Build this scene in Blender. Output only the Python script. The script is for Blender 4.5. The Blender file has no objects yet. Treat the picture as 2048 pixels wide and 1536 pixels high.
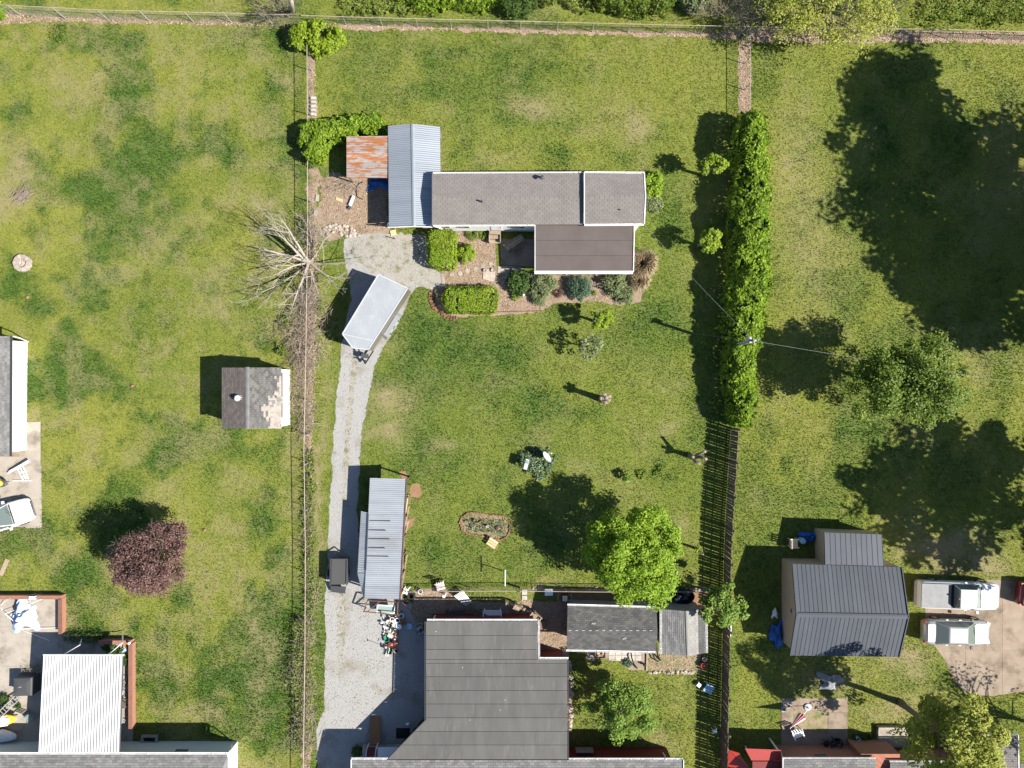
import bpy, math, random
import numpy as np
from mathutils import Vector, Matrix
R = math.radians
sc = bpy.context.scene
col = sc.collection
# ------------------------------------------------------------------ camera, sky, sun, exposure
H, S = 52.0, 27.35            # flying height in m, photo pixels per metre on the ground
cd = bpy.data.cameras.new('camera'); cam = bpy.data.objects.new('camera', cd); col.objects.link(cam)
cam.location = (0, 0, H); cam.rotation_euler = (0, 0, 0)
cd.sensor_width = 36; cd.lens = 36 * (H * S) / 2048; cd.clip_end = 3000
sc.camera = cam
EL, AZ = R(43), R(-18)
sun_dir = Vector((math.cos(EL) * math.cos(AZ), math.cos(EL) * math.sin(AZ), math.sin(EL)))
w = bpy.data.worlds.new('World'); sc.world = w; w.use_nodes = True
nt = w.node_tree; bg = nt.nodes['Background']
sky = nt.nodes.new('ShaderNodeTexSky'); sky.sky_type = 'NISHITA'; sky.sun_disc = False
sky.sun_elevation = EL; sky.sun_rotation = R(90) - AZ; sky.altitude = 100; sky.ozone_density = 3; sky.dust_density = .5
nt.links.new(sky.outputs[0], bg.inputs[0]); bg.inputs[1].default_value = 0.07
sd = bpy.data.lights.new('sun', 'SUN'); sd.energy = 5.0; sd.angle = R(0.5); sd.color = (1, .95, .86)
so = bpy.data.objects.new('sun', sd); col.objects.link(so)
so.rotation_euler = sun_dir.to_track_quat('Z', 'Y').to_euler(); so.location = (40, -20, 60)
sc.view_settings.view_transform = 'Standard'; sc.view_settings.look = 'None'
sc.view_settings.gamma = 1; sc.view_settings.exposure = 1.2; sc.view_settings.use_curve_mapping = False
sc.cycles.max_bounces = 5; sc.cycles.transparent_max_bounces = 8

# ------------------------------------------------------------------ helpers
def P(px, py, z=0.0):
    k = (H - z) / H / S
    return Vector(((px - 1024) * k, (768 - py) * k, z))
def fin(a): return np.asarray(a, dtype=np.float64)

class MB:
    def __init__(s): s.v = []; s.f = []
    def add(s, vs, fs):
        o = len(s.v); s.v += [tuple(v) for v in vs]; s.f += [tuple(i + o for i in f) for f in fs]; return s
    def box(s, c, d, rz=0, m=None):
        x, y, z = [q / 2 for q in d]
        vs = [Vector((a * x, b * y, e * z)) for e in (-1, 1) for a, b in ((-1, -1), (1, -1), (1, 1), (-1, 1))]
        M = Matrix.Rotation(rz, 3, 'Z') if m is None else m
        c = Vector(c)
        return s.add([M @ v + c for v in vs], [(3, 2, 1, 0), (4, 5, 6, 7), (0, 1, 5, 4), (1, 2, 6, 5), (2, 3, 7, 6), (3, 0, 4, 7)])
    def bar(s, a, b, wd, ht=None, up=(0, 0, 1)):
        a, b = Vector(a), Vector(b); d = b - a; L = d.length
        if L < 1e-6: return s
        x = d / L; u = Vector(up); y = u.cross(x)
        if y.length < 1e-4: y = Vector((1, 0, 0)).cross(x)
        y.normalize(); z = x.cross(y)
        M = Matrix((x, y, z)).transposed()
        return s.box((a + b) / 2, (L, wd, ht or wd), m=M)
    def prism(s, poly, z0, z1):
        n = len(poly); ar = sum(poly[i][0] * poly[(i + 1) % n][1] - poly[(i + 1) % n][0] * poly[i][1] for i in range(n))
        if ar < 0: poly = poly[::-1]
        vs = [(p[0], p[1], z0) for p in poly] + [(p[0], p[1], z1) for p in poly]
        fs = [tuple(range(n))[::-1], tuple(range(n, 2 * n))] + [(i, (i + 1) % n, n + (i + 1) % n, n + i) for i in range(n)]
        return s.add(vs, fs)
    def slab(s, pts, t):
        pts = [Vector(p) for p in pts]
        n = (pts[1] - pts[0]).cross(pts[2] - pts[0]).normalized()
        if n.z < 0: pts = pts[::-1]; n = -n
        k = len(pts)
        return s.add([p - n * t for p in pts] + pts, [tuple(range(k))[::-1], tuple(range(k, 2 * k))] + [(i, (i + 1) % k, k + (i + 1) % k, k + i) for i in range(k)])
    def tube(s, pts, r, n=6, cap=True):
        pts = [Vector(p) for p in pts]; rs = r if isinstance(r, (list, tuple)) else [r] * len(pts)
        o = len(s.v); u = None
        for i, p in enumerate(pts):
            d = pts[min(i + 1, len(pts) - 1)] - pts[max(i - 1, 0)]
            if d.length < 1e-9: d = Vector((0, 0, 1))
            d.normalize()
            if u is None: u = d.orthogonal().normalized()
            u = u - d * u.dot(d); u = d.orthogonal() if u.length < 1e-5 else u; u.normalize()
            v = d.cross(u)
            for k in range(n):
                a = 2 * math.pi * k / n; s.v.append(tuple(p + (u * math.cos(a) + v * math.sin(a)) * rs[i]))
        for i in range(len(pts) - 1):
            for k in range(n):
                s.f.append((o + i * n + k, o + i * n + (k + 1) % n, o + (i + 1) * n + (k + 1) % n, o + (i + 1) * n + k))
        if cap:
            s.f.append(tuple(o + k for k in range(n))[::-1]); e = o + (len(pts) - 1) * n; s.f.append(tuple(e + k for k in range(n)))
        return s
    def lathe(s, c, prof, n=14, sx=1, sy=1, rz=0):
        c = Vector(c); o = len(s.v); ca, sa = math.cos(rz), math.sin(rz)
        for r, z in prof:
            for k in range(n):
                a = 2 * math.pi * k / n; x, y = r * math.cos(a) * sx, r * math.sin(a) * sy
                s.v.append((c.x + x * ca - y * sa, c.y + x * sa + y * ca, c.z + z))
        for i in range(len(prof) - 1):
            for k in range(n): s.f.append((o + i * n + k, o + i * n + (k + 1) % n, o + (i + 1) * n + (k + 1) % n, o + (i + 1) * n + k))
        s.f.append(tuple(o + k for k in range(n))[::-1]); e = o + (len(prof) - 1) * n; s.f.append(tuple(e + k for k in range(n)))
        return s
    def rock(s, c, r, rng, n=6):
        rx, ry, rz = (r, r, r) if not isinstance(r, (tuple, list)) else r
        q = [(.55, -.3), (1, .05), (.8, .6), (.35, .95)]; o = len(s.v); ph = rng.random() * 6
        for a, z in q:
            for k in range(n):
                t = 2 * math.pi * k / n + ph; j = .8 + .4 * rng.random()
                s.v.append((c[0] + a * rx * j * math.cos(t), c[1] + a * ry * j * math.sin(t), c[2] + z * rz * (.85 + .3 * rng.random())))
        for i in range(3):
            for k in range(n): s.f.append((o + i * n + k, o + i * n + (k + 1) % n, o + (i + 1) * n + (k + 1) % n, o + (i + 1) * n + k))
        s.f.append(tuple(o + k for k in range(n))[::-1]); s.f.append(tuple(o + 3 * n + k for k in range(n)))
        return s
    def mesh(s, name, off=(0, 0, 0)):
        me = bpy.data.meshes.new(name); a = fin(s.v) - fin(off)
        me.from_pydata(a.tolist(), [], s.f); me.update(); return me
    def build(s, name, mat, parent=None, local=False, smooth=False, label=None, kind=None):
        off = (0, 0, 0) if (local or parent is None) else wloc(parent)
        me = s.mesh(name, off); me.materials.append(mat)
        if smooth:
            me.polygons.foreach_set('use_smooth', [True] * len(me.polygons))
        o = bpy.data.objects.new(name, me); col.objects.link(o); o.parent = parent
        if label: o['label'] = label
        if kind: o['kind'] = kind
        return o
def wloc(o):
    v = Vector((0, 0, 0))
    while o is not None: v += o.location; o = o.parent
    return v
def tag(o, label, cat, group=None):
    o['label'] = label; o['category'] = cat
    if group: o['group'] = group
    return o
def thing(name, label, cat, loc=(0, 0, 0), rz=0, group=None):
    o = bpy.data.objects.new(name, None); o.empty_display_size = .3; col.objects.link(o)
    o.location = loc; o.rotation_euler = (0, 0, rz); return tag(o, label, cat, group)
def shared(name, me, parent, loc, rz=0, scale=None):
    o = bpy.data.objects.new(name, me); col.objects.link(o); o.parent = parent; o.location = Vector(loc) - wloc(parent); o.rotation_euler = (0, 0, rz)
    if scale: o.scale = scale
    return o
def copy_tree(o, parent=None):
    c = o.copy(); col.objects.link(c); c.parent = parent
    for ch in [x for x in o.children]: copy_tree(ch, c)
    return c
def lerp(a, b, t): return Vector(a) * (1 - t) + Vector(b) * t

# numpy value noise
def _h(ix, iy, seed):
    n = (ix.astype(np.int64) * 374761393 + iy.astype(np.int64) * 668265263 + seed * 1274126177) & 0x7fffffff
    n = ((n ^ (n >> 13)) * 1274126177) & 0x7fffffff
    return ((n ^ (n >> 16)) & 0xffff) / 65535.0
def vn(x, y, seed=0):
    ix, iy = np.floor(x), np.floor(y); fx, fy = x - ix, y - iy
    fx = fx * fx * (3 - 2 * fx); fy = fy * fy * (3 - 2 * fy)
    a, b, c, d = _h(ix, iy, seed), _h(ix + 1, iy, seed), _h(ix, iy + 1, seed), _h(ix + 1, iy + 1, seed)
    return (a * (1 - fx) + b * fx) * (1 - fy) + (c * (1 - fx) + d * fx) * fy
def fbm(x, y, seed=0, o=4):
    s = 0; a = .5; t = 0
    for i in range(o): s = s + a * vn(x * 2 ** i + 17.3 * i, y * 2 ** i - 9.1 * i, seed + i); t += a; a *= .55
    return s / t
def sstep(a, b, x): t = np.clip((x - a) / (b - a), 0, 1); return t * t * (3 - 2 * t)
def inside(poly, x, y):
    r = np.zeros(x.shape, bool); n = len(poly)
    for i in range(n):
        x1, y1 = poly[i][:2]; x2, y2 = poly[(i + 1) % n][:2]
        c = (y1 > y) != (y2 > y)
        with np.errstate(all='ignore'): r ^= c & (x < (x2 - x1) * (y - y1) / (y2 - y1 + 1e-12) + x1)
    return r
def np_mesh(name, v, f, mat, parent=None, cols=None, smooth=False):
    v = np.asarray(v, np.float32); f = np.asarray(f, np.int32); n, k = f.shape
    me = bpy.data.meshes.new(name); me.vertices.add(len(v)); me.vertices.foreach_set('co', v.ravel())
    me.loops.add(n * k); me.loops.foreach_set('vertex_index', f.ravel())
    me.polygons.add(n); me.polygons.foreach_set('loop_start', np.arange(0, n * k, k, dtype=np.int32))
    if smooth: me.polygons.foreach_set('use_smooth', np.ones(n, bool))
    if cols is not None:
        at = me.color_attributes.new('mask', 'FLOAT_COLOR', 'POINT'); at.data.foreach_set('color', np.asarray(cols, np.float32).ravel())
    me.update(calc_edges=True); me.materials.append(mat)
    o = bpy.data.objects.new(name, me); col.objects.link(o); o.parent = parent
    return o

# ------------------------------------------------------------------ materials
def newmat(name):
    m = bpy.data.materials.new(name); m.use_nodes = True; n = m.node_tree
    return m, n.nodes, n.links, n.nodes['Principled BSDF']
def rgb(c): return (c[0], c[1], c[2], 1)
def mixn(N, L, a, b, fac, mode='MIX'):
    m = N.new('ShaderNodeMix'); m.data_type = 'RGBA'; m.blend_type = mode
    for sock, val in ((m.inputs[0], fac), (m.inputs[6], a), (m.inputs[7], b)):
        if isinstance(val, (int, float)): sock.default_value = val
        elif isinstance(val, tuple): sock.default_value = rgb(val)
        else: L.new(val, sock)
    return m.outputs[2]
def noise(N, L, vec, scale, detail=5, rough=.6, dist=0):
    t = N.new('ShaderNodeTexNoise'); t.inputs['Scale'].default_value = scale; t.inputs['Detail'].default_value = detail
    t.inputs['Roughness'].default_value = rough; t.inputs['Distortion'].default_value = dist
    if vec is not None: L.new(vec, t.inputs['Vector'])
    return t.outputs['Fac']
def ramp(N, L, fac, lo, hi):
    r = N.new('ShaderNodeMapRange'); r.inputs[1].default_value = lo; r.inputs[2].default_value = hi; r.clamp = True
    L.new(fac, r.inputs[0]); return r.outputs[0]
def bump(N, L, bs, h, strength, dist=.02):
    b = N.new('ShaderNodeBump'); b.inputs['Strength'].default_value = strength; b.inputs['Distance'].default_value = dist
    L.new(h, b.inputs['Height']); L.new(b.outputs[0], bs.inputs['Normal'])
def pm(name, c1, c2=None, scale=3, lo=.35, hi=.65, rough=.8, bmp=.3, bscale=30, bdist=.02, metal=0, spec=.3, island=0, orand=0, c3=None, s3=.8, lo3=.5, hi3=.7, stretch=None, world=True):
    m, N, L, bs = newmat(name)
    g = N.new('ShaderNodeNewGeometry')
    if world: vec = g.outputs['Position']
    else: vec = N.new('ShaderNodeTexCoord').outputs['Object']
    if stretch:
        mp = N.new('ShaderNodeMapping'); mp.inputs['Scale'].default_value = stretch; L.new(vec, mp.inputs[0]); vec = mp.outputs[0]
    cc = None
    if c2:
        cc = mixn(N, L, c1, c2, ramp(N, L, noise(N, L, vec, scale), lo, hi))
    if c3:
        cc = mixn(N, L, cc if cc else c1, c3, ramp(N, L, noise(N, L, vec, s3, 6), lo3, hi3))
    def vary(cc, src, amt):
        r = N.new('ShaderNodeMapRange'); r.inputs[3].default_value = 1 - amt; r.inputs[4].default_value = 1 + amt; L.new(src, r.inputs[0])
        x = N.new('ShaderNodeMix'); x.data_type = 'RGBA'; x.blend_type = 'MULTIPLY'; x.inputs[0].default_value = 1
        if cc is None: x.inputs[6].default_value = rgb(c1)
        else: L.new(cc, x.inputs[6])
        cmb = N.new('ShaderNodeCombineColor')
        for i in range(3): L.new(r.outputs[0], cmb.inputs[i])
        L.new(cmb.outputs[0], x.inputs[7]); return x.outputs[2]
    if island: cc = vary(cc, g.outputs['Random Per Island'], island)
    if orand: cc = vary(cc, N.new('ShaderNodeObjectInfo').outputs['Random'], orand)
    if cc: L.new(cc, bs.inputs['Base Color'])
    else: bs.inputs['Base Color'].default_value = rgb(c1)
    bs.inputs['Roughness'].default_value = rough; bs.inputs['Metallic'].default_value = metal
    bs.inputs['Specular IOR Level'].default_value = spec
    if bmp: bump(N, L, bs, noise(N, L, vec, bscale, 3), bmp, bdist)
    return m
def leafmat(name, c1, c2, c3=None, trans=.35, rough=.55):
    m, N, L, bs = newmat(name); g = N.new('ShaderNodeNewGeometry')
    cr = N.new('ShaderNodeValToRGB'); e = cr.color_ramp.elements
    e[0].color = rgb(c1); e[1].color = rgb(c2)
    if c3: q = e.new(.5); q.color = rgb(c3)
    L.new(g.outputs['Random Per Island'], cr.inputs[0])
    n = noise(N, L, g.outputs['Position'], 1.1, 3)
    cc = mixn(N, L, cr.outputs[0], (.72, .78, .7), ramp(N, L, n, .35, .65), 'MULTIPLY')
    L.new(cc, bs.inputs['Base Color']); bs.inputs['Roughness'].default_value = rough; bs.inputs['Specular IOR Level'].default_value = .25
    tr = N.new('ShaderNodeBsdfTranslucent'); L.new(cc, tr.inputs[0])
    mx = N.new('ShaderNodeMixShader'); mx.inputs[0].default_value = trans
    L.new(bs.outputs[0], mx.inputs[1]); L.new(tr.outputs[0], mx.inputs[2])
    L.new(mx.outputs[0], N['Material Output'].inputs[0]); return m
def glassmat(name, c=(.02, .03, .035)):
    m, N, L, bs = newmat(name); bs.inputs['Base Color'].default_value = rgb(c); bs.inputs['Roughness'].default_value = .06
    bs.inputs['Specular IOR Level'].default_value = .8; return m

# lawn: mask R = lush dark turf, G = dry or bare soil, B = yellow-green turf
def lawnmat(name, blade):
    m, N, L, bs = newmat(name); g = N.new('ShaderNodeNewGeometry'); pos = g.outputs['Position']
    at = N.new('ShaderNodeVertexColor'); at.layer_name = 'mask'
    sp = N.new('ShaderNodeSeparateColor'); L.new(at.outputs[0], sp.inputs[0])
    c = mixn(N, L, (.122, .156, .028), (.205, .208, .042), sp.outputs[2])
    c = mixn(N, L, c, (.066, .116, .022), sp.outputs[0])
    c = mixn(N, L, c, (.225, .19, .10), sp.outputs[1])
    n2 = noise(N, L, pos, 2.6, 6, .7)
    c = mixn(N, L, c, mixn(N, L, c, (1.16, 1.09, .98), 1.0, 'MULTIPLY'), ramp(N, L, n2, .5, .75))
    c = mixn(N, L, c, mixn(N, L, c, (.84, .89, .82), 1.0, 'MULTIPLY'), ramp(N, L, n2, .5, .28))
    n3 = noise(N, L, pos, 24, 3, .6)
    c = mixn(N, L, c, mixn(N, L, c, (.82, .86, .8), 1.0, 'MULTIPLY'), ramp(N, L, n3, .5, .3))
    if blade:
        cr = N.new('ShaderNodeValToRGB'); e = cr.color_ramp.elements
        e[0].color = (.64, .7, .62, 1); e[1].color = (1.5, 1.4, 1.35, 1); q = e.new(.92); q.color = (1.1, 1.1, 1.0, 1)
        L.new(g.outputs['Random Per Island'], cr.inputs[0])
        c = mixn(N, L, c, cr.outputs[0], 1.0, 'MULTIPLY')
    L.new(c, bs.inputs['Base Color']); bs.inputs['Roughness'].default_value = .85; bs.inputs['Specular IOR Level'].default_value = .1
    if blade:
        tr = N.new('ShaderNodeBsdfTranslucent'); L.new(c, tr.inputs[0]); mx = N.new('ShaderNodeMixShader'); mx.inputs[0].default_value = .3
        L.new(bs.outputs[0], mx.inputs[1]); L.new(tr.outputs[0], mx.inputs[2]); L.new(mx.outputs[0], N['Material Output'].inputs[0])
    else: bump(N, L, bs, noise(N, L, pos, 14, 5, .75), .9, .06)
    return m
M = {}
M['lawn'] = lawnmat('lawn', False); M['blade'] = lawnmat('grass_blade', True)
M['gravel'] = pm('gravel', (.255, .247, .235), (.33, .322, .31), 14, .3, .7, rough=.95, bmp=.9, bscale=26, bdist=.05, c3=(.20, .175, .13), s3=.55, lo3=.52, hi3=.72)
M['gravel_rough'] = pm('gravel_worn', (.23, .21, .175), (.33, .31, .275), 9, .3, .7, rough=.95, bmp=.9, bscale=22, bdist=.05, c3=(.15, .15, .075), s3=1.6, lo3=.52, hi3=.66)
M['stone_chip'] = pm('stone_chip', (.31, .30, .285), rough=.9, bmp=0, island=.28)
M['mulch'] = pm('mulch', (.225, .155, .105), (.30, .23, .165), 6, .3, .7, rough=.95, bmp=1, bscale=24, bdist=.05, c3=(.17, .12, .075), s3=1.2)
M['mulch_chip'] = pm('mulch_chip', (.31, .225, .155), rough=.9, bmp=0, island=.55)
M['litter'] = pm('leaf_litter', (.25, .17, .12), (.31, .235, .17), 7, .3, .7, rough=.95, bmp=1, bscale=22, bdist=.05, c3=(.16, .15, .06), s3=.9, lo3=.5, hi3=.66)
M['litter_leaf'] = pm('litter_leaf', (.36, .255, .19), rough=.85, bmp=0, island=.5)
M['soil'] = pm('soil', (.25, .15, .085), (.20, .115, .065), 3, rough=.95, bmp=.9, bscale=16, bdist=.05)
M['tan_soil'] = pm('tan_soil', (.27, .21, .14), (.20, .165, .09), 2.5, rough=.95, bmp=.9, bscale=16, bdist=.05, c3=(.12, .14, .04), s3=1.3, lo3=.5, hi3=.65)
M['concrete'] = pm('concrete', (.27, .235, .195), (.33, .29, .245), 1.6, .3, .7, rough=.85, bmp=.25, bscale=20, c3=(.155, .13, .105), s3=.9, lo3=.5, hi3=.72, orand=.06)
M['old_concrete'] = pm('old_concrete', (.21, .16, .115), (.27, .215, .165), 1.2, .3, .7, rough=.9, bmp=.6, bscale=20, c3=(.115, .085, .058), s3=.8, lo3=.5, hi3=.7, orand=.08)
M['paver'] = pm('paver', (.40, .37, .33), (.30, .27, .23), 4, rough=.9, bmp=.4, bscale=25, orand=.12)
M['shingle_taupe'] = pm('shingle_taupe', (.142, .128, .119), (.162, .147, .137), 1, rough=.92, bmp=.4, bscale=90, bdist=.006, island=.07)
M['shingle_grey'] = pm('shingle_grey', (.13, .128, .125), (.17, .165, .16), 2, rough=.92, bmp=.4, bscale=90, bdist=.006, island=.22)
M['shingle_dark'] = pm('shingle_dark', (.062, .06, .058), (.085, .082, .078), 1.2, rough=.92, bmp=.4, bscale=80, bdist=.006, island=.25)
M['shingle_mid'] = pm('shingle_mid', (.088, .085, .081), (.115, .11, .105), 2, rough=.92, bmp=.4, bscale=90, bdist=.006, island=.3)
M['shingle_brown'] = pm('shingle_brown', (.078, .066, .06), (.098, .083, .076), 2, rough=.92, bmp=.4, bscale=90, bdist=.006, island=.2)
M['shingle_pale'] = pm('shingle_pale', (.20, .192, .178), (.235, .225, .208), 2, rough=.92, bmp=.4, bscale=90, bdist=.006, island=.12)
M['roll_grey'] = pm('roll_roofing_grey', (.080, .077, .073), (.104, .10, .095), .9, .3, .7, rough=.93, bmp=.3, bscale=70, bdist=.006, c3=(.125, .119, .112), s3=2.2, lo3=.55, hi3=.8, orand=.07, stretch=(1.5, .35, 1))
M['roll_brown'] = pm('roll_roofing_brown', (.082, .067, .061), (.097, .08, .073), .8, rough=.93, bmp=.3, bscale=60, bdist=.006, orand=.05)
M['felt'] = pm('roof_underlay', (.03, .028, .027), rough=.95, bmp=0)
M['white'] = pm('white_paint', (.78, .77, .74), (.72, .71, .68), 2, rough=.5, bmp=.05)
M['gutter'] = pm('white_gutter', (.74, .73, .72), (.60, .58, .55), 2, rough=.45, bmp=.05)
M['tan'] = pm('tan_siding', (.50, .38, .255), (.46, .35, .235), 1, rough=.6, bmp=.3, bscale=6, stretch=(1, 1, 12))
M['redwall'] = pm('red_siding', (.17, .03, .025), (.13, .022, .02), 2, rough=.7, bmp=.3, bscale=6, stretch=(1, 1, 10))
M['greenwall'] = pm('pale_siding', (.50, .53, .50), (.46, .49, .46), 1, rough=.6, bmp=.2, bscale=5, stretch=(1, 1, 12))
M['grey_wall'] = pm('grey_wall', (.28, .265, .24), (.22, .21, .19), 2, rough=.85, bmp=.2)
M['zinc'] = pm('galvanised_sheet', (.24, .265, .295), (.285, .31, .34), .8, .3, .7, rough=.5, bmp=0, metal=.35, orand=.06, stretch=(.3, 2, 1))
M['zinc_dull'] = pm('weathered_sheet', (.29, .305, .325), (.35, .365, .385), .9, .3, .7, rough=.55, bmp=0, metal=.25, orand=.07, c3=(.27, .27, .27), s3=.6, lo3=.58, hi3=.8, stretch=(.5, 1.6, 1))
M['rust_sheet'] = pm('rusty_sheet', (.28, .25, .23), (.29, .118, .048), 1.9, .45, .55, rough=.75, bmp=.1, metal=.1, c3=(.23, .09, .042), s3=3, lo3=.56, hi3=.66, orand=.12, stretch=(.55, 2.2, 1))
M['rust'] = pm('rusty_steel', (.16, .075, .045), (.10, .055, .04), 6, rough=.85, bmp=.3)
M['steel_blue'] = pm('dark_metal_roof', (.050, .056, .068), (.058, .065, .078), .7, rough=.55, bmp=0, metal=.15, orand=.09)
M['whitepan'] = pm('white_metal_pan', (.58, .58, .58), (.52, .52, .52), .8, rough=.5, bmp=0, orand=.03)
M['galv'] = pm('galvanised_steel', (.46, .45, .43), rough=.45, bmp=0, metal=.5)
M['galv_rail'] = pm('weathered_rail', (.40, .35, .28), (.33, .24, .16), 1.5, rough=.6, bmp=0, metal=.2)
M['wire'] = pm('wire', (.22, .21, .19), rough=.5, bmp=0, metal=.5)
M['fence_wood'] = pm('fence_wood', (.115, .088, .068), (.15, .118, .092), 5, rough=.9, bmp=.4, bscale=14, orand=.22, stretch=(3, 3, .6))
M['wood'] = pm('weathered_wood', (.30, .235, .165), (.22, .17, .12), 5, rough=.85, bmp=.4, bscale=12, orand=.2)
M['wood_pale'] = pm('pale_wood', (.48, .38, .22), (.40, .31, .18), 5, rough=.8, bmp=.3, bscale=12, orand=.12)
M['wood_dark'] = pm('dark_wood', (.10, .07, .05), (.14, .10, .07), 5, rough=.85, bmp=.3, bscale=12, orand=.15)
M['wood_brown'] = pm('brown_panel', (.24, .12, .05), (.20, .10, .045), 4, rough=.6, bmp=.2)
M['plywood'] = pm('bare_plywood', (.25, .215, .185), (.32, .285, .25), 4, rough=.85, bmp=.2, orand=.15)
M['pole_wood'] = pm('pole_wood', (.30, .26, .22), (.22, .19, .16), 4, rough=.9, bmp=.3, stretch=(4, 4, .5))
M['bark'] = pm('bark', (.145, .11, .08), (.20, .16, .12), 6, rough=.95, bmp=.6, bscale=18)
M['bark_pale'] = pm('pale_bark', (.20, .17, .135), (.14, .12, .095), 5, rough=.95, bmp=.5, bscale=18)
M['bark_sunlit'] = pm('sunlit_look_bark', (.34, .30, .25), (.27, .24, .20), 4, rough=.95, bmp=.3)  # paler bark colour paints in the sunlit look of the bare limbs
M['twig'] = pm('dry_twig', (.27, .215, .165), rough=.9, bmp=0, island=.4)
M['twig_grey'] = pm('grey_twig', (.24, .20, .17), rough=.9, bmp=0, island=.4)
M['cutwood'] = pm('cut_limb_face', (.34, .27, .20), rough=.85, bmp=0)
M['brick'] = pm('brick', (.215, .105, .07), (.17, .085, .06), 4, rough=.9, bmp=.3, bscale=25, orand=.3)
M['brick_wall'] = None
M['stone'] = pm('stone', (.32, .275, .225), (.24, .20, .16), 4, rough=.95, bmp=.5, bscale=16, orand=.25)
M['stone_pale'] = pm('pale_stone', (.38, .325, .27), (.28, .235, .195), 4, rough=.95, bmp=.4, bscale=16, orand=.2)
for nm, c, ro in (('black', (.012, .012, .013), .5), ('rubber', (.018, .018, .019), .8), ('darkgrey', (.05, .052, .055), .55), ('grey', (.22, .225, .23), .5), ('lightgrey', (.42, .43, .44), .4), ('red', (.33, .035, .025), .5), ('orange', (.50, .19, .03), .5), ('green', (.05, .22, .14), .5), ('blue', (.02, .09, .34), .5), ('tarp_blue', (.015, .09, .30), .45), ('skyblue', (.30, .48, .62), .5), ('yellow', (.62, .43, .03), .35), ('terracotta', (.34, .125, .06), .8), ('cream', (.62, .52, .40), .55), ('plastic_white', (.76, .76, .75), .45), ('pink', (.42, .16, .18), .8), ('pinkwhite', (.62, .50, .48), .8), ('paintred', (.26, .025, .02), .4), ('teal', (.20, .26, .235), .4), ('darkgreen', (.02, .07, .045), .4), ('fabric_blue', (.42, .52, .66), .8), ('fabric_white', (.72, .74, .76), .8), ('charcoal_fabric', (.06, .062, .06), .85), ('rope', (.5, .42, .3), .9)):
    M[nm] = pm(nm, c, rough=ro, bmp=.06, bscale=8, orand=.08)
M['tonneau'] = pm('bed_cover_vinyl', (.15, .153, .157), (.18, .184, .188), 2.5, rough=.6, bmp=.35, bscale=3, bdist=.03)
M['carwhite'] = pm('white_car_paint', (.60, .60, .60), rough=.18, bmp=0, spec=.6)
M['carsilver'] = pm('silver_car_paint', (.36, .365, .37), rough=.22, bmp=0, metal=.4, spec=.6)
M['carred'] = pm('dark_red_paint', (.14, .012, .012), rough=.2, bmp=0, spec=.6)
M['trailer_roof'] = pm('trailer_roof_sheet', (.235, .25, .265), (.285, .30, .315), .7, .3, .7, rough=.42, bmp=.5, bscale=1.1, bdist=.08, c3=(.31, .325, .34), s3=1.4, lo3=.55, hi3=.75)
M['trailer_side'] = pm('trailer_skin', (.115, .105, .09), rough=.35, bmp=0, spec=.5)
M['glass'] = glassmat('sky_reflection_glass', (.10, .125, .118)); M['lens_red'] = pm('red_lens', (.35, .01, .01), rough=.2, bmp=0); M['lens_clear'] = pm('clear_lens', (.6, .6, .6), rough=.15, bmp=0)  # glass base colour lightened to stand in for the reflected sky
M['chrome'] = pm('bright_metal', (.6, .6, .6), rough=.25, bmp=0, metal=.9)
# foliage
M['lf_hedge'] = leafmat('hedge_leaf', (.125, .215, .016), (.28, .365, .032), (.19, .29, .02))
M['lf_trim'] = leafmat('boxwood_leaf', (.17, .25, .016), (.30, .375, .03), (.23, .31, .02))
M['lf_maple'] = leafmat('maple_leaf', (.17, .285, .018), (.33, .44, .036), (.24, .36, .025), .42)
M['lf_yel'] = leafmat('spring_leaf', (.26, .29, .04), (.45, .44, .09), (.35, .37, .06), .42)
M['lf_tree'] = leafmat('tree_leaf', (.075, .13, .014), (.235, .29, .04), (.135, .195, .022), .36)
M['lf_tree2'] = leafmat('grey_green_leaf', (.115, .20, .03), (.28, .37, .065), (.185, .28, .04), .4)
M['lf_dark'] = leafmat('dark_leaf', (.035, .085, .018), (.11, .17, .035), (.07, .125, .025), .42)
M['lf_blue'] = leafmat('blue_green_leaf', (.055, .105, .062), (.10, .16, .10), (.075, .13, .08), .2)
M['lf_sage'] = leafmat('sage_leaf', (.13, .16, .065), (.225, .255, .115), (.175, .205, .09), .25)
M['lf_purple'] = leafmat('purple_leaf', (.10, .045, .043), (.26, .165, .145), (.155, .08, .07), .25)
M['lf_straw'] = leafmat('dry_grass_leaf', (.25, .18, .11), (.48, .37, .25), (.36, .27, .17), .25)
M['lf_weed'] = leafmat('weed_leaf', (.13, .19, .03), (.25, .28, .06), (.19, .24, .04), .35)
M['lf_ivy'] = leafmat('ivy_leaf', (.04, .085, .03), (.26, .29, .20), (.08, .14, .045), .2)
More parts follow.
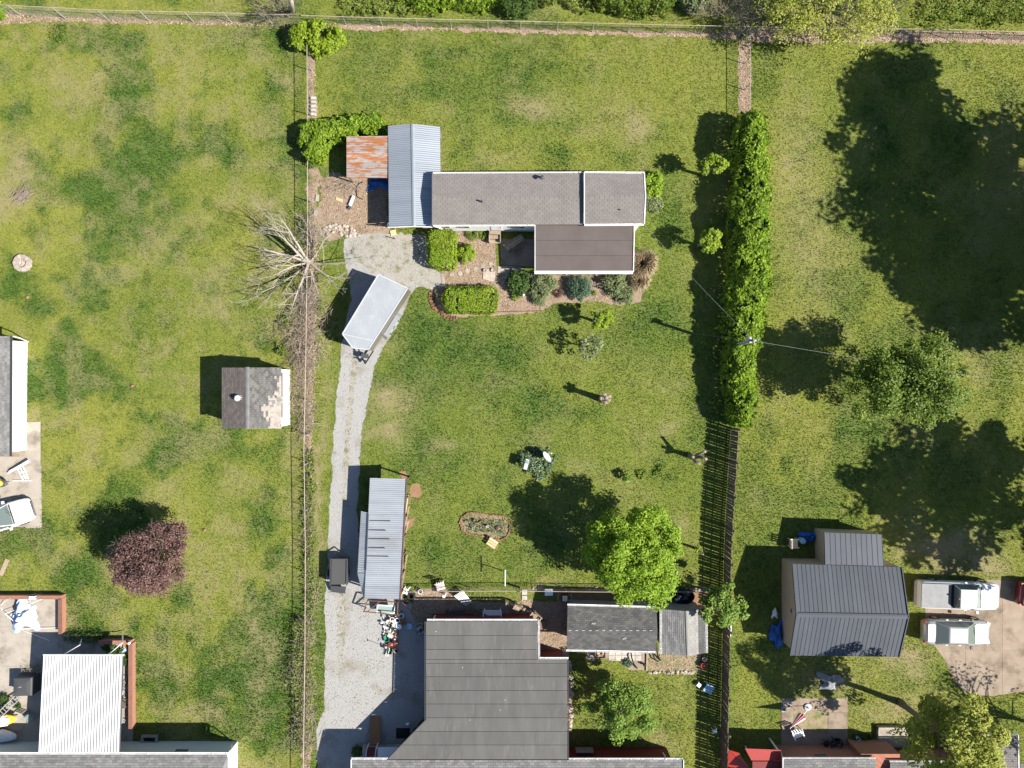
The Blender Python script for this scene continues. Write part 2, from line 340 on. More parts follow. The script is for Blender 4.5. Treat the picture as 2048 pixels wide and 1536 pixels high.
def brickmat():
    m, N, L, bs = newmat('brick_wall'); tc = N.new('ShaderNodeTexCoord')
    b = N.new('ShaderNodeTexBrick'); b.inputs['Color1'].default_value = (.32, .12, .07, 1); b.inputs['Color2'].default_value = (.25, .09, .055, 1); b.inputs['Mortar'].default_value = (.30, .22, .17, 1)
    b.inputs['Scale'].default_value = 1; b.inputs['Brick Width'].default_value = .21; b.inputs['Row Height'].default_value = .075; b.inputs['Mortar Size'].default_value = .008
    mp = N.new('ShaderNodeMapping'); mp.inputs['Rotation'].default_value = (0, 0, 0)
    L.new(tc.outputs['Object'], mp.inputs[0]); sx = N.new('ShaderNodeSeparateXYZ'); L.new(mp.outputs[0], sx.inputs[0])
    ad = N.new('ShaderNodeMath'); L.new(sx.outputs[0], ad.inputs[0]); L.new(sx.outputs[1], ad.inputs[1])
    cb = N.new('ShaderNodeCombineXYZ'); L.new(ad.outputs[0], cb.inputs[0]); L.new(sx.outputs[2], cb.inputs[1]); L.new(cb.outputs[0], b.inputs['Vector'])
    L.new(b.outputs[0], bs.inputs['Base Color']); bs.inputs['Roughness'].default_value = .9; bump(N, L, bs, b.outputs['Fac'], -.5, .01); return m
M['brick_wall'] = brickmat()
# ================================================================== ground
EXCL = []; rng = random.Random(7)
DRY = [(1075, 205, 60, 22, .75), (1285, 260, 30, 25, .7), (1170, 262, 22, 12, .4), (800, 800, 62, 38, .75), (775, 862, 45, 22, .7), (870, 895, 30, 14, .45), (900, 890, 30, 10, .4),
       (45, 365, 26, 46, .8), (8, 400, 30, 40, .7), (1620, 480, 70, 150, .35), (1590, 300, 40, 120, .3), (1880, 700, 60, 30, .35), (1830, 870, 30, 40, .3),
       (1895, 1085, 70, 26, .85), (1850, 1105, 60, 25, .55), (1810, 1040, 30, 40, .3), (1950, 1130, 80, 25, .8), (2020, 330, 40, 110, .35), (1985, 430, 30, 50, .25), (1790, 1420, 70, 25, .5),
       (1830, 1340, 40, 40, .6), (1800, 1320, 60, 20, .5), (1660, 1365, 70, 28, .6), (400, 1150, 30, 60, .25), (460, 600, 60, 60, .25), (300, 480, 60, 60, .25), (1230, 1180, 90, 12, .5), (1060, 1182, 60, 10, .45),
       (1350, 870, 30, 15, .4), (1360, 1045, 20, 20, .5), (540, 450, 40, 50, .3), (640, 900, 14, 300, .35), (590, 870, 12, 140, .3), (760, 640, 50, 30, .5), (730, 760, 10, 120, .6), (640, 1000, 10, 160, .5),
       (1230, 225, 60, 60, .25), (980, 330, 40, 10, .35), (880, 300, 14, 50, .4), (1330, 1500, 30, 20, .4), (820, 985, 10, 20, .5), (790, 700, 40, 20, .3), (500, 1290, 50, 40, .2), (420, 1440, 50, 20, .4)]
LUSH = [(480, 75, 55, 30, .8), (115, 65, 22, 22, .8), (560, 250, 40, 150, .7), (255, 70, 14, 10, .5), (220, 240, 70, 80, .45), (300, 360, 90, 60, .5), (180, 560, 60, 90, .55), (300, 640, 90, 80, .5), (90, 780, 40, 70, .5),
        (470, 330, 40, 60, .4), (380, 910, 80, 40, .5), (60, 640, 40, 30, .4), (520, 560, 40, 30, .5), (520, 1010, 30, 50, .4), (570, 900, 20, 100, .5), (1140, 240, 30, 20, .6), (1010, 230, 25, 30, .55), (830, 190, 50, 30, .6), (1110, 130, 80, 30, .45), (930, 110, 90, 25, .45), (1255, 310, 25, 12, .6), (1110, 310, 30, 16, .6),
        (900, 680, 120, 60, .6), (960, 760, 110, 70, .5), (850, 930, 80, 60, .55), (880, 1120, 60, 60, .5), (1090, 800, 60, 50, .5), (1060, 1110, 80, 50, .5), (1240, 690, 60, 60, .3), (1170, 820, 40, 18, .6), (1320, 950, 14, 14, .7), (1310, 935, 30, 25, .4), (1340, 420, 40, 70, .5), (1320, 640, 60, 60, .45),
        (1760, 300, 40, 150, .6), (1710, 460, 40, 60, .5), (1720, 850, 60, 60, .4), (1580, 900, 30, 60, .3), (700, 650, 30, 60, .2), (1300, 1400, 60, 30, .4), (480, 1350, 60, 60, .45), (350, 1260, 70, 40, .3), (540, 1370, 30, 90, .5), (635, 1340, 14, 80, .7)]
def lawn_mask(x, y):
    px = x * S + 1024; py = 768 - y * S
    wob = (fbm(x * .35, y * .35, 91) - .5) * 90
    pw = px + wob; ph = py + (fbm(x * .35, y * .35, 95) - .5) * 70
    f1 = fbm(x * .28, y * .28, 3, 5); f2 = fbm(x * .9, y * .9, 21, 4); f3 = fbm(x * 2.2, y * 1.6, 41, 3)
    lush = sstep(.46, .68, f1) * np.where(px < 600, .8, .45) + sstep(.50, .78, f2) * np.where(px < 600, .5, .25)
    dry = sstep(.62, .82, f3) * .16 + sstep(.58, .8, fbm(x * .5 + 30, y * .5, 61)) * .22
    warm = np.where(px < 600, .6, np.where(px > 1475, .55, .22)); warm = np.where((px < 250), .9, warm); warm = np.where((px > 600) & (px < 1475) & (py < 340), .42, warm)
    warm = np.where((py > 1180) & (px > 1130) & (px < 1450), .6, warm)
    warm = warm + (fbm(x * .2, y * .2, 77) - .5) * .9 + (f2 - .5) * np.where(px < 600, 1.1, .4)
    dry = dry + np.where(px < 600, .38, .10) * sstep(.45, .7, fbm(x * .75 + 9, y * .75, 131, 5))
    for cx, cy, rx, ry, a in LUSH:
        d = ((pw - cx) / rx) ** 2 + ((ph - cy) / ry) ** 2; lush = lush + a * np.exp(-d * 1.1) * (.45 + 1.1 * f2)
    for cx, cy, rx, ry, a in DRY:
        d = ((pw - cx) / rx) ** 2 + ((ph - cy) / ry) ** 2; dry = dry + a * np.exp(-d * 1.2) * (.4 + 1.2 * f3)
    mow = .5 + .5 * np.sin(px * .095 + 2 * (fbm(x * .1, y * .1, 15) - .5)); lush = lush + .07 * mow
    return np.stack([np.clip(lush, 0, 1), np.clip(dry, 0, 1), np.clip(warm, 0, 1), np.ones_like(x)], -1)
def make_ground():
    gx = np.concatenate([[-1500, -400, -120, -70], np.arange(-48, 48.01, .24), [70, 120, 400, 1500]])
    gy = np.concatenate([[-1500, -400, -120, -60], np.arange(-34, 38.01, .24), [60, 120, 400, 1500]])
    X, Y = np.meshgrid(gx, gy); nx, ny = len(gx), len(gy)
    Z = (fbm(X * .12, Y * .12, 5) - .5) * 0.0
    v = np.stack([X.ravel(), Y.ravel(), Z.ravel()], -1); i = np.arange(nx * ny).reshape(ny, nx)
    f = np.stack([i[:-1, :-1].ravel(), i[:-1, 1:].ravel(), i[1:, 1:].ravel(), i[1:, :-1].ravel()], -1)
    o = np_mesh('ground', v, f, M['lawn'], cols=lawn_mask(X.ravel(), Y.ravel())); o['kind'] = 'structure'; return o
make_ground()
from mathutils.geometry import tessellate_polygon
def dens(poly, step, jit, seed=0):
    out = []; r = random.Random(seed + len(poly) * 13); n = len(poly)
    for i in range(n):
        a, b = Vector(poly[i][:2]), Vector(poly[(i + 1) % n][:2]); L = (b - a).length; k = max(1, int(L / step)); d = (b - a); nn = Vector((-d.y, d.x)).normalized() if L > 0 else Vector((0, 0))
        for j in range(k):
            p = a + d * (j / k); q = p + nn * jit * ((r.random() - .5) * 1.2 + 1.6 * (float(fbm(np.array([p.x * .9]), np.array([p.y * .9]), seed + 3)[0]) - .5) * 2)
            out.append((q.x, q.y))
    return out
def wp(px_poly): return [tuple(P(a, b)[:2]) for a, b in px_poly]
def sheet(name, px_poly, z, mat, jit=.1, excl=True, parent=None, step=.22, seed=0):
    poly = wp(px_poly)
    if jit: poly = dens(poly, step, jit, seed)
    if excl: EXCL.append((poly, excl if excl is not True else .035))
    tri = tessellate_polygon([[Vector((a, b, 0)) for a, b in poly]])
    me = bpy.data.meshes.new(name); fs = []
    for t in tri:
        a, b, c = [Vector(poly[i]) for i in t]; ar = (b.x - a.x) * (c.y - a.y) - (b.y - a.y) * (c.x - a.x)
        fs.append(tuple(t) if ar > 0 else tuple(t)[::-1])
    me.from_pydata([(a, b, z) for a, b in poly], [], fs); me.update(); me.materials.append(mat)
    o = bpy.data.objects.new(name, me); col.objects.link(o); o.parent = parent
    if parent is None: o['kind'] = 'structure'
    return o
def raised(name, px_poly, z0, z1, mat, parent=None, excl=True):
    poly = wp(px_poly)
    if excl: EXCL.append((poly, 0))
    m = MB().prism(poly, z0, z1); o = m.build(name, mat, parent)
    if parent is None: o['kind'] = 'structure'
    return o
def scatter(poly, n, rs):
    a = fin(poly); lo, hi = a.min(0), a.max(0); out = np.zeros((0, 2))
    while len(out) < n:
        q = lo + rs.random((n * 2, 2)) * (hi - lo); out = np.concatenate([out, q[inside(poly, q[:, 0], q[:, 1])]])
        if len(out) == 0: break
    return out[:n]
def flakes(name, px_polys, dens_m2, size, mat, z=.02, seed=0, tilt=.5, aspect=.45, parent=None, label=None, cat=None):
    """loose chips or leaves lying on the ground: one uncountable mass"""
    rs = np.random.default_rng(seed); V = []
    for pp in px_polys:
        poly = wp(pp); a = fin(poly); x, y = a[:, 0], a[:, 1]; area = abs(np.dot(x, np.roll(y, 1)) - np.dot(y, np.roll(x, 1))) / 2
        n = int(area * dens_m2)
        if n: V.append(scatter(poly, n, rs))
    q = np.concatenate(V); n = len(q); pts = np.concatenate([q, np.full((n, 1), z) + rs.random((n, 1)) * .02], 1)
    nr = np.stack([rs.normal(0, tilt, n), rs.normal(0, tilt, n), np.ones(n)], -1)
    o = leaf_mesh(name, pts, nr, size, aspect, mat, parent, rs); o['kind'] = 'stuff'
    if label: o['label'] = label; o['category'] = cat
    return o
def leaf_mesh(name, pts, nrm, size, aspect, mat, parent=None, rs=None, tang=None):
    rs = rs or np.random.default_rng(1); n = len(pts); pts = fin(pts); nrm = nrm / (np.linalg.norm(nrm, axis=1, keepdims=True) + 1e-9)
    t = rs.normal(size=(n, 3)) if tang is None else tang
    t = t - nrm * (t * nrm).sum(1, keepdims=True); t /= np.linalg.norm(t, axis=1, keepdims=True) + 1e-9
    b = np.cross(nrm, t); s = (size[0] + (size[1] - size[0]) * rs.random((n, 1))) * .5
    off = fin(wloc(parent)) if parent is not None else 0
    p = pts - off
    fold = nrm * s * .22
    v = np.stack([p + t * s, p + b * s * aspect - t * s * .1 + fold, p - t * s, p - b * s * aspect - t * s * .1 + fold], 1).reshape(-1, 3)
    f = np.arange(n * 4).reshape(n, 4)
    return np_mesh(name, v, f, mat, parent)
def crown_pts(rs, c, Rr, n, ncl, cr, hollow=.45, low=-.35, flat=.75, wobk=1.0):
    c = fin(c); Rr = fin(Rr); d = rs.normal(size=(ncl * 4, 3)); d /= np.linalg.norm(d, axis=1, keepdims=True); d = d[d[:, 2] > low][:ncl]
    ang = np.arctan2(d[:, 1], d[:, 0]); ph = rs.random(4) * 6.28
    wob = 1 + wobk * (.10 * np.sin(2 * ang + ph[0]) + .09 * np.sin(3 * ang + ph[1]) + .08 * np.sin(5 * ang + ph[2]) + rs.normal(0, .06, len(d)))
    rad = (hollow + (1 - hollow) * rs.random(len(d)) ** .55) * wob
    cc = c + d * rad[:, None] * Rr
    w_ = .4 + rs.random(len(d)); k = rs.choice(len(d), n, p=w_ / w_.sum())
    o = rs.normal(size=(n, 3)); o /= np.linalg.norm(o, axis=1, keepdims=True)
    r = cr * (.6 + .7 * rs.random(len(d)))[k] * rs.random(n) ** .4
    p = cc[k] + o * r[:, None] * np.array([1, 1, flat])
    nr = o * .6 + np.array([0, 0, 1.0]) + rs.normal(0, .45, (n, 3))
    return p, nr, cc
def limbs(m, base, top, r, targets, rg, n=7, branch=.45):
    base, top = Vector(base), Vector(top); pts = [lerp(base, top, t) + Vector((rg.uniform(-.06, .06), rg.uniform(-.06, .06), 0)) * (1 if 0 < t < 1 else 0) for t in (0, .12, .35, .65, 1)]
    m.tube(pts, [r * 1.35, r, r * .88, r * .75, r * .55], n)
    for t in targets:
        t = Vector(t); a = lerp(base, top, rg.uniform(branch, .98)); L = (t - a).length
        mid = lerp(a, t, .5) + Vector((0, 0, L * .1)) + Vector((rg.uniform(-.1, .1), rg.uniform(-.1, .1), 0)) * L * .6
        m.tube([a, mid, t], [r * .42, r * .26, r * .07], 5)
def tree(name, label, base_px, crown_c, Rr, n, leaf, mat, seed, cat='tree', ncl=60, cr=.7, trunk_r=.16, hollow=.45, bark='bark', nl=14, group=None, low=-.35, aspect=.6, ct=None, wobk=1.0, lobes=()):
    rs = np.random.default_rng(seed); rg = random.Random(seed); b = P(*base_px)
    root = thing(name, label, cat, b, group=group); c = Vector(crown_c)
    p, nr, cc = crown_pts(rs, c, Rr, n, ncl, cr, hollow, low, wobk=wobk)
    for lc, lr, ln in lobes:
        q, r_, c_ = crown_pts(rs, lc, lr, ln, max(8, ncl // 4), cr * .8, hollow, low); p = np.concatenate([p, q]); nr = np.concatenate([nr, r_]); cc = np.concatenate([cc, c_])
    keep = p[:, 2] > .15; p, nr = p[keep], nr[keep]
    leaf_mesh('crown', p, nr, leaf, aspect, mat, root, rs)
    m = MB(); idx = rs.choice(len(cc), min(nl, len(cc)), replace=False); limbs(m, b, ct or (c + Vector((0, 0, Rr[2] * .25))), trunk_r, [Vector(cc[i]) for i in idx], rg)
    m.build('trunk', M[bark], root, smooth=True); return root
def hedge_pts(rs, poly, h, n, edge=.35, nz=.18, side=.45, top_in=.12):
    a = fin(poly); nt_ = int(n * (1 - side)); q = scatter(poly, nt_, rs)
    # distance to outline for a rounded shoulder
    def dist(q):
        best = np.full(len(q), 1e9)
        for i in range(len(a)):
            p0, p1 = a[i], a[(i + 1) % len(a)]; d = p1 - p0; L2 = (d * d).sum() + 1e-9
            t = np.clip(((q - p0) @ d) / L2, 0, 1); best = np.minimum(best, np.linalg.norm(q - (p0 + t[:, None] * d), axis=1))
        return best
    hh = h(q) if callable(h) else np.full(len(q), float(h))
    dd = dist(q); sh = np.clip(dd / edge, 0, 1); sh = np.sqrt(np.clip(1 - (1 - sh) ** 2, 0, 1))
    z = hh * (.72 + .28 * sh) + (fbm(q[:, 0] * 1.6, q[:, 1] * 1.6, 8) - .5) * nz * 2 - rs.random(len(q)) ** 2 * nz * 1.3
    nr = np.concatenate([rs.normal(0, .55, (len(q), 2)), np.full((len(q), 1), .9)], 1)
    pt = np.concatenate([q, z[:, None]], 1)
    seg = np.linalg.norm(np.roll(a, -1, 0) - a, axis=1); k = rs.choice(len(a), n - nt_, p=seg / seg.sum()); t = rs.random(n - nt_)[:, None]
    d = np.roll(a, -1, 0)[k] - a[k]; qs = a[k] + d * t; nn = np.stack([d[:, 1], -d[:, 0]], -1); nn /= np.linalg.norm(nn, axis=1, keepdims=True) + 1e-9
    ar = 0.5 * (np.dot(a[:, 0], np.roll(a[:, 1], -1)) - np.dot(a[:, 1], np.roll(a[:, 0], -1)))
    if ar < 0: nn = -nn
    hs = h(qs) if callable(h) else np.full(len(qs), float(h)); zz = rs.random(len(qs)) * hs * .82 + .03
    bul = (fbm(qs[:, 0] * 1.4 + zz, qs[:, 1] * 1.4, 12) - .5) * nz * 2.2 + np.sin(np.clip(zz / hs, 0, 1) * 3.0) * top_in
    qs = qs + nn * (bul + rs.normal(0, .04, len(qs)))[:, None]
    ps = np.concatenate([qs, zz[:, None]], 1); ns = np.concatenate([nn, np.full((len(qs), 1), .35)], 1) + rs.normal(0, .45, (len(qs), 3))
    return np.concatenate([pt, ps]), np.concatenate([nr, ns])
def hedge(name, label, px_poly, h, n, leaf, mat, seed, cat='hedge', group=None, edge=.35, nz=.15, stems=6, side=.45, aspect=.6, core=True, jit=.05, gaps=0):
    rs = np.random.default_rng(seed); rg = random.Random(seed); poly = dens(wp(px_poly), .3, jit, seed); a = fin(poly); c = a.mean(0)
    root = thing(name, label, cat, (c[0], c[1], 0), group=group)
    p, nr = hedge_pts(rs, poly, h, n, edge, nz, side)
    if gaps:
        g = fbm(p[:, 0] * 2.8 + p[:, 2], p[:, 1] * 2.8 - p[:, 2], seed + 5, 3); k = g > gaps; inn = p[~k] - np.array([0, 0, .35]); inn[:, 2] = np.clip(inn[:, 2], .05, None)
        leaf_mesh('gap_shade_foliage', inn, nr[~k], leaf, aspect, M['lf_dark'], root, rs); p, nr = p[k], nr[k]  # dark leaves lowered into the gaps: hedge shade put into leaf colour
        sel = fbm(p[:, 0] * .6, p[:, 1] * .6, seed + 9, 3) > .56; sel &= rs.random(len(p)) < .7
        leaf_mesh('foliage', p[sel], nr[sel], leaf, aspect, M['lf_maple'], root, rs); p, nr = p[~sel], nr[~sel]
    leaf_mesh('foliage', p, nr, leaf, aspect, mat, root, rs)
    m = MB(); hm = h if not callable(h) else float(np.mean(h(a)))
    for q in scatter(poly, stems, rs):
        q = c + (q - c) * .8; m.tube([(q[0], q[1], 0), (q[0] + rg.uniform(-.1, .1), q[1] + rg.uniform(-.1, .1), hm * .45), (q[0] + rg.uniform(-.2, .2), q[1] + rg.uniform(-.2, .2), hm * .75)], [.035, .025, .01], 5)
    m.build('stem', M['bark'], root)
    return root
def bush(name, label, px, r, h, n, leaf, mat, seed, cat='shrub', group=None, sx=1, sy=1, aspect=.6, ncl=None, cr=None, hollow=.6):
    rs = np.random.default_rng(seed); rg = random.Random(seed); b = P(*px); root = thing(name, label, cat, b, group=group)
    p, nr, cc = crown_pts(rs, b + Vector((0, 0, h * .45)), (r * sx * .8, r * sy * .8, h * .45), n, ncl or 36, cr or r * .32, hollow, -.6, .9)
    keep = p[:, 2] > .02; leaf_mesh('foliage', p[keep], nr[keep], leaf, aspect, mat, root, rs)
    m = MB()
    for i in rs.choice(len(cc), 6, replace=False): m.tube([b, lerp(b, cc[i], .5) + Vector((0, 0, .05)), Vector(cc[i])], [.025, .018, .006], 4)
    m.build('stem', M['bark'], root); return root
def twig(m, p, d, L, r, rg, n=4, curl=.5, k=3):
    p = Vector(p); d = Vector(d).normalized(); pts = [p.copy()]; st = L / n
    for i in range(n):
        d = (d + Vector((rg.uniform(-curl, curl), rg.uniform(-curl, curl), rg.uniform(-curl, curl) * .7))).normalized(); p = p + d * st; pts.append(p.copy())
    m.tube(pts, [r * (1 - .85 * i / n) for i in range(n + 1)], k, cap=False); return pts
def branchy(m, p, d, L, r, lev, rg, kids=(7, 6, 5), spread=.75, lift=.1, curl=.12, rmin=.006):
    n = 5; p = Vector(p); d = Vector(d).normalized(); pts = [p.copy()]; dirs = [d.copy()]
    for i in range(n):
        d = (d + Vector((rg.uniform(-curl, curl), rg.uniform(-curl, curl), rg.uniform(-curl, curl) + lift * .2))).normalized(); p = p + d * (L / n); pts.append(p.copy()); dirs.append(d.copy())
    r1 = max(rmin, r * .25); m.tube(pts, [r + (r1 - r) * i / n for i in range(n + 1)], 6 if lev == 0 else (4 if lev == 1 else 3), cap=False)
    if lev < len(kids):
        for j in range(kids[lev]):
            t = rg.uniform(.25, 1.0); i = min(n - 1, int(t * n)); q = lerp(pts[i], pts[i + 1], t * n - i if t < 1 else 1)
            s = Vector((rg.uniform(-1, 1), rg.uniform(-1, 1), rg.uniform(-.6, .9))); dd = (dirs[i] + s * spread).normalized()
            branchy(m, q, dd, L * rg.uniform(.4, .7) * (1.15 - .4 * t), max(rmin, (r + (r1 - r) * t) * .55), lev + 1, rg, kids, spread, lift, curl, rmin)

# ------------------------------------------------------------------ paved, gravelled and mulched areas
gd = sheet('gravel_driveway', [(682, 690), (703, 600), (700, 560), (690, 530), (690, 480), (712, 468), (760, 466), (800, 470), (835, 468), (862, 480), (868, 540), (886, 548), (884, 575), (862, 580), (846, 566), (820, 590), (800, 640), (770, 690), (748, 735), (738, 790), (726, 850), (720, 930), (716, 970), (714, 1010), (722, 1100), (735, 1190), (800, 1190), (835, 1215), (860, 1260), (860, 1420), (800, 1490), (790, 1560), (632, 1560), (633, 1460), (648, 1420), (651, 1300), (650, 1200), (657, 1100), (661, 1000), (664, 930), (668, 860), (672, 800), (680, 740)], .010, M['gravel'], .09, seed=4)
sheet('worn_gravel_apron', [(692, 500), (700, 478), (735, 470), (790, 472), (834, 470), (858, 486), (866, 546), (884, 552), (884, 575), (850, 572), (826, 560), (812, 590), (790, 560), (760, 545), (735, 540), (712, 530)], .016, M['gravel_rough'], .3, seed=6)
sheet('bare_yard_earth', [(640, 356), (692, 352), (775, 352), (782, 455), (770, 468), (730, 474), (700, 470), (668, 478), (640, 470), (634, 430), (640, 400)], .008, M['mulch'], .3, seed=9)
sheet('mulch_bed', [(876, 458), (1000, 458), (1000, 478), (992, 480), (992, 530), (1000, 600), (1000, 630), (900, 634), (872, 620), (868, 585), (880, 560), (884, 545), (878, 500)], .012, M['mulch'], .08, seed=10)
sheet('mulch_bed', [(994, 540), (1010, 540), (1080, 548), (1275, 548), (1285, 560), (1280, 600), (1240, 612), (1180, 602), (1110, 606), (1086, 624), (994, 628)], .009, M['mulch'], .12, seed=11)
sheet('chip_yard', [(834, 1178), (880, 1176), (912, 1186), (950, 1204), (1000, 1205), (1060, 1200), (1140, 1205), (1140, 1315), (1060, 1330), (900, 1260), (836, 1258), (822, 1225)], .011, M['mulch'], .1, seed=12)
sheet('chip_yard', [(1296, 1304), (1400, 1300), (1402, 1345), (1296, 1342)], .010, M['tan_soil'], .06, seed=13)
sheet('shaded_soil', [(1095, 1176), (1440, 1180), (1440, 1230), (1130, 1215)], .007, M['soil'], .1, seed=14)
sheet('fence_litter_strip', [(-30, 18), (40, 26), (130, 33), (300, 37), (470, 42), (560, 46), (560, 55), (470, 48), (300, 47), (130, 44), (60, 44), (-30, 52)], .006, M['litter'], .12, seed=15, excl=False)
sheet('fence_litter_strip', [(640, 48), (900, 54), (1100, 59), (1300, 62), (1440, 66), (1520, 58), (1800, 62), (2090, 66), (2090, 92), (1900, 84), (1780, 84), (1560, 88), (1510, 84), (1460, 78), (1380, 74), (1250, 70), (1050, 66), (850, 60), (690, 58)], .006, M['litter'], .14, seed=16)
sheet('fence_litter_strip', [(1478, 74), (1502, 78), (1503, 150), (1501, 250), (1478, 250), (1477, 150)], .007, M['litter'], .08, seed=17)
sheet('fence_litter_strip', [(618, 100), (629, 100), (627, 180), (634, 200), (636, 240), (616, 244), (615, 160)], .007, M['litter'], .06, seed=18)
sheet('fence_litter_strip', [(616, 330), (636, 335), (638, 480), (626, 620), (628, 760), (624, 900), (619, 930), (619, 1200), (618, 1560), (607, 1560), (609, 1300), (612, 1000), (610, 860), (602, 700), (606, 600), (612, 480)], .006, M['litter'], .22, excl=.3, seed=19)
sheet('dirt_patch', [(826, 966), (840, 968), (845, 985), (838, 996), (822, 994), (818, 978)], .012, M['soil'], .05, seed=20)
sheet('dirt_patch', [(814, 1040), (830, 1034), (828, 1048), (818, 1058), (812, 1054)], .012, M['soil'], .05, seed=21)
sheet('dirt_patch', [(798, 944), (812, 940), (818, 958), (806, 962)], .012, M['soil'], .05, seed=22)
# concrete
co = raised('concrete_driveway', [(-60, 905), (50, 905), (50, 845), (82, 843), (82, 1054), (-60, 1054)], -.05, .03, M['concrete'])
for q in ([(51, 844), (82, 844), (82, 871), (51, 871)], [(51, 872.5), (82, 872.5), (82, 930), (51, 930)], [(51, 931.5), (83, 931.5), (83, 998), (51, 998)], [(51, 999.5), (83.5, 999.5), (83.5, 1056), (51, 1056)]):
    raised('slab', q, -.04, .045, M['concrete'], co, False)
pt_ = raised('concrete_patio', [(-60, 1194), (128, 1194), (128, 1262), (205, 1280), (266, 1280), (266, 1500), (-60, 1500)], -.05, .025, M['concrete'])
for q in ([(-60, 1195), (127, 1195), (127, 1252), (-60, 1252)], [(-60, 1253.5), (127, 1253.5), (127, 1330.5), (-60, 1330.5)], [(-60, 1332), (265, 1332), (265, 1420), (-60, 1420)], [(128.5, 1282), (265, 1282), (265, 1330.5), (128.5, 1330.5)], [(-60, 1421.5), (265, 1421.5), (265, 1500), (-60, 1500)]):
    raised('slab', q, -.04, .04, M['concrete'], pt_, False)
dr = raised('parking_slab', [(1850, 1215), (1840, 1160), (2120, 1160), (2120, 1372), (1985, 1392), (1930, 1388), (1905, 1355), (1890, 1320), (1868, 1290), (1852, 1262)], -.05, .012, M['old_concrete'])
for q in ([(1854, 1216), (1929, 1216), (1929, 1300), (1884, 1302), (1868, 1284), (1856, 1262)], [(1930.5, 1162), (2003, 1162), (2003, 1299), (1930.5, 1300)], [(2004.5, 1162), (2120, 1162), (2120, 1297), (2004.5, 1299)], [(1885, 1303.5), (1929, 1301.5), (1929, 1384), (1908, 1354), (1893, 1322)], [(1930.5, 1301.5), (2003, 1300.5), (2003, 1387), (1984, 1389), (1932, 1385)], [(2004.5, 1300.5), (2120, 1298.5), (2120, 1370), (2004.5, 1386)], [(1843, 1162), (1929, 1162), (1929, 1214.5), (1854, 1214.5)]):
    raised('slab', q, -.04, .022, M['old_concrete'], dr, False)
p2 = raised('back_patio', [(1562, 1396), (1695, 1396), (1695, 1500), (1562, 1500)], -.05, .02, M['old_concrete'])
for q in ([(1563, 1397), (1655, 1397), (1655, 1418), (1563, 1418)], [(1656, 1397), (1695, 1397), (1695, 1424), (1656, 1424)], [(1656, 1425), (1695, 1425), (1695, 1453), (1656, 1453)], [(1563, 1419), (1584, 1419), (1584, 1468), (1563, 1468)], [(1563, 1469), (1694, 1469), (1694, 1500), (1563, 1500)], [(1656, 1454), (1694, 1454), (1694, 1468), (1656, 1468)]):
    raised('slab', q, -.04, .035, M['old_concrete'], p2, False)
sheet('patio_lawn_insert', [(1586, 1420), (1654, 1420), (1654, 1467), (1586, 1467)], .026, M['tan_soil'], 0, excl=False)
raised('house_walk', [(1000, 478), (1080, 478), (1080, 520), (1066, 534), (1034, 532), (1002, 530)], -.03, .02, M['old_concrete'])
raised('porch_slab', [(1066, 470), (1256, 470), (1256, 532), (1066, 532)], -.03, .03, M['old_concrete'])
raised('house_walk', [(996, 532), (1040, 533), (1058, 545), (996, 548)], -.03, .022, M['concrete'])
raised('garden_pavers_base', [(1172, 1300), (1292, 1300), (1292, 1340), (1258, 1340), (1236, 1318), (1172, 1318)], -.03, .014, M['old_concrete'])
# loose material
GPOLY = [(682, 690), (770, 690), (738, 790), (720, 930), (735, 1190), (800, 1190), (850, 1260), (850, 1420), (790, 1540), (640, 1540), (651, 1300), (657, 1100), (664, 930), (672, 800)]
sheet('weedy_centre_strip', [(703, 722), (716, 724), (708, 800), (700, 860), (696, 930), (692, 1000), (686, 1000), (690, 930), (692, 860), (697, 800)], .0135, M['gravel_rough'], .14, excl=.25, seed=61); sheet('weedy_centre_strip', [(672, 1190), (688, 1190), (690, 1260), (684, 1330), (678, 1360), (674, 1330), (676, 1260)], .0135, M['gravel_rough'], .16, excl=.25, seed=62)
flakes('driveway_weeds', [[(700, 722), (716, 722), (708, 800), (696, 930), (688, 1000), (684, 1000), (690, 900)], [(672, 1180), (688, 1180), (688, 1300), (680, 1370), (674, 1330)], [(716, 1190), (742, 1190), (738, 1262), (722, 1262)], [(766, 498), (788, 498), (788, 545), (766, 535)], [(815, 480), (835, 480), (830, 530), (812, 530)], [(690, 700), (716, 700), (712, 730), (690, 730)], [(735, 1310), (780, 1318), (760, 1345), (730, 1340)]], 22, (.05, .11), M['lf_weed'], z=.03, seed=34)
flakes('loose_gravel', [GPOLY, [(692, 480), (860, 476), (866, 560), (700, 560)]], 55, (.03, .065), M['stone_chip'], seed=31, aspect=.8)
flakes('wood_chips', [[(884, 462), (990, 462), (990, 600), (1000, 630), (900, 632), (872, 615), (885, 560)], [(1000, 556), (1090, 556), (1086, 622), (1000, 626)], [(1160, 590), (1250, 590), (1250, 606), (1160, 602)], [(640, 360), (775, 360), (778, 455), (730, 470), (645, 465)], [(834, 1178), (912, 1186), (1060, 1200), (1135, 1205), (1135, 1310), (900, 1258), (830, 1240)], [(1298, 1306), (1400, 1304), (1400, 1342), (1298, 1340)]], 110, (.05, .14), M['mulch_chip'], seed=32)
flakes('fallen_leaves', [[(-5, 24), (130, 34), (470, 43), (560, 47), (560, 54), (130, 44), (0, 48)], [(650, 50), (1100, 60), (1440, 67), (1520, 58), (2050, 67), (2050, 90), (1780, 82), (1510, 82), (1250, 70), (690, 58)], [(1478, 76), (1502, 76), (1501, 246), (1479, 246)], [(617, 100), (629, 100), (634, 235), (616, 240)], [(606, 480), (640, 480), (628, 700), (626, 900), (620, 1540), (607, 1540), (608, 1000), (602, 700)], [(1600, 20), (1800, 30), (1790, 84), (1560, 86), (1470, 10)]], 95, (.07, .16), M['litter_leaf'], seed=33)
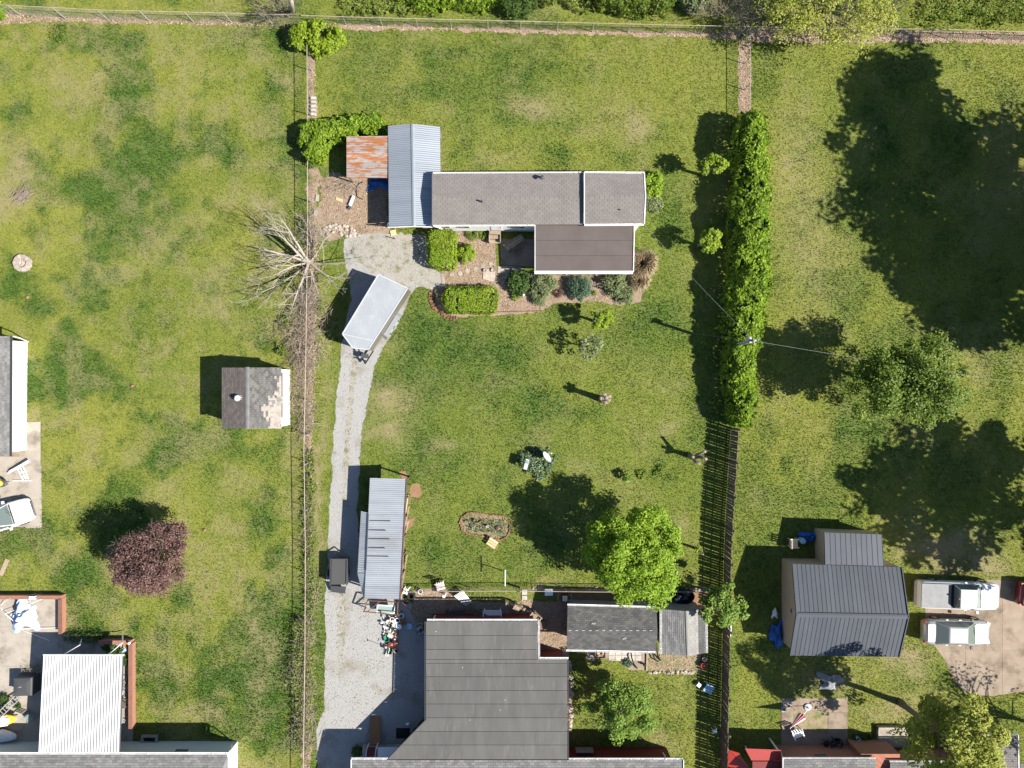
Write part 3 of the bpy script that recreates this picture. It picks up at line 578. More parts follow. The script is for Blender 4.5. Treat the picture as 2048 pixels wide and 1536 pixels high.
# ------------------------------------------------------------------ grass blades (one uncountable mass)
def grass():
    rs = np.random.default_rng(5); n = 850000
    x = rs.uniform(-38.5, 38.5, n); y = rs.uniform(-29, 29, n)
    ok = np.ones(n, bool)
    for poly, kp in EXCL:
        a = fin(poly); lo, hi = a.min(0), a.max(0); b = (x > lo[0]) & (x < hi[0]) & (y > lo[1]) & (y < hi[1]); idx = np.where(b & ok)[0]
        if len(idx):
            ins = inside(poly, x[idx], y[idx]); keep = rs.random(len(idx)) < kp; ok[idx[ins & ~keep]] = False
    mk = lawn_mask(x, y); ok &= rs.random(n) > mk[:, 1] * .75
    x, y, mk = x[ok], y[ok], mk[ok]; n = len(x); a = rs.uniform(0, 6.283, n); wd = rs.uniform(.012, .03, n) * (1 + .5 * mk[:, 0]); hh = rs.uniform(.04, .10, n) * (1 + .7 * mk[:, 0]); ln = rs.uniform(.02, .11, n); b = rs.uniform(0, 6.283, n)
    dx, dy = np.cos(a) * wd, np.sin(a) * wd; z0 = np.full(n, .002)
    v = np.stack([np.stack([x - dx, y - dy, z0], -1), np.stack([x + dx, y + dy, z0], -1), np.stack([x + np.cos(b) * ln, y + np.sin(b) * ln, hh], -1)], 1).reshape(-1, 3)
    o = np_mesh('grass', v, np.arange(n * 3).reshape(n, 3), M['blade'], cols=np.repeat(mk, 3, 0)); o['kind'] = 'stuff'; o['label'] = 'short patchy green and yellow lawn grass'; o['category'] = 'grass'
grass()
# ================================================================== buildings
def quadpt(A, B, C, D, u, v): return lerp(lerp(A, B, u), lerp(D, C, u), v)
def shingles(root, A, B, C, D, course, tab, mat, seed, name='shingle', t=.012, lift=.02, skip=None, underlay=True, umat='felt', gap=.012, thick=.05):
    """A-B is the eave, D-C the ridge; every tab is its own little slab"""
    A, B, C, D = map(Vector, (A, B, C, D)); rg = random.Random(seed)
    n = (B - A).cross(D - A).normalized()
    if n.z < 0: n = -n
    if underlay: MB().slab([A, B, C, D], thick).build('roof_deck', M[umat], root)
    rows = max(1, round((lerp(A, B, .5) - lerp(D, C, .5)).length / course)); m = MB()
    for r in range(rows):
        v0, v1 = r / rows, min(1, (r + 1.0) / rows + .02 / rows)
        L = (lerp(A, D, v0) - lerp(B, C, v0)).length; k = max(1, round(L / tab)); off = (r % 2) * .5 / k + rg.uniform(-.06, .06) / k
        us = [max(0, min(1, j / k + off)) for j in range(-1, k + 2)]; us = sorted(set(us))
        if us[0] > 0: us = [0] + us
        if us[-1] < 1: us = us + [1]
        g = gap / 2 / L
        for j in range(len(us) - 1):
            if us[j + 1] - us[j] < 2.5 * g: continue
            if skip and skip((us[j] + us[j + 1]) / 2, (v0 + v1) / 2, rg): continue
            q = [quadpt(A, B, C, D, us[j] + g, v0), quadpt(A, B, C, D, us[j + 1] - g, v0), quadpt(A, B, C, D, us[j + 1] - g, v1), quadpt(A, B, C, D, us[j] + g, v1)]
            jl = rg.uniform(0, .006); q = [q[0] + n * (lift + jl), q[1] + n * (lift + jl), q[2] + n * (lift * .35 + jl * .5), q[3] + n * (lift * .35 + jl * .5)]
            m.slab(q, t)
    o = m.build(name, M[mat], root, kind='stuff'); return o
def strips(root, A, B, C, D, width, mat, seed, name='roofing_strip', umat='felt', gap=.02):
    A, B, C, D = map(Vector, (A, B, C, D)); rg = random.Random(seed); n = (B - A).cross(D - A).normalized()
    if n.z < 0: n = -n
    MB().slab([A, B, C, D], .06).build('roof_deck', M[umat], root)
    rows = max(1, round((lerp(A, B, .5) - lerp(D, C, .5)).length / width))
    for r in range(rows):
        g = gap / 2 / width / rows; v0, v1 = r / rows + g, (r + 1) / rows - g; cuts = [0, rg.uniform(.25, .75), 1] if r % 2 else [0, 1]
        for j in range(len(cuts) - 1):
            a, b = cuts[j] + (.0008 if j else 0), cuts[j + 1]; q = [quadpt(A, B, C, D, a, v0), quadpt(A, B, C, D, b, v0), quadpt(A, B, C, D, b, v1), quadpt(A, B, C, D, a, v1)]
            h = rg.uniform(.008, .014); MB().slab([p + n * h for p in q], .007).build(name, M[mat], root)
def gutter(root, a, b, straps=6, out=(0, 0, 0), wd=.11, mat='gutter', name='gutter'):
    a, b = Vector(a) + Vector(out), Vector(b) + Vector(out); d = (b - a).normalized(); s = Vector((-d.y, d.x, 0)).normalized(); m = MB(); dz = Vector((0, 0, -.09))
    m.bar(a + dz, b + dz, wd, .012); m.bar(a + s * wd / 2 + dz * .5, b + s * wd / 2 + dz * .5, .016, .10); m.bar(a - s * wd / 2 + dz * .5, b - s * wd / 2 + dz * .5, .016, .10)
    g = m.build(name, M[mat], root)
    for i in range(straps):
        p = lerp(a, b, (i + .5) / straps); MB().bar(p - s * wd * .55 + Vector((0, 0, .012)), p + s * wd * .55 + Vector((0, 0, .012)), .03, .008).build('strap', M[mat], g)
    return g
def downspout(root, pts, mat='gutter', r=.045): return MB().tube(pts, r, 4).build('downspout', M[mat], root)
def wallbox(root, name, px_poly_world, z0, z1, mat): return MB().prism([tuple(p[:2]) for p in px_poly_world], z0, z1).build(name, M[mat], root)
def corr_sheet(root, A, B, C, D, mat, pitch=.14, amp=.018, name='sheet'):
    """A-B along the corrugation count, corrugations run A->D"""
    A, B, C, D = map(Vector, (A, B, C, D)); n = (B - A).cross(D - A).normalized()
    if n.z < 0: n = -n
    k = max(2, round((B - A).length / pitch)); m = MB(); vs = []; N_ = k * 4
    for i in range(N_ + 1):
        u = i / N_; h = amp * math.cos(2 * math.pi * i / 4); vs += [lerp(A, B, u) + n * h, lerp(D, C, u) + n * h]
    m.add(vs, [(2 * i, 2 * i + 2, 2 * i + 3, 2 * i + 1) if (B - A).cross(D - A).z > 0 else (2 * i + 1, 2 * i + 3, 2 * i + 2, 2 * i) for i in range(N_)])
    return m.build(name, M[mat], root, smooth=False)
def corr_roof(root, A, B, C, D, sheets, mat, **kw):
    for i in range(sheets):
        u0, u1 = i / sheets, (i + 1) / sheets + .004; u1 = min(1, u1); dz = Vector((0, 0, .006 * (i % 2)))
        corr_sheet(root, lerp(A, B, u0) + dz, lerp(A, B, u1) + dz, lerp(D, C, u1) + dz, lerp(D, C, u0) + dz, mat, **kw)
def pipe_vent(root, p, h=.35, r=.06, mat='darkgrey', name='vent_pipe'):
    o = MB().tube([p, Vector(p) + Vector((0, 0, h))], r, 8).build(name, M[mat], root); return o

# --- mobile home
t = thing('mobile_home', 'long low mobile home with pale taupe shingle roof and white south wall', 'house', P(1075, 404))
e, rd = 2.72, 3.02
L_ = [P(866, 450, e), P(1167, 449, e), P(1167, 395, rd), P(866, 396, rd)]; U_ = [P(1167, 346, e), P(866, 347, e), P(866, 396, rd), P(1167, 395, rd)]
shingles(t, *L_, .165, .34, 'shingle_taupe', 1); shingles(t, *U_, .165, .34, 'shingle_taupe', 2)
e2, r2 = 2.95, 3.27
shingles(t, P(1169, 448, e2), P(1287, 447, e2), P(1290, 393, r2), P(1169, 394, r2), .165, .34, 'shingle_taupe', 3); shingles(t, P(1287, 347, e2), P(1169, 346, e2), P(1169, 394, r2), P(1290, 393, r2), .165, .34, 'shingle_taupe', 4)
def rect(x0, y0, x1, y1, z): return [P(x0, y0, z), P(x1, y0, z), P(x1, y1, z), P(x0, y1, z)]
wallbox(t, 'wall', rect(869, 350, 1165, 446, e), 0, e - .09, 'white')
wallbox(t, 'wall', rect(1166.5, 350, 1284, 445, e2), 0, e2 - .09, 'white')
MB().prism([tuple(p[:2]) for p in rect(868.6, 350.5, 1164, 446.6, e)], .02, .45).build('skirting', M['lightgrey'], t)
gutter(t, P(866, 451, e), P(1069, 450, e), 9); gutter(t, P(1167, 345, e), P(866, 346, e), 9); gutter(t, P(1169, 449.5, e2), P(1288, 448.5, e2), 4, wd=.14); gutter(t, P(1289, 345.5, e2), P(1169, 344.5, e2), 5)
MB().bar(P(1168.5, 345, e2 + .01), P(1168.5, 394, r2 + .01), .05, .1).bar(P(1168.5, 394, r2 + .01), P(1168.5, 448, e2 + .01), .05, .1).build('rake_trim', M['gutter'], t)
MB().bar(P(1288.5, 346, e2), P(1291, 393, r2), .07, .12).bar(P(1291, 393, r2), P(1288.5, 448, e2), .07, .12).build('rake_trim', M['gutter'], t)
MB().bar(P(865, 346, e), P(865, 396, rd), .06, .12).bar(P(865, 396, rd), P(865, 451, e), .06, .12).build('rake_trim', M['shingle_taupe'], t)
yw = P(900, 446, e).y - .01
def wx(px): return P(px, 446, e).x
d = MB().box(((wx(981) + wx(1003)) / 2, yw, 1.5), (wx(1003) - wx(981), .05, 1.95)).build('door', M['plastic_white'], t)
MB().box((wx(1000), yw - .05, 1.45), (.05, .07, .08)).build('handle', M['darkgrey'], d); MB().box(((wx(981) + wx(1003)) / 2, yw - .03, 2.05), (.4, .03, .35)).build('pane', M['glass'], d)
for a, b in ((912, 938), (1018, 1050), (884, 898)):
    f = MB().box(((wx(a) + wx(b)) / 2, yw, 1.75), (wx(b) - wx(a), .07, .9)).build('window', M['gutter'], t); MB().box(((wx(a) + wx(b)) / 2, yw - .03, 1.75), (wx(b) - wx(a) - .12, .03, .78)).build('pane', M['glass'], f)
v = pipe_vent(t, P(1084, 355, e + .15), .35, .09); MB().lathe(P(1084, 355, e + .5), [(.15, 0), (.13, .08), (.02, .12)], 8).build('cap', M['darkgrey'], v)
pipe_vent(t, P(964, 404, rd - .05), .4, .06); pipe_vent(t, P(1240, 420, r2 - .15), .15, .04)
downspout(t, [P(878, 452, e - .1), P(878, 456, 2.2), P(884, 458, 1.8), P(884, 458, .1)])
# steps at the door
t = thing('wooden_steps', 'weathered wooden steps below the white door of the mobile home', 'steps', P(990, 470))
c0 = P(990, 466)
for i, (h, w_) in enumerate(((.62, .95), (.42, .75), (.22, .55))):
    MB().box((c0.x, c0.y - .1 - i * .28, h), (.8, .28, .05)).build('tread', M['wood'], t)
for s in (-1, 1): MB().box((c0.x + s * .4, c0.y - .35, .3), (.06, .85, .58)).build('stringer', M['wood'], t)
# --- covered porch with brown roll roof
t = thing('covered_porch', 'flat brown roll-roofed porch in front of the mobile home', 'porch', P(1165, 500))
z = 2.42
strips(t, P(1071, 542, z), P(1265, 542, z), P(1267, 450, z + .12), P(1071, 450, z + .12), .95, 'roll_brown', 5)
MB().bar(P(1069, 543.5, z), P(1266.5, 543.5, z), .10, .16).build('fascia', M['gutter'], t); gutter(t, P(1069, 546, z), P(1266, 546, z), 8)
MB().bar(P(1266.6, 544, z), P(1268.6, 450, z + .12), .05, .18).build('rake_trim', M['gutter'], t); MB().bar(P(1070, 543, z), P(1070, 450, z + .12), .04, .15).build('rake_trim', M['gutter'], t)
for x in (1074, 1138, 1200, 1262): MB().bar(P(x, 539, z), P(x, 539, z) * 1 - Vector((0, 0, z - .03)), .1).build('post', M['white'], t)
wallbox(t, 'wall', [P(1257, 452, z), P(1264, 452, z), P(1262, 540, z), P(1255, 540, z)], 0, z - .12, 'white')
# --- metal roofed carport left of the home
t = thing('metal_carport', 'blue-grey corrugated gable carport joined to left end of the mobile home', 'carport', P(828, 350))
e, rd = 1.85, 2.25
corr_roof(t, P(776, 252, e), P(778, 453, e), P(827, 451, rd), P(825, 248, rd), 8, 'zinc'); corr_roof(t, P(882, 453, e + .02), P(880, 254, e + .02), P(826, 248, rd), P(829, 451, rd), 8, 'zinc')
MB().slab([P(822, 248, rd + .025), P(825, 452, rd + .025), P(828, 452, rd + .05), P(825.5, 248, rd + .05)], .01).slab([P(825.5, 248, rd + .05), P(828, 452, rd + .05), P(832, 452, rd + .025), P(829, 248, rd + .025)], .01).build('ridge_cap', M['zinc'], t)
for x, y in ((780, 258), (780, 320), (781, 385), (782, 446), (876, 260), (878, 330), (864, 446), (828, 258)):
    p = P(x, y, e - .05); MB().bar(p, Vector((p.x, p.y, 0)), .1).build('post', M['wood'], t)
for a, b in (((776, 455), (828, 453)), ((828, 453), (880, 455))): MB().bar(P(*a, e - .05), P(*b, (e if b[0] > 850 else rd) - .1), .05, .14).build('rafter', M['gutter'], t)
MB().bar(P(784, 455, 1.7), P(812, 455, .3), .05, .08).bar(P(868, 455, 1.8), P(846, 455, .4), .05, .08).bar(P(846, 455, 1.8), P(868, 455, .3), .05, .08).build('brace', M['wood'], t)
wallbox(t, 'wall', [P(778, 254, e), P(879, 256, e), P(879, 258, e), P(778, 256, e)], 0, e - .1, 'grey_wall')
# --- rusty lean-to
t = thing('rusty_lean_to', 'open lean-to with orange rusted corrugated sheets beside the metal carport', 'shed', P(735, 315))
A, B, C, D = P(693, 355.5, 1.65), P(693, 273, 1.65), P(775.5, 272, 1.8), P(774.5, 356, 1.8)
corr_roof(t, A, B, C, D, 8, 'rust_sheet', pitch=.12, amp=.013)
for q in ((696, 352), (696, 277), (770, 352), (770, 277)): p = P(*q, 1.62); MB().bar(p, Vector((p.x, p.y, 0)), .09).build('post', M['wood_dark'], t)
for y in (276, 314, 352): MB().bar(P(694, y, 1.58), P(774, y, 1.73), .05, .1).build('rafter', M['wood_dark'], t)
# --- small shed on the left lawn
t = thing('garden_shed', 'small shed with half-stripped shingles and white turbine vent on left lawn', 'shed', P(515, 795))
zl, zr, zz = 2.6, 2.3, 3.0
def torn(u, v, rg):   # u runs along the eave upward in the photo, v up the slope
    px = 563 - v * 69; py = 857 - u * 122
    return (px > 537 and py > 792 and rg.random() < .86) or (px > 556 and py > 755 and rg.random() < .8) or (px > 528 and py > 808 and py < 832 and rg.random() < .5) or (px > 520 and 810 < py < 820)
shingles(t, P(444, 735, zl), P(444, 857, zl), P(495, 857, zz), P(495, 735, zz), .15, .31, 'shingle_brown', 11)
shingles(t, P(563, 857, zr), P(563, 735, zr), P(495, 735, zz), P(495, 857, zz), .15, .31, 'shingle_mid', 12, skip=torn, umat='plywood')
MB().slab([P(491, 734, zz + .02), P(491, 858, zz + .02), P(495, 858, zz + .05), P(495, 734, zz + .05)], .01).slab([P(495, 734, zz + .05), P(495, 858, zz + .05), P(499, 858, zz + .02), P(499, 734, zz + .02)], .01).build('ridge_cap', M['shingle_grey'], t)
wallbox(t, 'wall', [P(449, 738, zl), P(557, 738, zl), P(557, 854, zl), P(449, 854, zl)], 0, zr - .08, 'white')
MB().prism([tuple(P(565.5, 748, zr)[:2]), tuple(P(569.5, 748, zr)[:2]), tuple(P(569.5, 838, zr)[:2]), tuple(P(565.5, 838, zr)[:2])], zr - .3, zr - .05).build('fascia', M['white'], t)
vt = MB().lathe(P(478, 796, zz - .2), [(.10, -.1), (.10, .2), (.19, .24), (.22, .34), (.16, .46), (.03, .5)], 12).build('turbine_vent', M['plastic_white'], t, smooth=True)
for i in range(8):
    a = i * math.pi / 4; c = P(478, 796, zz + .15); MB().bar(c + Vector((.2 * math.cos(a), .2 * math.sin(a), -.08)), c + Vector((.13 * math.cos(a + .4), .13 * math.sin(a + .4), .1)), .03, .01).build('fin', M['lightgrey'], vt)
# torn felt and loose shingle scraps
rg = random.Random(3)
for i in range(26):
    px, py = rg.uniform(534, 562), rg.uniform(752, 852)
    if px < 545 and py < 790: continue
    v = (563 - px) / 69; p = P(px, py, zr + (zz - zr) * v + .03); MB().box(p, (rg.uniform(.1, .35), rg.uniform(.12, .3), .012), m=Matrix.Rotation(-math.atan2(zz - zr, 2.5) * -1, 3, 'Y') @ Matrix.Rotation(rg.uniform(-.3, .3), 3, 'Z')).build('shingle_scrap', M['plywood' if rg.random() < .6 else 'shingle_grey'], t)
# --- long open shed by the driveway
t = thing('long_open_shed', 'long open shed with weathered corrugated roof beside the gravel driveway', 'shed', P(765, 1080))
zl, zr = 1.95, 2.25
corr_roof(t, P(740, 956, zl), P(729, 1197, zl), P(800, 1198, zr), P(813, 958, zr), 10, 'zinc_dull', pitch=.16, amp=.016)
corr_roof(t, P(722, 1022, zl - .28), P(715, 1146, zl - .28), P(733, 1146, zl - .06), P(738, 1026, zl - .06), 5, 'zinc_dull', pitch=.16, amp=.016); corr_roof(t, P(715, 1147, zl - .28), P(727, 1196, zl - .28), P(732, 1196, zl - .06), P(733, 1147, zl - .06), 2, 'zinc_dull', pitch=.16, amp=.016)
MB().bar(P(814, 957, zr), P(801, 1199, zr), .05, .14).build('fascia', M['rust'], t)
for i in range(7):
    y = 962 + i * 38.5
    for xa, zt in ((811 - i * 2.1, zr), (742 - i * 1.8, zl)): p = P(xa, y, zt - .05); MB().bar(p, Vector((p.x, p.y, 0)), .1).build('post', M['wood_dark'], t)
for i, y in enumerate((1041, 1060, 1077, 1095, 1112)): MB().bar(P(738.5 - i * .8, y, zl + .035), P(781 - i * .9 - (i % 2) * 8, y + 1, zl + .035 + .2), .05, .02).build('lap_edge', M['darkgrey'], t)
MB().bar(P(737, 1028, zl - .0), P(732, 1140, zl - .0), .05, .05).build('lap_edge', M['darkgrey'], t)
wallbox(t, 'wall', [P(742, 960, zl), P(730, 1190, zl), P(732, 1190, zl), P(744, 960, zl)], 0, zl - .12, 'grey_wall'); MB().box(P(805, 1020, 1.2), (.05, 3.2, .9), rz=.05).build('red_panel', M['paintred'], t)
# --- main house at the bottom
t = thing('flat_roofed_house', 'big house with grey roll-roofed addition and shingled front roof at bottom centre', 'house', P(1000, 1400))
z = 2.45; rows = [1243, 1271, 1299, 1319, 1326.5, 1353.5, 1381, 1408, 1435.5, 1463, 1490, 1519]
rg = random.Random(8)
deck = [(852, 1243), (1075, 1243), (1075, 1319), (1135, 1319), (1135, 1519), (775, 1519), (851, 1441)]
def zr_(y): return z + (y - 1243) / 276 * .22
MB().prism([tuple(P(a, b, z)[:2]) for a, b in deck], z - .06, z + .0).build('roof_deck', M['felt'], t)
def xl(y): return 852 if y <= 1441 else 851 - (y - 1441) * (76 / 78)
def xr(y): return 1075 if y < 1318.9 else 1135
for i in range(len(rows) - 1):
    y0, y1 = rows[i] + .35, rows[i + 1] - .35; ym = (y0 + y1) / 2
    if y0 < 1441 < y1: segs = [(y0, 1441), (1441.01, y1)]
    else: segs = [(y0, y1)]
    cuts = [0, 1] if i in (0, 3, 8) else [0, rg.uniform(.2, .8), 1]
    for (a, b) in segs:
        for j in range(len(cuts) - 1):
            q = []
            for yy, uu in ((a, cuts[j]), (a, cuts[j + 1]), (b, cuts[j + 1]), (b, cuts[j])):
                x0, x1 = xl(yy), xr(ym); q.append(P(x0 + (x1 - x0) * uu - (.2 if uu == cuts[j + 1] and uu < 1 else 0), yy, zr_(yy) + .012))
            MB().slab(q, .008).build('roofing_strip', M['roll_grey'], t)
MB().prism([tuple(P(a, b, z)[:2]) for a, b in [(853, 1245), (1073, 1245), (1073, 1321), (1133, 1321), (1133, 1517), (777, 1517), (853, 1440)]], z + .0005, z + .006).build('underlay', M['felt'], t)
wallbox(t, 'wall', [P(a, b, z) for a, b in [(858, 1250), (1068, 1250), (1068, 1326), (1128, 1326), (1128, 1530), (870, 1530), (858, 1520)]], 0, z - .07, 'redwall')
gutter(t, P(1076, 1240, z + .04), P(854, 1240, z + .04), 9); gutter(t, P(1078, 1319, z + .04), P(1078, 1240, z + .04), 3); gutter(t, P(1137, 1316.5, z + .04), P(1076, 1316.5, z + .04), 2)
for a, b in (((1137, 1320), (1137, 1519)), ((850, 1243), (850, 1441))): MB().bar(P(*a, z), P(*b, z + .2), .04, .1).build('edge_trim', M['darkgrey'], t)
MB().bar(P(850, 1441, z + .15), P(774, 1519, z + .2), .04, .1).build('edge_trim', M['darkgrey'], t)
for (x, y) in ((872, 1263), (925, 1335), (1010, 1400), (1000, 1420), (940, 1440)): MB().box(P(x, y, zr_(y) + .025), (.07, .04, .02), rg.uniform(0, 3)).build('debris', M['lightgrey'], t)
zf = 2.5
shingles(t, P(1366, 1520, zf), P(704, 1520, zf), P(704, 1650, zf + 1.1), P(1366, 1650, zf + 1.1), .16, .34, 'shingle_grey', 21)
gutter(t, P(775, 1517.5, zf), P(702, 1517.5, zf), 4); gutter(t, P(1366, 1518, zf), P(1137, 1518, zf), 10); MB().bar(P(702.5, 1519, zf + .03), P(702.5, 1600, zf + .7), .05, .1).build('rake_trim', M['gutter'], t); MB().bar(P(1367, 1519, zf + .03), P(1367, 1600, zf + .7), .05, .1).build('rake_trim', M['gutter'], t)
wallbox(t, 'wall', [P(790, 1531, zf), P(1348, 1531, zf), P(1348, 1640, zf), P(790, 1640, zf)], 0, zf - .1, 'redwall')
for x in (1160, 1178): MB().box(P(x, 1503, .9) + Vector((0, .1, 0)), (.62, .05, .75)).build('leaning_screen', M['grey'], t)
downspout(t, [P(1332, 1519, zf), P(1330, 1512, zf - .3), P(1326, 1506, 1.2), P(1326, 1504, .1)]); downspout(t, [P(867, 1240, z), P(869, 1236, z - .3), P(868, 1236, 1.4), P(871, 1230, .1)])
# side porch under the diagonal edge
t = thing('side_porch', 'small side porch with white rails and red floor under roof corner', 'porch', P(765, 1500))
MB().box(P(770, 1506, .25) - Vector((0, 0, .0)), (3.2, 1.1, .4)).build('floor', M['concrete'], t); MB().box(P(742, 1508, .47), (.75, 1.0, .03)).build('red_mat', M['redwall'], t); MB().box(P(782, 1507, .47), (1.9, .9, .03)).build('white_deck', M['fabric_white'], t)
for a, b in (((731, 1522), (733, 1500)), ((749, 1520), (752, 1498)), ((733, 1500), (733, 1499.8))): MB().bar(P(*a, 1.25), P(*b, 1.25), .05, .07).bar(P(*b, 1.25), P(*b, 1.25) - Vector((0, 0, 1)), .05).build('railing', M['white'], t)
# --- long dark shed and square shed behind the house
t = thing('dark_shingled_shed', 'long shed with dark patched shingle roof and white gutters', 'shed', P(1222, 1255))
e, rd = 2.1, 2.4
shingles(t, P(1134, 1298.5, e), P(1313, 1302, e), P(1315, 1264, rd), P(1134, 1260, rd), .14, .3, 'shingle_dark', 31); shingles(t, P(1313, 1217, e), P(1135, 1212, e), P(1134, 1260, rd), P(1315, 1264, rd), .14, .3, 'shingle_dark', 32)
gutter(t, P(1313, 1214.5, e), P(1135, 1209.5, e), 7); gutter(t, P(1132, 1301, e), P(1311, 1304.5, e), 7)
wallbox(t, 'wall', [P(1140, 1217, e), P(1308, 1222, e), P(1308, 1298, e), P(1140, 1294, e)], 0, e - .1, 'grey_wall')
for x, y in ((1187, 1247), (1249, 1277)): MB().box(P(x, y, e + .27), (.28, .12, .012), rz=.3 if x > 1200 else 0).build('patch', M['shingle_pale'], t)
downspout(t, [P(1311, 1214, e), P(1312, 1208, e - .2), P(1311, 1200, .3)])
for i in range(13): MB().box(P(1140 + i * 13.5, 1261.2, rd + .035), (.2, .03, .012)).build('ridge_nail_strip', M['lightgrey'], t)
t = thing('square_shed', 'square shed with streaked grey gable roof next to the plank fence', 'shed', P(1368, 1262))
e, rd = 2.2, 2.62
shingles(t, P(1324, 1218, e), P(1324, 1308, e), P(1377, 1312, rd), P(1374, 1222, rd), .135, .45, 'shingle_grey', 33)
shingles(t, P(1411, 1306, e), P(1411, 1217, e), P(1374, 1222, rd), P(1377, 1312, rd), .15, .4, 'shingle_dark', 34, skip=lambda u, v, rg: v > .42)
shingles(t, lerp(P(1411, 1306, e), P(1377, 1312, rd), .42), lerp(P(1411, 1217, e), P(1374, 1222, rd), .42), P(1374, 1222, rd), P(1377, 1312, rd), .15, .4, 'shingle_pale', 35, underlay=False)
MB().slab([P(1371, 1222, rd + .03), P(1374, 1312, rd + .03), P(1377, 1312, rd + .05), P(1374, 1222, rd + .05)], .01).slab([P(1374, 1222, rd + .05), P(1377, 1312, rd + .05), P(1380, 1312, rd + .03), P(1377, 1222, rd + .03)], .01).build('ridge_cap', M['shingle_pale'], t)
gutter(t, P(1321.5, 1218, e), P(1321.5, 1308, e), 4); gutter(t, P(1414, 1306, e), P(1412.5, 1217, e), 4)
wallbox(t, 'wall', [P(1328, 1224, e), P(1407, 1224, e), P(1407, 1303, e), P(1328, 1303, e)], 0, e - .08, 'grey_wall')
# --- tan barn with dark metal roof
t = thing('tan_metal_barn', 'tan barn with dark standing-seam metal roof beside the parked cars', 'barn', P(1690, 1200))
e, rd = 2.35, 3.25
def panels(A, B, C, D, n, mat, name='roof_panel'):
    nn = (B - A).cross(D - A).normalized()
    if nn.z < 0: nn = -nn
    for i in range(n):
        u0, u1 = (i + .03) / n, (i + .97) / n; m = MB().slab([quadpt(A, B, C, D, u0, 0), quadpt(A, B, C, D, u1, 0), quadpt(A, B, C, D, u1, 1), quadpt(A, B, C, D, u0, 1)], .012)
        o = m.build(name, M[mat], t)
        MB().bar(quadpt(A, B, C, D, u1, 0) + nn * .010, quadpt(A, B, C, D, u1, 1) + nn * .010, .022, .022, up=nn).build('seam', M[mat], o)
    MB().slab([A - nn * .02, B - nn * .02, C - nn * .02, D - nn * .02], .05).build('roof_deck', M['felt'], t)
panels(P(1586, 1128, e), P(1802, 1134, e), P(1816, 1233, rd), P(1594, 1229, rd), 25, 'steel_blue'); panels(P(1797, 1314, e), P(1581, 1311, e), P(1594, 1229, rd), P(1816, 1233, rd), 25, 'steel_blue')
MB().slab([P(1593, 1225, rd + .03), P(1815, 1229, rd + .03), P(1816, 1233, rd + .07), P(1594, 1229, rd + .07)], .01).slab([P(1594, 1229, rd + .07), P(1816, 1233, rd + .07), P(1815, 1238, rd + .03), P(1593, 1234, rd + .03)], .01).build('ridge_cap', M['steel_blue'], t)
wl, wr = P(1588, 1130, e), P(1800, 1136, e); wl2, wr2 = P(1583, 1309, e), P(1795, 1312, e); al, ar_ = P(1594, 1229, rd), P(1814, 1233, rd)
x0 = wl.x + .02; x1 = wr.x - .1
m = MB(); ya, yb, yr = wl.y - .1, wl2.y + .15, al.y
vs = [(x0, ya, 0), (x0, yb, 0), (x0, yb, e - .1), (x0, yr, rd - .12), (x0, ya, e - .1), (x1, ya, 0), (x1, yb, 0), (x1, yb, e - .1), (x1, yr, rd - .12), (x1, ya, e - .1)]
m.add(vs, [(0, 1, 2, 3, 4), (9, 8, 7, 6, 5), (0, 5, 6, 1), (1, 6, 7, 2), (2, 7, 8, 3), (3, 8, 9, 4), (4, 9, 5, 0)]).build('wall', M['tan'], t)
MB().bar(P(1585, 1128, e), P(1593, 1229, rd), .06, .14).bar(P(1593, 1229, rd), P(1580, 1311, e), .06, .14).build('rake_trim', M['steel_blue'], t); MB().bar(P(1803, 1134, e), P(1817, 1233, rd), .06, .14).bar(P(1817, 1233, rd), P(1798, 1314, e), .06, .14).build('rake_trim', M['steel_blue'], t)
panels(P(1650, 1065, 2.05), P(1764, 1069, 2.05), P(1768, 1132, 2.4), P(1652, 1129, 2.4), 11, 'steel_blue')
wallbox(t, 'annex_wall', [P(1653, 1068, 2.05), P(1761, 1072, 2.05), P(1764, 1140, 2.05), P(1655, 1140, 2.05)], 0, 1.98, 'tan')
MB().bar(P(1649, 1064, 2.06), P(1651, 1129, 2.41), .06, .12).build('rake_trim', M['steel_blue'], t)
MB().box((x0 - .02, P(1590, 1221, 1.8).y, 1.85), (.04, .28, .16)).build('wall_lamp', M['blue'], t)
# --- white walled house at the left edge
t = thing('white_walled_house', 'white house with grey shingle roof cut by the left edge', 'house', P(0, 790))
e = 2.6
shingles(t, P(19, 912, e), P(20, 672, e), P(-120, 672, e + .9), P(-120, 912, e + .9), .16, .34, 'shingle_grey', 41)
gutter(t, P(21, 913, e), P(22, 671, e), 9, wd=.09, mat='darkgrey')
wallbox(t, 'wall', [P(-150, 684, 0), P(55, 684, 0), P(53, 900, 0), P(-150, 900, 0)], 0, e - .1, 'white')
MB().box((P(52, 0).x + .06, P(0, 876).y, .5), (.1, .25, .5)).build('meter_box', M['plastic_white'], t); MB().box((P(54, 0).x + .03, P(0, 740).y, 1.4), (.06, 1.1, .9)).build('window', M['gutter'], t)
downspout(t, [P(22, 672, e - .1), P(40, 676, 1.6), P(57, 684, .1)])
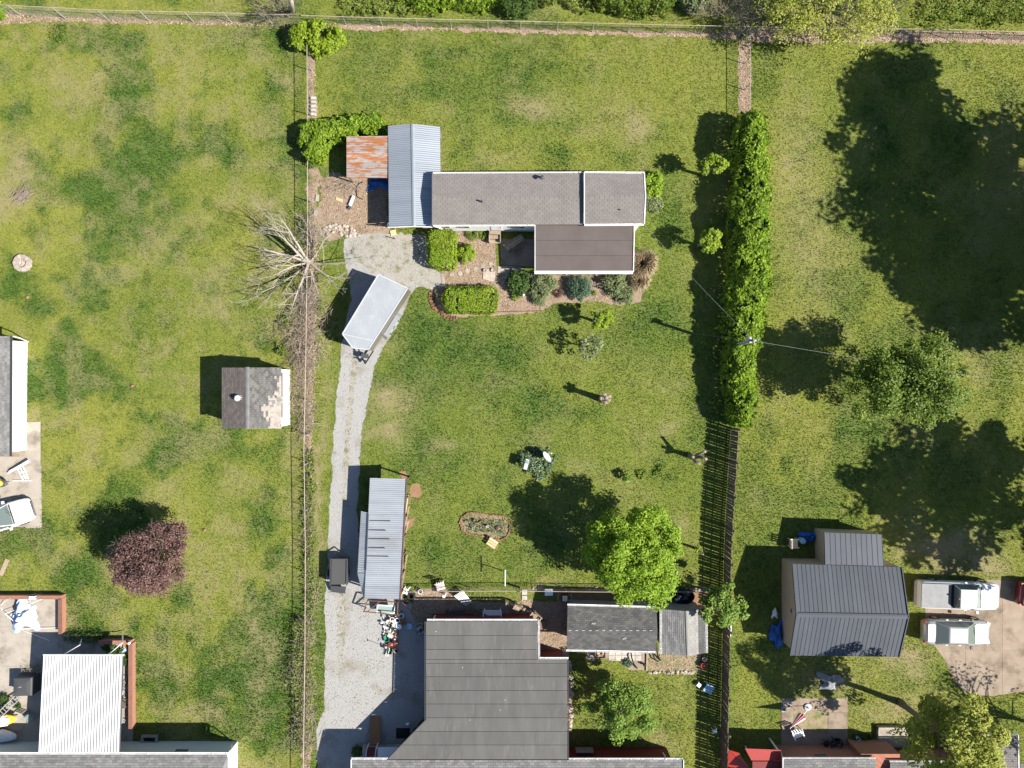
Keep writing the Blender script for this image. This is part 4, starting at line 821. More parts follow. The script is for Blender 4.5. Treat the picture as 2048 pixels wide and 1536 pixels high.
# --- house at the bottom left with its white patio awning
t = thing('grey_green_house', 'house with pale grey-green wall and grey shingle roof at bottom left', 'house', P(230, 1530))
e = 2.55
shingles(t, P(455, 1510, e), P(-60, 1510, e), P(-60, 1640, e + 1.2), P(400, 1640, e + 1.2), .16, .34, 'shingle_grey', 51); shingles(t, P(456, 1640, e), P(456, 1511, e), P(380, 1640, e + 1.2), P(385, 1641, e + 1.2), .16, .34, 'shingle_grey', 52, underlay=False)
gutter(t, P(457, 1507, e + .02), P(-60, 1507, e + .02), 8, wd=.14); gutter(t, P(459, 1640, e), P(459, 1507, e), 4, wd=.12)
wallbox(t, 'wall', [P(-80, 1519, e), P(447, 1519, e), P(447, 1680, e), P(-80, 1680, e)], 0, e - .1, 'greenwall')
x1 = P(447, 1519, e).x; y1 = P(447, 1519, e).y
MB().box((x1 + .012, y1 - 2.0, (e - .1) / 2), (.02, 4.0, e - .15)).build('end_wall', M['white'], t); downspout(t, [P(452, 1508, e), P(462, 1500, 2.0), P(464, 1485, .2)])
f = MB().box(((P(375, 0).x + P(405, 0).x) / 2 - .3, y1 + .02, 1.5), (1.1, .06, .6)).build('window', M['gutter'], t); MB().box(((P(375, 0).x + P(405, 0).x) / 2 - .3, y1 + .05, 1.5), (.95, .03, .48)).build('pane', M['glass'], f)
t = thing('window_well', 'pale square window well against the grey-green house wall', 'window well', P(301, 1477))
c = P(301, 1477); 
for dx, dy, a, b in ((0, .26, 1.15, .12), (-.52, 0, .12, .4), (.52, 0, .12, .4)): MB().box((c.x + dx, c.y + dy, .12), (a, b, .3)).build('curb', M['concrete'], t)
MB().box((c.x, c.y, .02), (.9, .5, .02)).build('pit', M['black'], t)
t = thing('white_patio_awning', 'white ribbed metal patio awning roof over the bottom-left patio', 'awning', P(165, 1400))
zn, zs = 2.35, 2.6
A, B, C, D = P(88, 1311, zn), P(247, 1311, zn), P(240, 1505, zs), P(78, 1505, zs)
for i in range(28):
    u0, u1 = i / 28, (i + 1) / 28; w_ = (u1 - u0); a = lambda u, v: quadpt(A, B, C, D, u, v); up = Vector((0, 0, .05))
    m = MB(); us = [u0 + w_ * .05, u0 + w_ * .18, u0 + w_ * .30, u0 + w_ * .70, u0 + w_ * .76]; hs = [.07, .07, 0, 0, .06]
    vs = []
    for u, h in zip(us, hs): vs += [a(u, 0) + Vector((0, 0, h)), a(u, 1) + Vector((0, 0, h))]
    m.add(vs, [(2 * k + 1, 2 * k + 3, 2 * k + 2, 2 * k) for k in range(4)]).build('roof_pan', M['whitepan'], t)
MB().slab([A - Vector((0, 0, .03)), B - Vector((0, 0, .03)), C - Vector((0, 0, .03)), D - Vector((0, 0, .03))], .02).build('roof_deck', M['darkgrey'], t)
MB().bar(P(87, 1310, zn - .05), P(248, 1310, zn - .05), .1, .12).build('gutter', M['gutter'], t)
for x in (120, 190): p = P(x, 1372, zn); MB().bar(p, Vector((p.x, p.y, .04)), .08).build('post', M['white'], t)
downspout(t, [P(128, 1309, zn - .05), P(160, 1290, 1.4), P(164, 1275, .2)]); downspout(t, [P(218, 1309, zn - .05), P(240, 1289, 1.4), P(245, 1286, 1.2), P(245, 1264, .2)])
# low brick patio walls
t = thing('brick_patio_wall', 'low red brick wall edging the bottom-left concrete patio', 'wall', P(130, 1230))
for a, b in (((-60, 1190), (132, 1190)), ((130, 1193), (130, 1262)), ((206, 1279), (269, 1279)), ((269, 1282), (269, 1452))):
    d_ = (P(*b) - P(*a)).normalized(); MB().bar(P(*a) + Vector((0, 0, .27)), P(*b) + Vector((0, 0, .27)), .2, .54).build('wall_run', M['brick_wall'], t)
    MB().bar(P(*a) + Vector((0, 0, .565)) - d_ * .02, P(*b) + Vector((0, 0, .565)) + d_ * .02, .27, .05).build('coping', M['brick'], t)
# --- brick house at the bottom right
t = thing('brick_house', 'red brick house with grey shingle roof and white gutter at bottom right', 'house', P(1660, 1530))
e = 2.45
shingles(t, P(1752, 1519, e), P(1567, 1519, e), P(1567, 1640, e + 1.1), P(1752, 1640, e + 1.1), .16, .34, 'shingle_grey', 61); gutter(t, P(1752, 1516.5, e), P(1565, 1516.5, e), 7, wd=.08)
MB().bar(P(1565.5, 1517, e), P(1565.5, 1640, e + 1.1), .05, .1).build('rake_trim', M['gutter'], t)
wallbox(t, 'wall', [P(1572, 1525, e), P(1748, 1525, e), P(1748, 1660, e), P(1572, 1660, e)], 0, e - .1, 'brick_wall')
wallbox(t, 'wall', [P(1722, 1508, 2.2), P(1800, 1508, 2.2), P(1800, 1660, 2.2), P(1753, 1660, 2.2)], 0, 2.2, 'brick_wall')
shingles(t, P(1960, 1526, e), P(1780, 1526, e), P(1780, 1640, e + 1), P(1960, 1640, e + 1), .16, .34, 'shingle_grey', 62); gutter(t, P(1960, 1523, e), P(1780, 1523, e), 7, wd=.08)
shingles(t, P(2034, 1472, e + .05), P(1962, 1472, e + .05), P(1955, 1600, e + 1.1), P(2036, 1600, e + 1.1), .15, .32, 'shingle_taupe', 63); gutter(t, P(2036, 1469.5, e), P(1960, 1469.5, e), 4, wd=.08); MB().bar(P(2036, 1470, e), P(2038, 1600, e + 1), .05, .1).build('rake_trim', M['gutter'], t)
wallbox(t, 'wall', [P(1968, 1480, e), P(2028, 1480, e), P(2028, 1650, e), P(1968, 1650, e)], 0, e - .1, 'brick_wall'); wallbox(t, 'wall', [P(1790, 1534, e), P(1955, 1534, e), P(1955, 1660, e), P(1790, 1660, e)], 0, e - .1, 'brick_wall')
downspout(t, [P(1567, 1518, e), P(1563, 1508, 1.6), P(1560, 1496, .2)]); f = MB().box(P(1642, 1514, 1.6) + Vector((0, .02, 0)), (1.0, .05, .7)).build('window', M['gutter'], t); MB().box(P(1642, 1514, 1.6) + Vector((0, .05, 0)), (.85, .03, .58)).build('pane', M['glass'], f)
shingles(t, P(2120, 1527, e), P(2040, 1527, e), P(2040, 1640, e + 1), P(2120, 1640, e + 1), .16, .34, 'shingle_taupe', 64)
t = thing('concrete_stoop', 'raised grey concrete stoop between brick house and leaning tree', 'stoop', P(1790, 1470))
MB().prism(wp([(1752, 1452), (1810, 1452), (1812, 1490), (1752, 1490)]), 0, .35).build('platform', M['concrete'], t); MB().prism(wp([(1752, 1450), (1806, 1450), (1806, 1454), (1752, 1454)]), 0, .40).build('edge', M['stone_pale'], t)
t = thing('red_canopy_shed', 'dark red flat canopy roof beside the brick house wall', 'canopy', P(1525, 1510))
MB().slab([P(1562, 1500, 1.9), P(1490, 1497, 1.9), P(1503, 1521, 2.0), P(1562, 1521, 2.0)], .06).build('roof', M['paintred'], t); MB().slab([P(1563, 1523, 1.98), P(1505, 1523, 1.98), P(1505, 1560, 2.05), P(1563, 1560, 2.05)], .06).build('roof', M['redwall'], t)
for q in ((1508, 1519), (1558, 1503)): p = P(*q, 1.85); MB().bar(p, Vector((p.x, p.y, 0)), .09).build('post', M['white'], t)
t = thing('red_shade_sail', 'bright red triangular shade cloth by the plank fence foot', 'canopy', P(1475, 1520))
MB().slab([P(1457, 1500, 1.2), P(1478, 1506, 1.35), P(1500, 1538, 1.0)], .02).build('cloth', M['red'], t); MB().slab([P(1457, 1501, 1.17), P(1499, 1538, .98), P(1456, 1534, .7)], .02).build('cloth', M['paintred'], t)
for q in ((1457, 1500, 1.2), (1500, 1538, 1.0), (1456, 1534, .7)): p = P(*q); MB().tube([p, (p.x, p.y, 0)], .025, 5).build('pole', M['galv'], t)
# ================================================================== fences, poles, wires
def along(pts, d):
    for i in range(len(pts) - 1):
        L = (pts[i + 1] - pts[i]).length
        if d <= L or i == len(pts) - 2: return lerp(pts[i], pts[i + 1], d / L)
        d -= L
def chainlink(label, px, posts, h=1.22, group='chain-link fences', rail='galv_rail', lean=(0, 0), seed=0):
    pts = [P(*q) for q in px]; t = thing('chain_link_fence', label, 'fence', pts[0], group=group); up = Vector((lean[0], lean[1], h)); rg = random.Random(seed)
    L = sum((pts[i + 1] - pts[i]).length for i in range(len(pts) - 1))
    for q in posts:
        p = P(*q); MB().tube([p, p + up * 1.03], .032, 6).build('post', M['galv'], t)
    MB().tube([p + up for p in pts], .024, 5).build('top_rail', M[rail], t)
    m = MB(); s = .16; n = int(L / s)
    for i in range(n):
        for a, b in ((0, 1), (1, 0)):
            q0, q1 = along(pts, min(L, (i + a * 4) * s)), along(pts, min(L, (i + b * 4) * s)); m.tube([q0 + up * .02, q1 + up * .98], .0045, 3, cap=False)
    m.build('wire_mesh', M['wire'], t, kind='stuff'); return t
chainlink('chain-link fence along the top edge left of the corner shrub', [(-30, 26), (43, 31), (217, 40), (464, 46), (560, 49), (612, 48)], [(43, 32), (132, 38), (217, 40), (300, 43), (388, 45), (464, 46), (545, 49)], lean=(-.12, .1))
chainlink('chain-link fence along the top edge between corner shrub and yellow tree', [(612, 48), (700, 51), (900, 56), (1100, 61), (1300, 66), (1488, 70)], [(693, 50), (765, 52), (836, 54), (903, 56), (976, 58), (1041, 60), (1114, 62), (1184, 64), (1255, 65), (1325, 67), (1400, 69)])
chainlink('chain-link fence in the top right corner behind the shaded lawn', [(1488, 70), (1700, 74), (1850, 75), (2090, 82)], [(1488, 70), (1580, 72), (1690, 74), (1790, 75), (1890, 77), (1990, 80)])
chainlink('chain-link fence running down the left side of the gravel driveway', [(624, 104), (625, 300), (625, 480), (622, 700), (618, 900), (621, 1100), (620, 1300), (616, 1560)], [(624, 142), (623, 232), (625, 318), (625, 405), (625, 495), (624, 590), (622, 700), (620, 800), (620, 868), (620, 925), (621, 1015), (621, 1088), (620, 1145), (620, 1225), (619, 1310), (618, 1395), (616, 1480)], h=1.3)
chainlink('short chain-link fence over the leaf strip above the tall hedge', [(1489, 72), (1489, 250)], [(1489, 128), (1489, 180), (1489, 246)], h=1.3)
chainlink('low wire fence between the back lawn and the chip yard', [(818, 1176), (1000, 1174), (1200, 1176), (1440, 1176)], [(833, 1174), (940, 1174), (1040, 1174), (1130, 1175), (1240, 1176), (1340, 1177), (1430, 1177)], h=1.0)
# plank fence
t = thing('plank_fence', 'tall weathered brown plank fence down the right of the back lawn', 'fence', P(1452, 1030)); pts = [P(*q) for q in ((1463, 857), (1452, 1029), (1448, 1130), (1446, 1250), (1440, 1570))]
L = sum((pts[i + 1] - pts[i]).length for i in range(4)); n = int(L / .19); rg = random.Random(4)
pk = MB().prism([(-.082, -.011), (.082, -.011), (.082, .011), (-.082, .011)], 0, 1.0).mesh('picket'); pk.materials.append(M['fence_wood'])
# dog-eared top
mm = MB(); prof = [(-.082, 0), (.082, 0), (.082, .96), (.05, 1.0), (-.05, 1.0), (-.082, .96)]
mm.add([(x, -.011, z) for x, z in prof] + [(x, .011, z) for x, z in prof], [(0, 1, 2, 3, 4, 5), (11, 10, 9, 8, 7, 6)] + [((i + 1) % 6, i, 6 + i, 6 + (i + 1) % 6) for i in range(6)]); pk = mm.mesh('picket'); pk.materials.append(M['fence_wood'])
for i in range(n):
    d = i * .19; p = along(pts, d); q = along(pts, min(L, d + .19)); v = q - p; a = math.atan2(v.y, v.x)
    o = shared('picket', pk, t, p + Vector((-.03, 0, .03)), a + rg.uniform(-.04, .04)); o.scale = (1, 1, 1.76 + rg.uniform(-.05, .04)); o.rotation_euler = (rg.uniform(-.02, .02), rg.uniform(-.02, .02), a)
for z in (.35, 1.0, 1.55): MB().tube([p + Vector((.03, 0, z)) for p in pts], .035, 4).build('rail', M['fence_wood'], t)
for i in range(int(L / 2.4) + 1): p = along(pts, i * 2.4) + Vector((.09, 0, 0)); MB().bar(p, p + Vector((0, 0, 1.9)), .09).build('post', M['fence_wood'], t)
# utility pole with cross arm and wires
t = thing('utility_pole', 'grey wooden utility pole standing up out of the tall hedge', 'pole', P(1457, 691)); b = P(1457, 691); hp = 5.5
MB().tube([b, b + Vector((0, 0, hp))], [.13, .10], 10).build('pole', M['pole_wood'], t, smooth=True); tp = b + Vector((0, 0, hp))
MB().bar(tp + Vector((-.25, -.1, -.15)), tp + Vector((.3, .12, -.15)), .08, .1).build('bracket', M['galv'], t); MB().lathe(tp + Vector((.28, .1, -.12)), [(.05, 0), (.07, .06), (.04, .14), (.02, .18)], 8).build('insulator', M['lightgrey'], t)
MB().lathe(tp + Vector((-.16, .18, -.75)), [(.13, 0), (.15, .1), (.15, .4), (.1, .48)], 10).build('transformer', M['lightgrey'], t, smooth=True); MB().tube([b + Vector((-.14, 0, .2)), b + Vector((-.12, 0, 5.0))], .03, 5).build('conduit', M['lightgrey'], t)
def wire(label, a, b_, sag, r=.007):
    a, b_ = Vector(a), Vector(b_); tag(MB().tube([lerp(a, b_, i / 12) - Vector((0, 0, sag * 4 * (i / 12) * (1 - i / 12))) for i in range(13)], r, 4).build('overhead_wire', M['grey']), label, 'wire', 'overhead wires')
wire('service wire from the pole to the mobile home roof', tp, P(1289, 450, 2.9), .35); wire('overhead wire running right from the pole over the tree', tp, P(2200, 790, 7.2), .7, .008); wire('thin guy wire running left from the pole down to the lawn', tp + Vector((0, 0, -.5)), P(1380, 666, 0), .0, .006)
# ================================================================== vegetation
tree('maple_tree', 'bright green leafy maple at lower right of the back lawn', (1240, 1080), P(1270, 1105, 3.9), (3.05, 3.15, 2.7), 26000, (.12, .24), M['lf_maple'], 101, ncl=170, cr=.6, hollow=.35, wobk=.55)
tree('shade_tree', 'dark green loose-leaved tree right of the tall hedge', (1752, 764), P(1822, 765, 4.9), (3.7, 2.75, 2.6), 30000, (.11, .22), M['lf_tree'], 102, ncl=150, cr=.75, hollow=.15)
tree('yard_tree', 'grey-green tree on the small lawn below the dark shed', (1225, 1400), P(1240, 1418, 2.7), (2.15, 2.1, 1.8), 12000, (.10, .2), M['lf_tree2'], 103, ncl=60, cr=.55, trunk_r=.1)
tree('leaning_tree', 'yellow-green leaning tree over the brick house roof corner', (1800, 1404), P(1893, 1478, 6.2), (2.7, 2.7, 4.0), 19000, (.13, .25), M['lf_yel'], 104, ncl=75, cr=.65, trunk_r=.22, bark='bark')
tree('fence_tree', 'small light green tree leaning over the plank fence by the square shed', (1428, 1185), P(1447, 1207, 2.6), (1.45, 1.65, 1.1), 3600, (.14, .25), M['lf_tree2'], 105, ncl=32, cr=.42, trunk_r=.07)
pt = tree('purple_leaf_tree', 'dark purple-leaved tree on the left lawn above the patio', (312, 1095), P(297, 1130, 3.7), (2.35, 1.95, 2.2), 17000, (.09, .17), M['lf_purple'], 106, ncl=150, cr=.6, hollow=.15, wobk=.6, lobes=((P(330, 1075, 3.0), (1.2, 1.1, 1.2), 4200), (P(352, 1062, 2.4), (.7, .5, .8), 1300), (P(262, 1150, 3.2), (1.0, .9, 1.2), 2500)), trunk_r=.13, nl=20)
m = MB(); rg = random.Random(5)
for i in range(26):
    c = P(300, 1118, 3.0); a = rg.uniform(0, 6.28); branchy(m, c + Vector((rg.uniform(-1.4, 1.4), rg.uniform(-1.3, 1.3), .9)), (math.cos(a), math.sin(a), .5), rg.uniform(.8, 1.7), .018, 1, rg, (0, 4, 0), .7, .1, .15, .005)
m.build('bare_twig', M['bark_pale'], pt)
tree('spring_tree', 'sparse yellow-green tree overhanging the top fence at right', (1590, 40), P(1655, 22, 3.4), (5.0, 2.7, 2.0), 8500, (.10, .20), M['lf_yel'], 107, ncl=95, cr=.75, hollow=.2, trunk_r=.12, nl=40, bark='bark_pale')
# trees beyond the right edge: they throw the big shade on the right lawn
tree('edge_tree', 'tall dense tree beyond the right edge shading the right lawn', (2195, 500), P(2195, 490) + Vector((0, 0, 10)), (7.0, 6.6, 5.0), 17000, (.32, .62), M['lf_dark'], 111, ncl=150, cr=1.3, trunk_r=.35, hollow=.2, group='shade trees beyond the right edge')
tree('edge_tree', 'tall sparse tree beyond the upper right edge with forked limbs', (2075, 295), P(2085, 305) + Vector((0, 0, 9.6)), (4.6, 4.2, 3.2), 9000, (.3, .6), M['lf_tree'], 112, ncl=75, cr=1.0, trunk_r=.3, hollow=.2, group='shade trees beyond the right edge')
tree('edge_tree', 'broad tree beyond the right edge behind the dense shade tree', (2300, 660), P(2300, 660) + Vector((0, 0, 10)), (6.4, 5.2, 5.0), 15000, (.35, .7), M['lf_dark'], 113, ncl=110, cr=1.3, trunk_r=.3, hollow=.2, group='shade trees beyond the right edge')
tree('edge_tree', 'loose crowned tree beyond the lower right edge above the parked cars', (2180, 1080), P(2180, 1068) + Vector((0, 0, 9)), (6.4, 6.0, 4.2), 11000, (.3, .62), M['lf_tree'], 114, ncl=105, cr=1.15, trunk_r=.28, hollow=.2, group='shade trees beyond the right edge')
tree('edge_tree', 'thin spring tree beyond the right edge below the parking slab', (2130, 1470), P(2130, 1470) + Vector((0, 0, 6.5)), (2.6, 2.6, 2.4), 700, (.15, .3), M['lf_yel'], 115, ncl=40, cr=.6, trunk_r=.16, nl=30, group='shade trees beyond the right edge')
# tall hedge on the right of the yard
hx = [(1470, 250), (1462, 300), (1457, 380), (1455, 450), (1453, 520), (1449, 600), (1446, 660), (1445, 700), (1445, 760), (1447, 810), (1456, 846), (1480, 850), (1489, 820), (1492, 760), (1496, 705), (1503, 670), (1512, 600), (1515, 520), (1516, 430), (1514, 340), (1508, 275), (1498, 250)]
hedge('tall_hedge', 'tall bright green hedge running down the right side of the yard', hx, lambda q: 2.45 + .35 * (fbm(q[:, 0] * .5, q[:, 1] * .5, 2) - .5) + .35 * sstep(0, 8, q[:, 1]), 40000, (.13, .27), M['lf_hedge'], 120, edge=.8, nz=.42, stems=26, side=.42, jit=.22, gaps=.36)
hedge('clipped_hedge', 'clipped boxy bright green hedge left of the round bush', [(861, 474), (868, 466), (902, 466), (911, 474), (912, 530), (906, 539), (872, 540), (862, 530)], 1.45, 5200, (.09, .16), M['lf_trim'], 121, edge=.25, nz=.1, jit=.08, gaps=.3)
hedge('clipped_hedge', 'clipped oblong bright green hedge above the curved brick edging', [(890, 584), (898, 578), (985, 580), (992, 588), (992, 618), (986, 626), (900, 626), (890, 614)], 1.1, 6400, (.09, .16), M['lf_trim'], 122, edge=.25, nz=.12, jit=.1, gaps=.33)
bush('round_bush', 'small round clipped bright green bush beside the stepping stones', (934, 509), .72, .85, 2600, (.09, .15), M['lf_trim'], 123)
hedge('shrub_row', 'untrimmed bright green shrubs behind the rusty lean-to', [(612, 262), (640, 250), (700, 248), (765, 246), (770, 268), (700, 276), (672, 288), (656, 300), (652, 322), (644, 336), (622, 330), (618, 300), (606, 286)], lambda q: 1.5 + .7 * (fbm(q[:, 0] * .8, q[:, 1] * .8, 4) - .3), 8200, (.13, .26), M['lf_hedge'], 124, edge=.5, nz=.35, jit=.25, cat='shrubs')
bush('corner_shrub', 'bushy yellow-green shrub on the top-left fence corner', (640, 84), 1.9, 1.9, 5200, (.14, .27), M['lf_trim'], 125, sx=1.1, sy=.75, ncl=60, cr=.42)
bush('corner_shrub', 'small spill of the same shrub below the fence corner post', (634, 104), .6, .7, 700, (.13, .24), M['lf_trim'], 126)
S5 = [('dark green leafy shrub left of the porch front', (1036, 566), .95, 1.1, 'lf_dark', 2600, (.12, .22)), ('sage green rounded shrub under the left porch corner', (1086, 566), 1.0, 1.0, 'lf_sage', 3200, (.07, .13)), ('sage green low shrub at the front of the bed', (1078, 592), .75, .7, 'lf_sage', 2000, (.07, .13)), ('round blue-green shrub in front of the porch', (1158, 577), .98, 1.15, 'lf_blue', 4200, (.06, .12)), ('grey-green shrub under the right porch corner', (1228, 570), .95, 1.1, 'lf_sage', 3000, (.07, .14)), ('small grey shrub beside the dry ornamental grass', (1250, 592), .75, .75, 'lf_sage', 1900, (.07, .13)), ('reddish small barberry between sage and blue-green shrubs', (1116, 586), .38, .45, 'lf_purple', 500, (.06, .1)), ('yellow flowering tuft beside the blue-green shrub', (1189, 586), .22, .25, 'lf_weed', 200, (.06, .1)), ('pale green perennial clump beside the white garden statue', (1032, 588), .5, .35, 'lf_weed', 500, (.1, .2))]
for i, (lb, px, r, h, mt, n, lf) in enumerate(S5): bush('porch_shrub', lb, px, r, h, n, lf, M[mt], 130 + i, group='shrubs in the porch bed')
bush('house_bush', 'bright green bush against the right end of the mobile home', (1302, 372), .85, 1.1, 1700, (.13, .25), M['lf_maple'], 141, sy=1.2)
bush('house_bush', 'grey-green low bush below the right end of the mobile home', (1306, 408), .7, .6, 1100, (.10, .2), M['lf_sage'], 142)
for i, (pl, hh, n, mt, lb) in enumerate([([(690, -30), (820, -30), (850, 6), (800, 20), (740, 14), (690, 22)], .5, 2600, 'lf_weed', 'pale green tall weeds beyond the top fence above the lean-to'), ([(796, -30), (1010, -30), (1000, 10), (950, 24), (900, 8), (850, 22), (800, 8)], .9, 6500, 'lf_hedge', 'bright green ragged thicket beyond the top fence above the carport'), ([(1005, -30), (1070, -30), (1066, 20), (1040, 34), (1008, 26)], 1.4, 2600, 'lf_dark', 'dark ragged thicket beyond the top fence above the mobile home'), ([(1075, -30), (1190, -30), (1180, 14), (1130, 8), (1080, 20)], .6, 2600, 'lf_weed', 'yellow-green weeds between the dark thickets beyond the top fence'), ([(1175, -30), (1350, -30), (1345, 20), (1330, 42), (1280, 36), (1230, 44), (1190, 24)], 1.6, 7000, 'lf_tree', 'wide dark green thicket beyond the top fence right of centre'), ([(1840, -30), (2090, -30), (2090, 40), (1980, 46), (1900, 36), (1850, 44)], .7, 4200, 'lf_tree', 'shaded low thicket beyond the fence in the top right')]):
    hedge('roadside_thicket', lb, pl, (lambda q, hh=hh: hh * (.45 + 1.1 * fbm(q[:, 0] * .7, q[:, 1] * .7, 6))), n, (.10, .22), M[mt], 190 + i, cat='thicket', group='thickets beyond the top fence', edge=.7, nz=.5, jit=.5)
for i, (px, r, mt, lb) in enumerate([((1385, 8), 1.2, 'lf_sage', 'olive bush beyond top fence beside brown brush'), ((0, 24), .7, 'lf_hedge', 'green shrub end cut by the top left corner')]):
    bush('fence_bush', lb, px, r, r * 1.2, int(1700 * r), (.13, .26), M[mt], 150 + i, ncl=44, cr=r * .3, group='bushes beyond the top fence')
for i, (px, sz, lb) in enumerate([((118, 66), .8, 'dark weed clump on the top-left lawn'), ((1282, 948), .4, 'second dark weed patch right of the small sapling'), ((1317, 942), .5, 'dark low weed patch left of the plank fence top')]): bush('weed_clump', lb, px, sz, .14, 420, (.08, .16), M['lf_tree'], 170 + i, cat='weeds')
# dry ornamental grass
def tuft(name, label, px, r, h, n, mat, seed, wd=.018, lean=.9):
    rs = np.random.default_rng(seed); b = P(*px); root = thing(name, label, 'ornamental grass', b); a = rs.uniform(0, 6.283, n); q = rs.random(n) ** .6 * r * .35; ln = r * (.35 + .75 * rs.random(n)) * lean; hh = h * (1.05 - .6 * rs.random(n))
    bx, by = np.cos(a) * q, np.sin(a) * q; a2 = a + rs.normal(0, .3, n); mx, my = bx + np.cos(a2) * ln * .55, by + np.sin(a2) * ln * .55; tx, ty = bx + np.cos(a2) * ln, by + np.sin(a2) * ln
    px_, py_ = -np.sin(a2) * wd, np.cos(a2) * wd; z = np.zeros(n)
    v = np.stack([np.stack([bx - px_, by - py_, z], -1), np.stack([bx + px_, by + py_, z], -1), np.stack([mx + px_, my + py_, hh], -1), np.stack([mx - px_, my - py_, hh], -1), np.stack([tx, ty, hh * .55], -1)], 1).reshape(-1, 3)
    i = np.arange(n)[:, None] * 5; f = np.concatenate([i + [0, 1, 2, 3], i + [3, 2, 4, 4]], 0)
    me = bpy.data.meshes.new('blade_tuft'); me.from_pydata(v.tolist(), [], [tuple(x) if x[2] != x[3] else tuple(x[:3]) for x in f.tolist()]); me.materials.append(M[mat]); o = bpy.data.objects.new('blade_tuft', me); col.objects.link(o); o.parent = root; return root
tuft('dry_grass_clump', 'big tan dry ornamental grass clump at the right porch corner', (1283, 530), 1.05, 1.1, 1500, 'lf_straw', 180); tuft('dry_grass_clump', 'smaller tan dry grass clump below the big one', (1277, 562), .8, .7, 800, 'lf_straw', 181)
tuft('daylily_clump', 'pale yellow-green lily clump under the mobile home window', (945, 466), .55, .35, 300, 'lf_weed', 182, .025); tuft('daylily_clump', 'second lily clump next to the wooden steps', (966, 468), .45, .35, 260, 'lf_weed', 183, .025); tuft('daylily_clump', 'small lily clump left of the mobile home wall', (903, 462), .4, .25, 160, 'lf_weed', 184, .025)
# pollarded and small trees on the lawn
def pollard(label, px, h, stubs, r=.09, leafc=None, leafR=.7, n=700, mat='lf_trim', seed=1, bark='bark_pale', group='pruned young trees on the lawn'):
    rg = random.Random(seed); rs = np.random.default_rng(seed); b = P(*px); t = thing('pollarded_tree', label, 'tree', b, group=group); top = b + Vector((rg.uniform(-.08, .08), rg.uniform(-.08, .08), h)); m = MB().tube([b, lerp(b, top, .5), top], [r * 1.3, r, r * .9], 8); ends = []
    for dx, dy, dz in stubs:
        e_ = top + Vector((dx, dy, dz)); mid = lerp(top, e_, .5) + Vector((rg.uniform(-.1, .1), rg.uniform(-.1, .1), .06)); m.tube([top - Vector((0, 0, .15)), mid, e_], [r * .8, r * .62, r * .55], 7); ends.append(e_)
    m.build('trunk', M[bark], t, smooth=True)
    for e_ in ends: MB().lathe(e_, [(r * .6, -.06), (r * .66, 0), (r * .5, .05), (.01, .07)], 8).build('pollard_knob', M['cutwood'], t)
    if leafc is not None:
        p, nr, _ = crown_pts(rs, leafc, (leafR, leafR * .9, leafR * .75), n, 20, leafR * .35, .3, -.7); leaf_mesh('crown', p, nr, (.12, .24), .6, M[mat], t, rs)
    tw = MB()
    for e_ in ends:
        for k in range(9 if leafc is not None else 26): twig(tw, e_, (rg.uniform(-1, 1), rg.uniform(-1, 1), rg.uniform(.2, 1)), rg.uniform(.12, .4), .008, rg, 3)
    tw.build('twig', M['twig'], t); return t
pollard('pruned young tree nearest the top of the tall hedge', (1408, 352), 1.5, [(.35, .35, .9), (-.2, .5, .8), (.3, -.1, .8)], .12, P(1427, 330, 2.5), .85, 1300, seed=201)
pollard('pruned young tree right of the porch roof', (1397, 492), 1.4, [(.3, .3, .9), (-.3, .25, .7), (.35, -.15, .7)], .12, P(1420, 481, 2.4), .82, 1200, seed=202)
pollard('pruned young tree below the blue-green shrub', (1187, 642), 1.3, [(.2, .1, .8), (-.1, .3, .8)], .1, P(1204, 637, 2.0), .75, 1000, seed=203)
pollard('thin nearly leafless young tree on the middle lawn', (1168, 693), 1.0, [(.2, .1, .7), (-.2, .2, .6), (.1, -.3, .7)], .05, P(1182, 695, 1.7), .95, 520, 'lf_sage', 204, 'twig_grey')
pollard('bare pollard stump alone on the middle lawn', (1202, 798), 1.9, [(.12, .1, .5), (.05, -.22, .45), (-.25, .05, .45), (.25, -.05, .5), (.0, .3, .4), (.3, .18, .4)], .21, seed=205)
pollard('bare pollard with long stub arms near the plank fence', (1379, 911), 1.25, [(.55, .55, 1.15), (.7, .0, .9), (.3, -.35, .6), (-.1, .1, .5)], .17, seed=206)
pollard('small bare pollard right of the maple crown', (1390, 1096), 1.2, [(.1, .2, .3), (.15, -.1, .4)], .09, P(1397, 1099, 1.5), .28, 90, seed=207)
bush('lawn_sapling', 'small sapling in a bare mulch ring on the lawn', (1252, 950), .45, 1.0, 300, (.1, .2), M['lf_tree2'], 208, cat='sapling', hollow=.2)
bush('ivy_patch', 'round dark ivy patch around the satellite dish', (1078, 926), 1.55, .32, 4200, (.09, .18), M['lf_ivy'], 210, cat='ivy', ncl=70, cr=.25, hollow=.1)
# bare tree, brush and brambles
def bare(label, px, n, L, r, seed, mat='twig_grey', el=(.35, 1.0), bias=(0, 0), h0=.5, cat='tree', name='bare_tree', kids=(8, 5, 3), curl=.1):
    rg = random.Random(seed); b = P(*px); t = thing(name, label, cat, b); m = MB().tube([b, b + Vector((0, 0, h0))], [r * 1.6, r * 1.3], 8)
    for i in range(n):
        a = i * 6.283 / n + rg.uniform(-.3, .3); e_ = rg.uniform(*el); d = Vector((math.cos(a) * math.cos(e_) + bias[0], math.sin(a) * math.cos(e_) + bias[1], math.sin(e_))); branchy(m, b + Vector((0, 0, h0 * rg.uniform(.4, 1))), d, L * rg.uniform(.7, 1.15), r * rg.uniform(.5, .9), 0, rg, kids, .8, .25, curl, .006)
    m.build('trunk', M[mat], t); return t
bare('leafless spreading tree growing through the left chain-link fence', (623, 527), 12, 3.9, .13, 309, 'bark_sunlit', (.2, .95), (-.08, .03), .6, kids=(6, 4, 2), curl=.17)
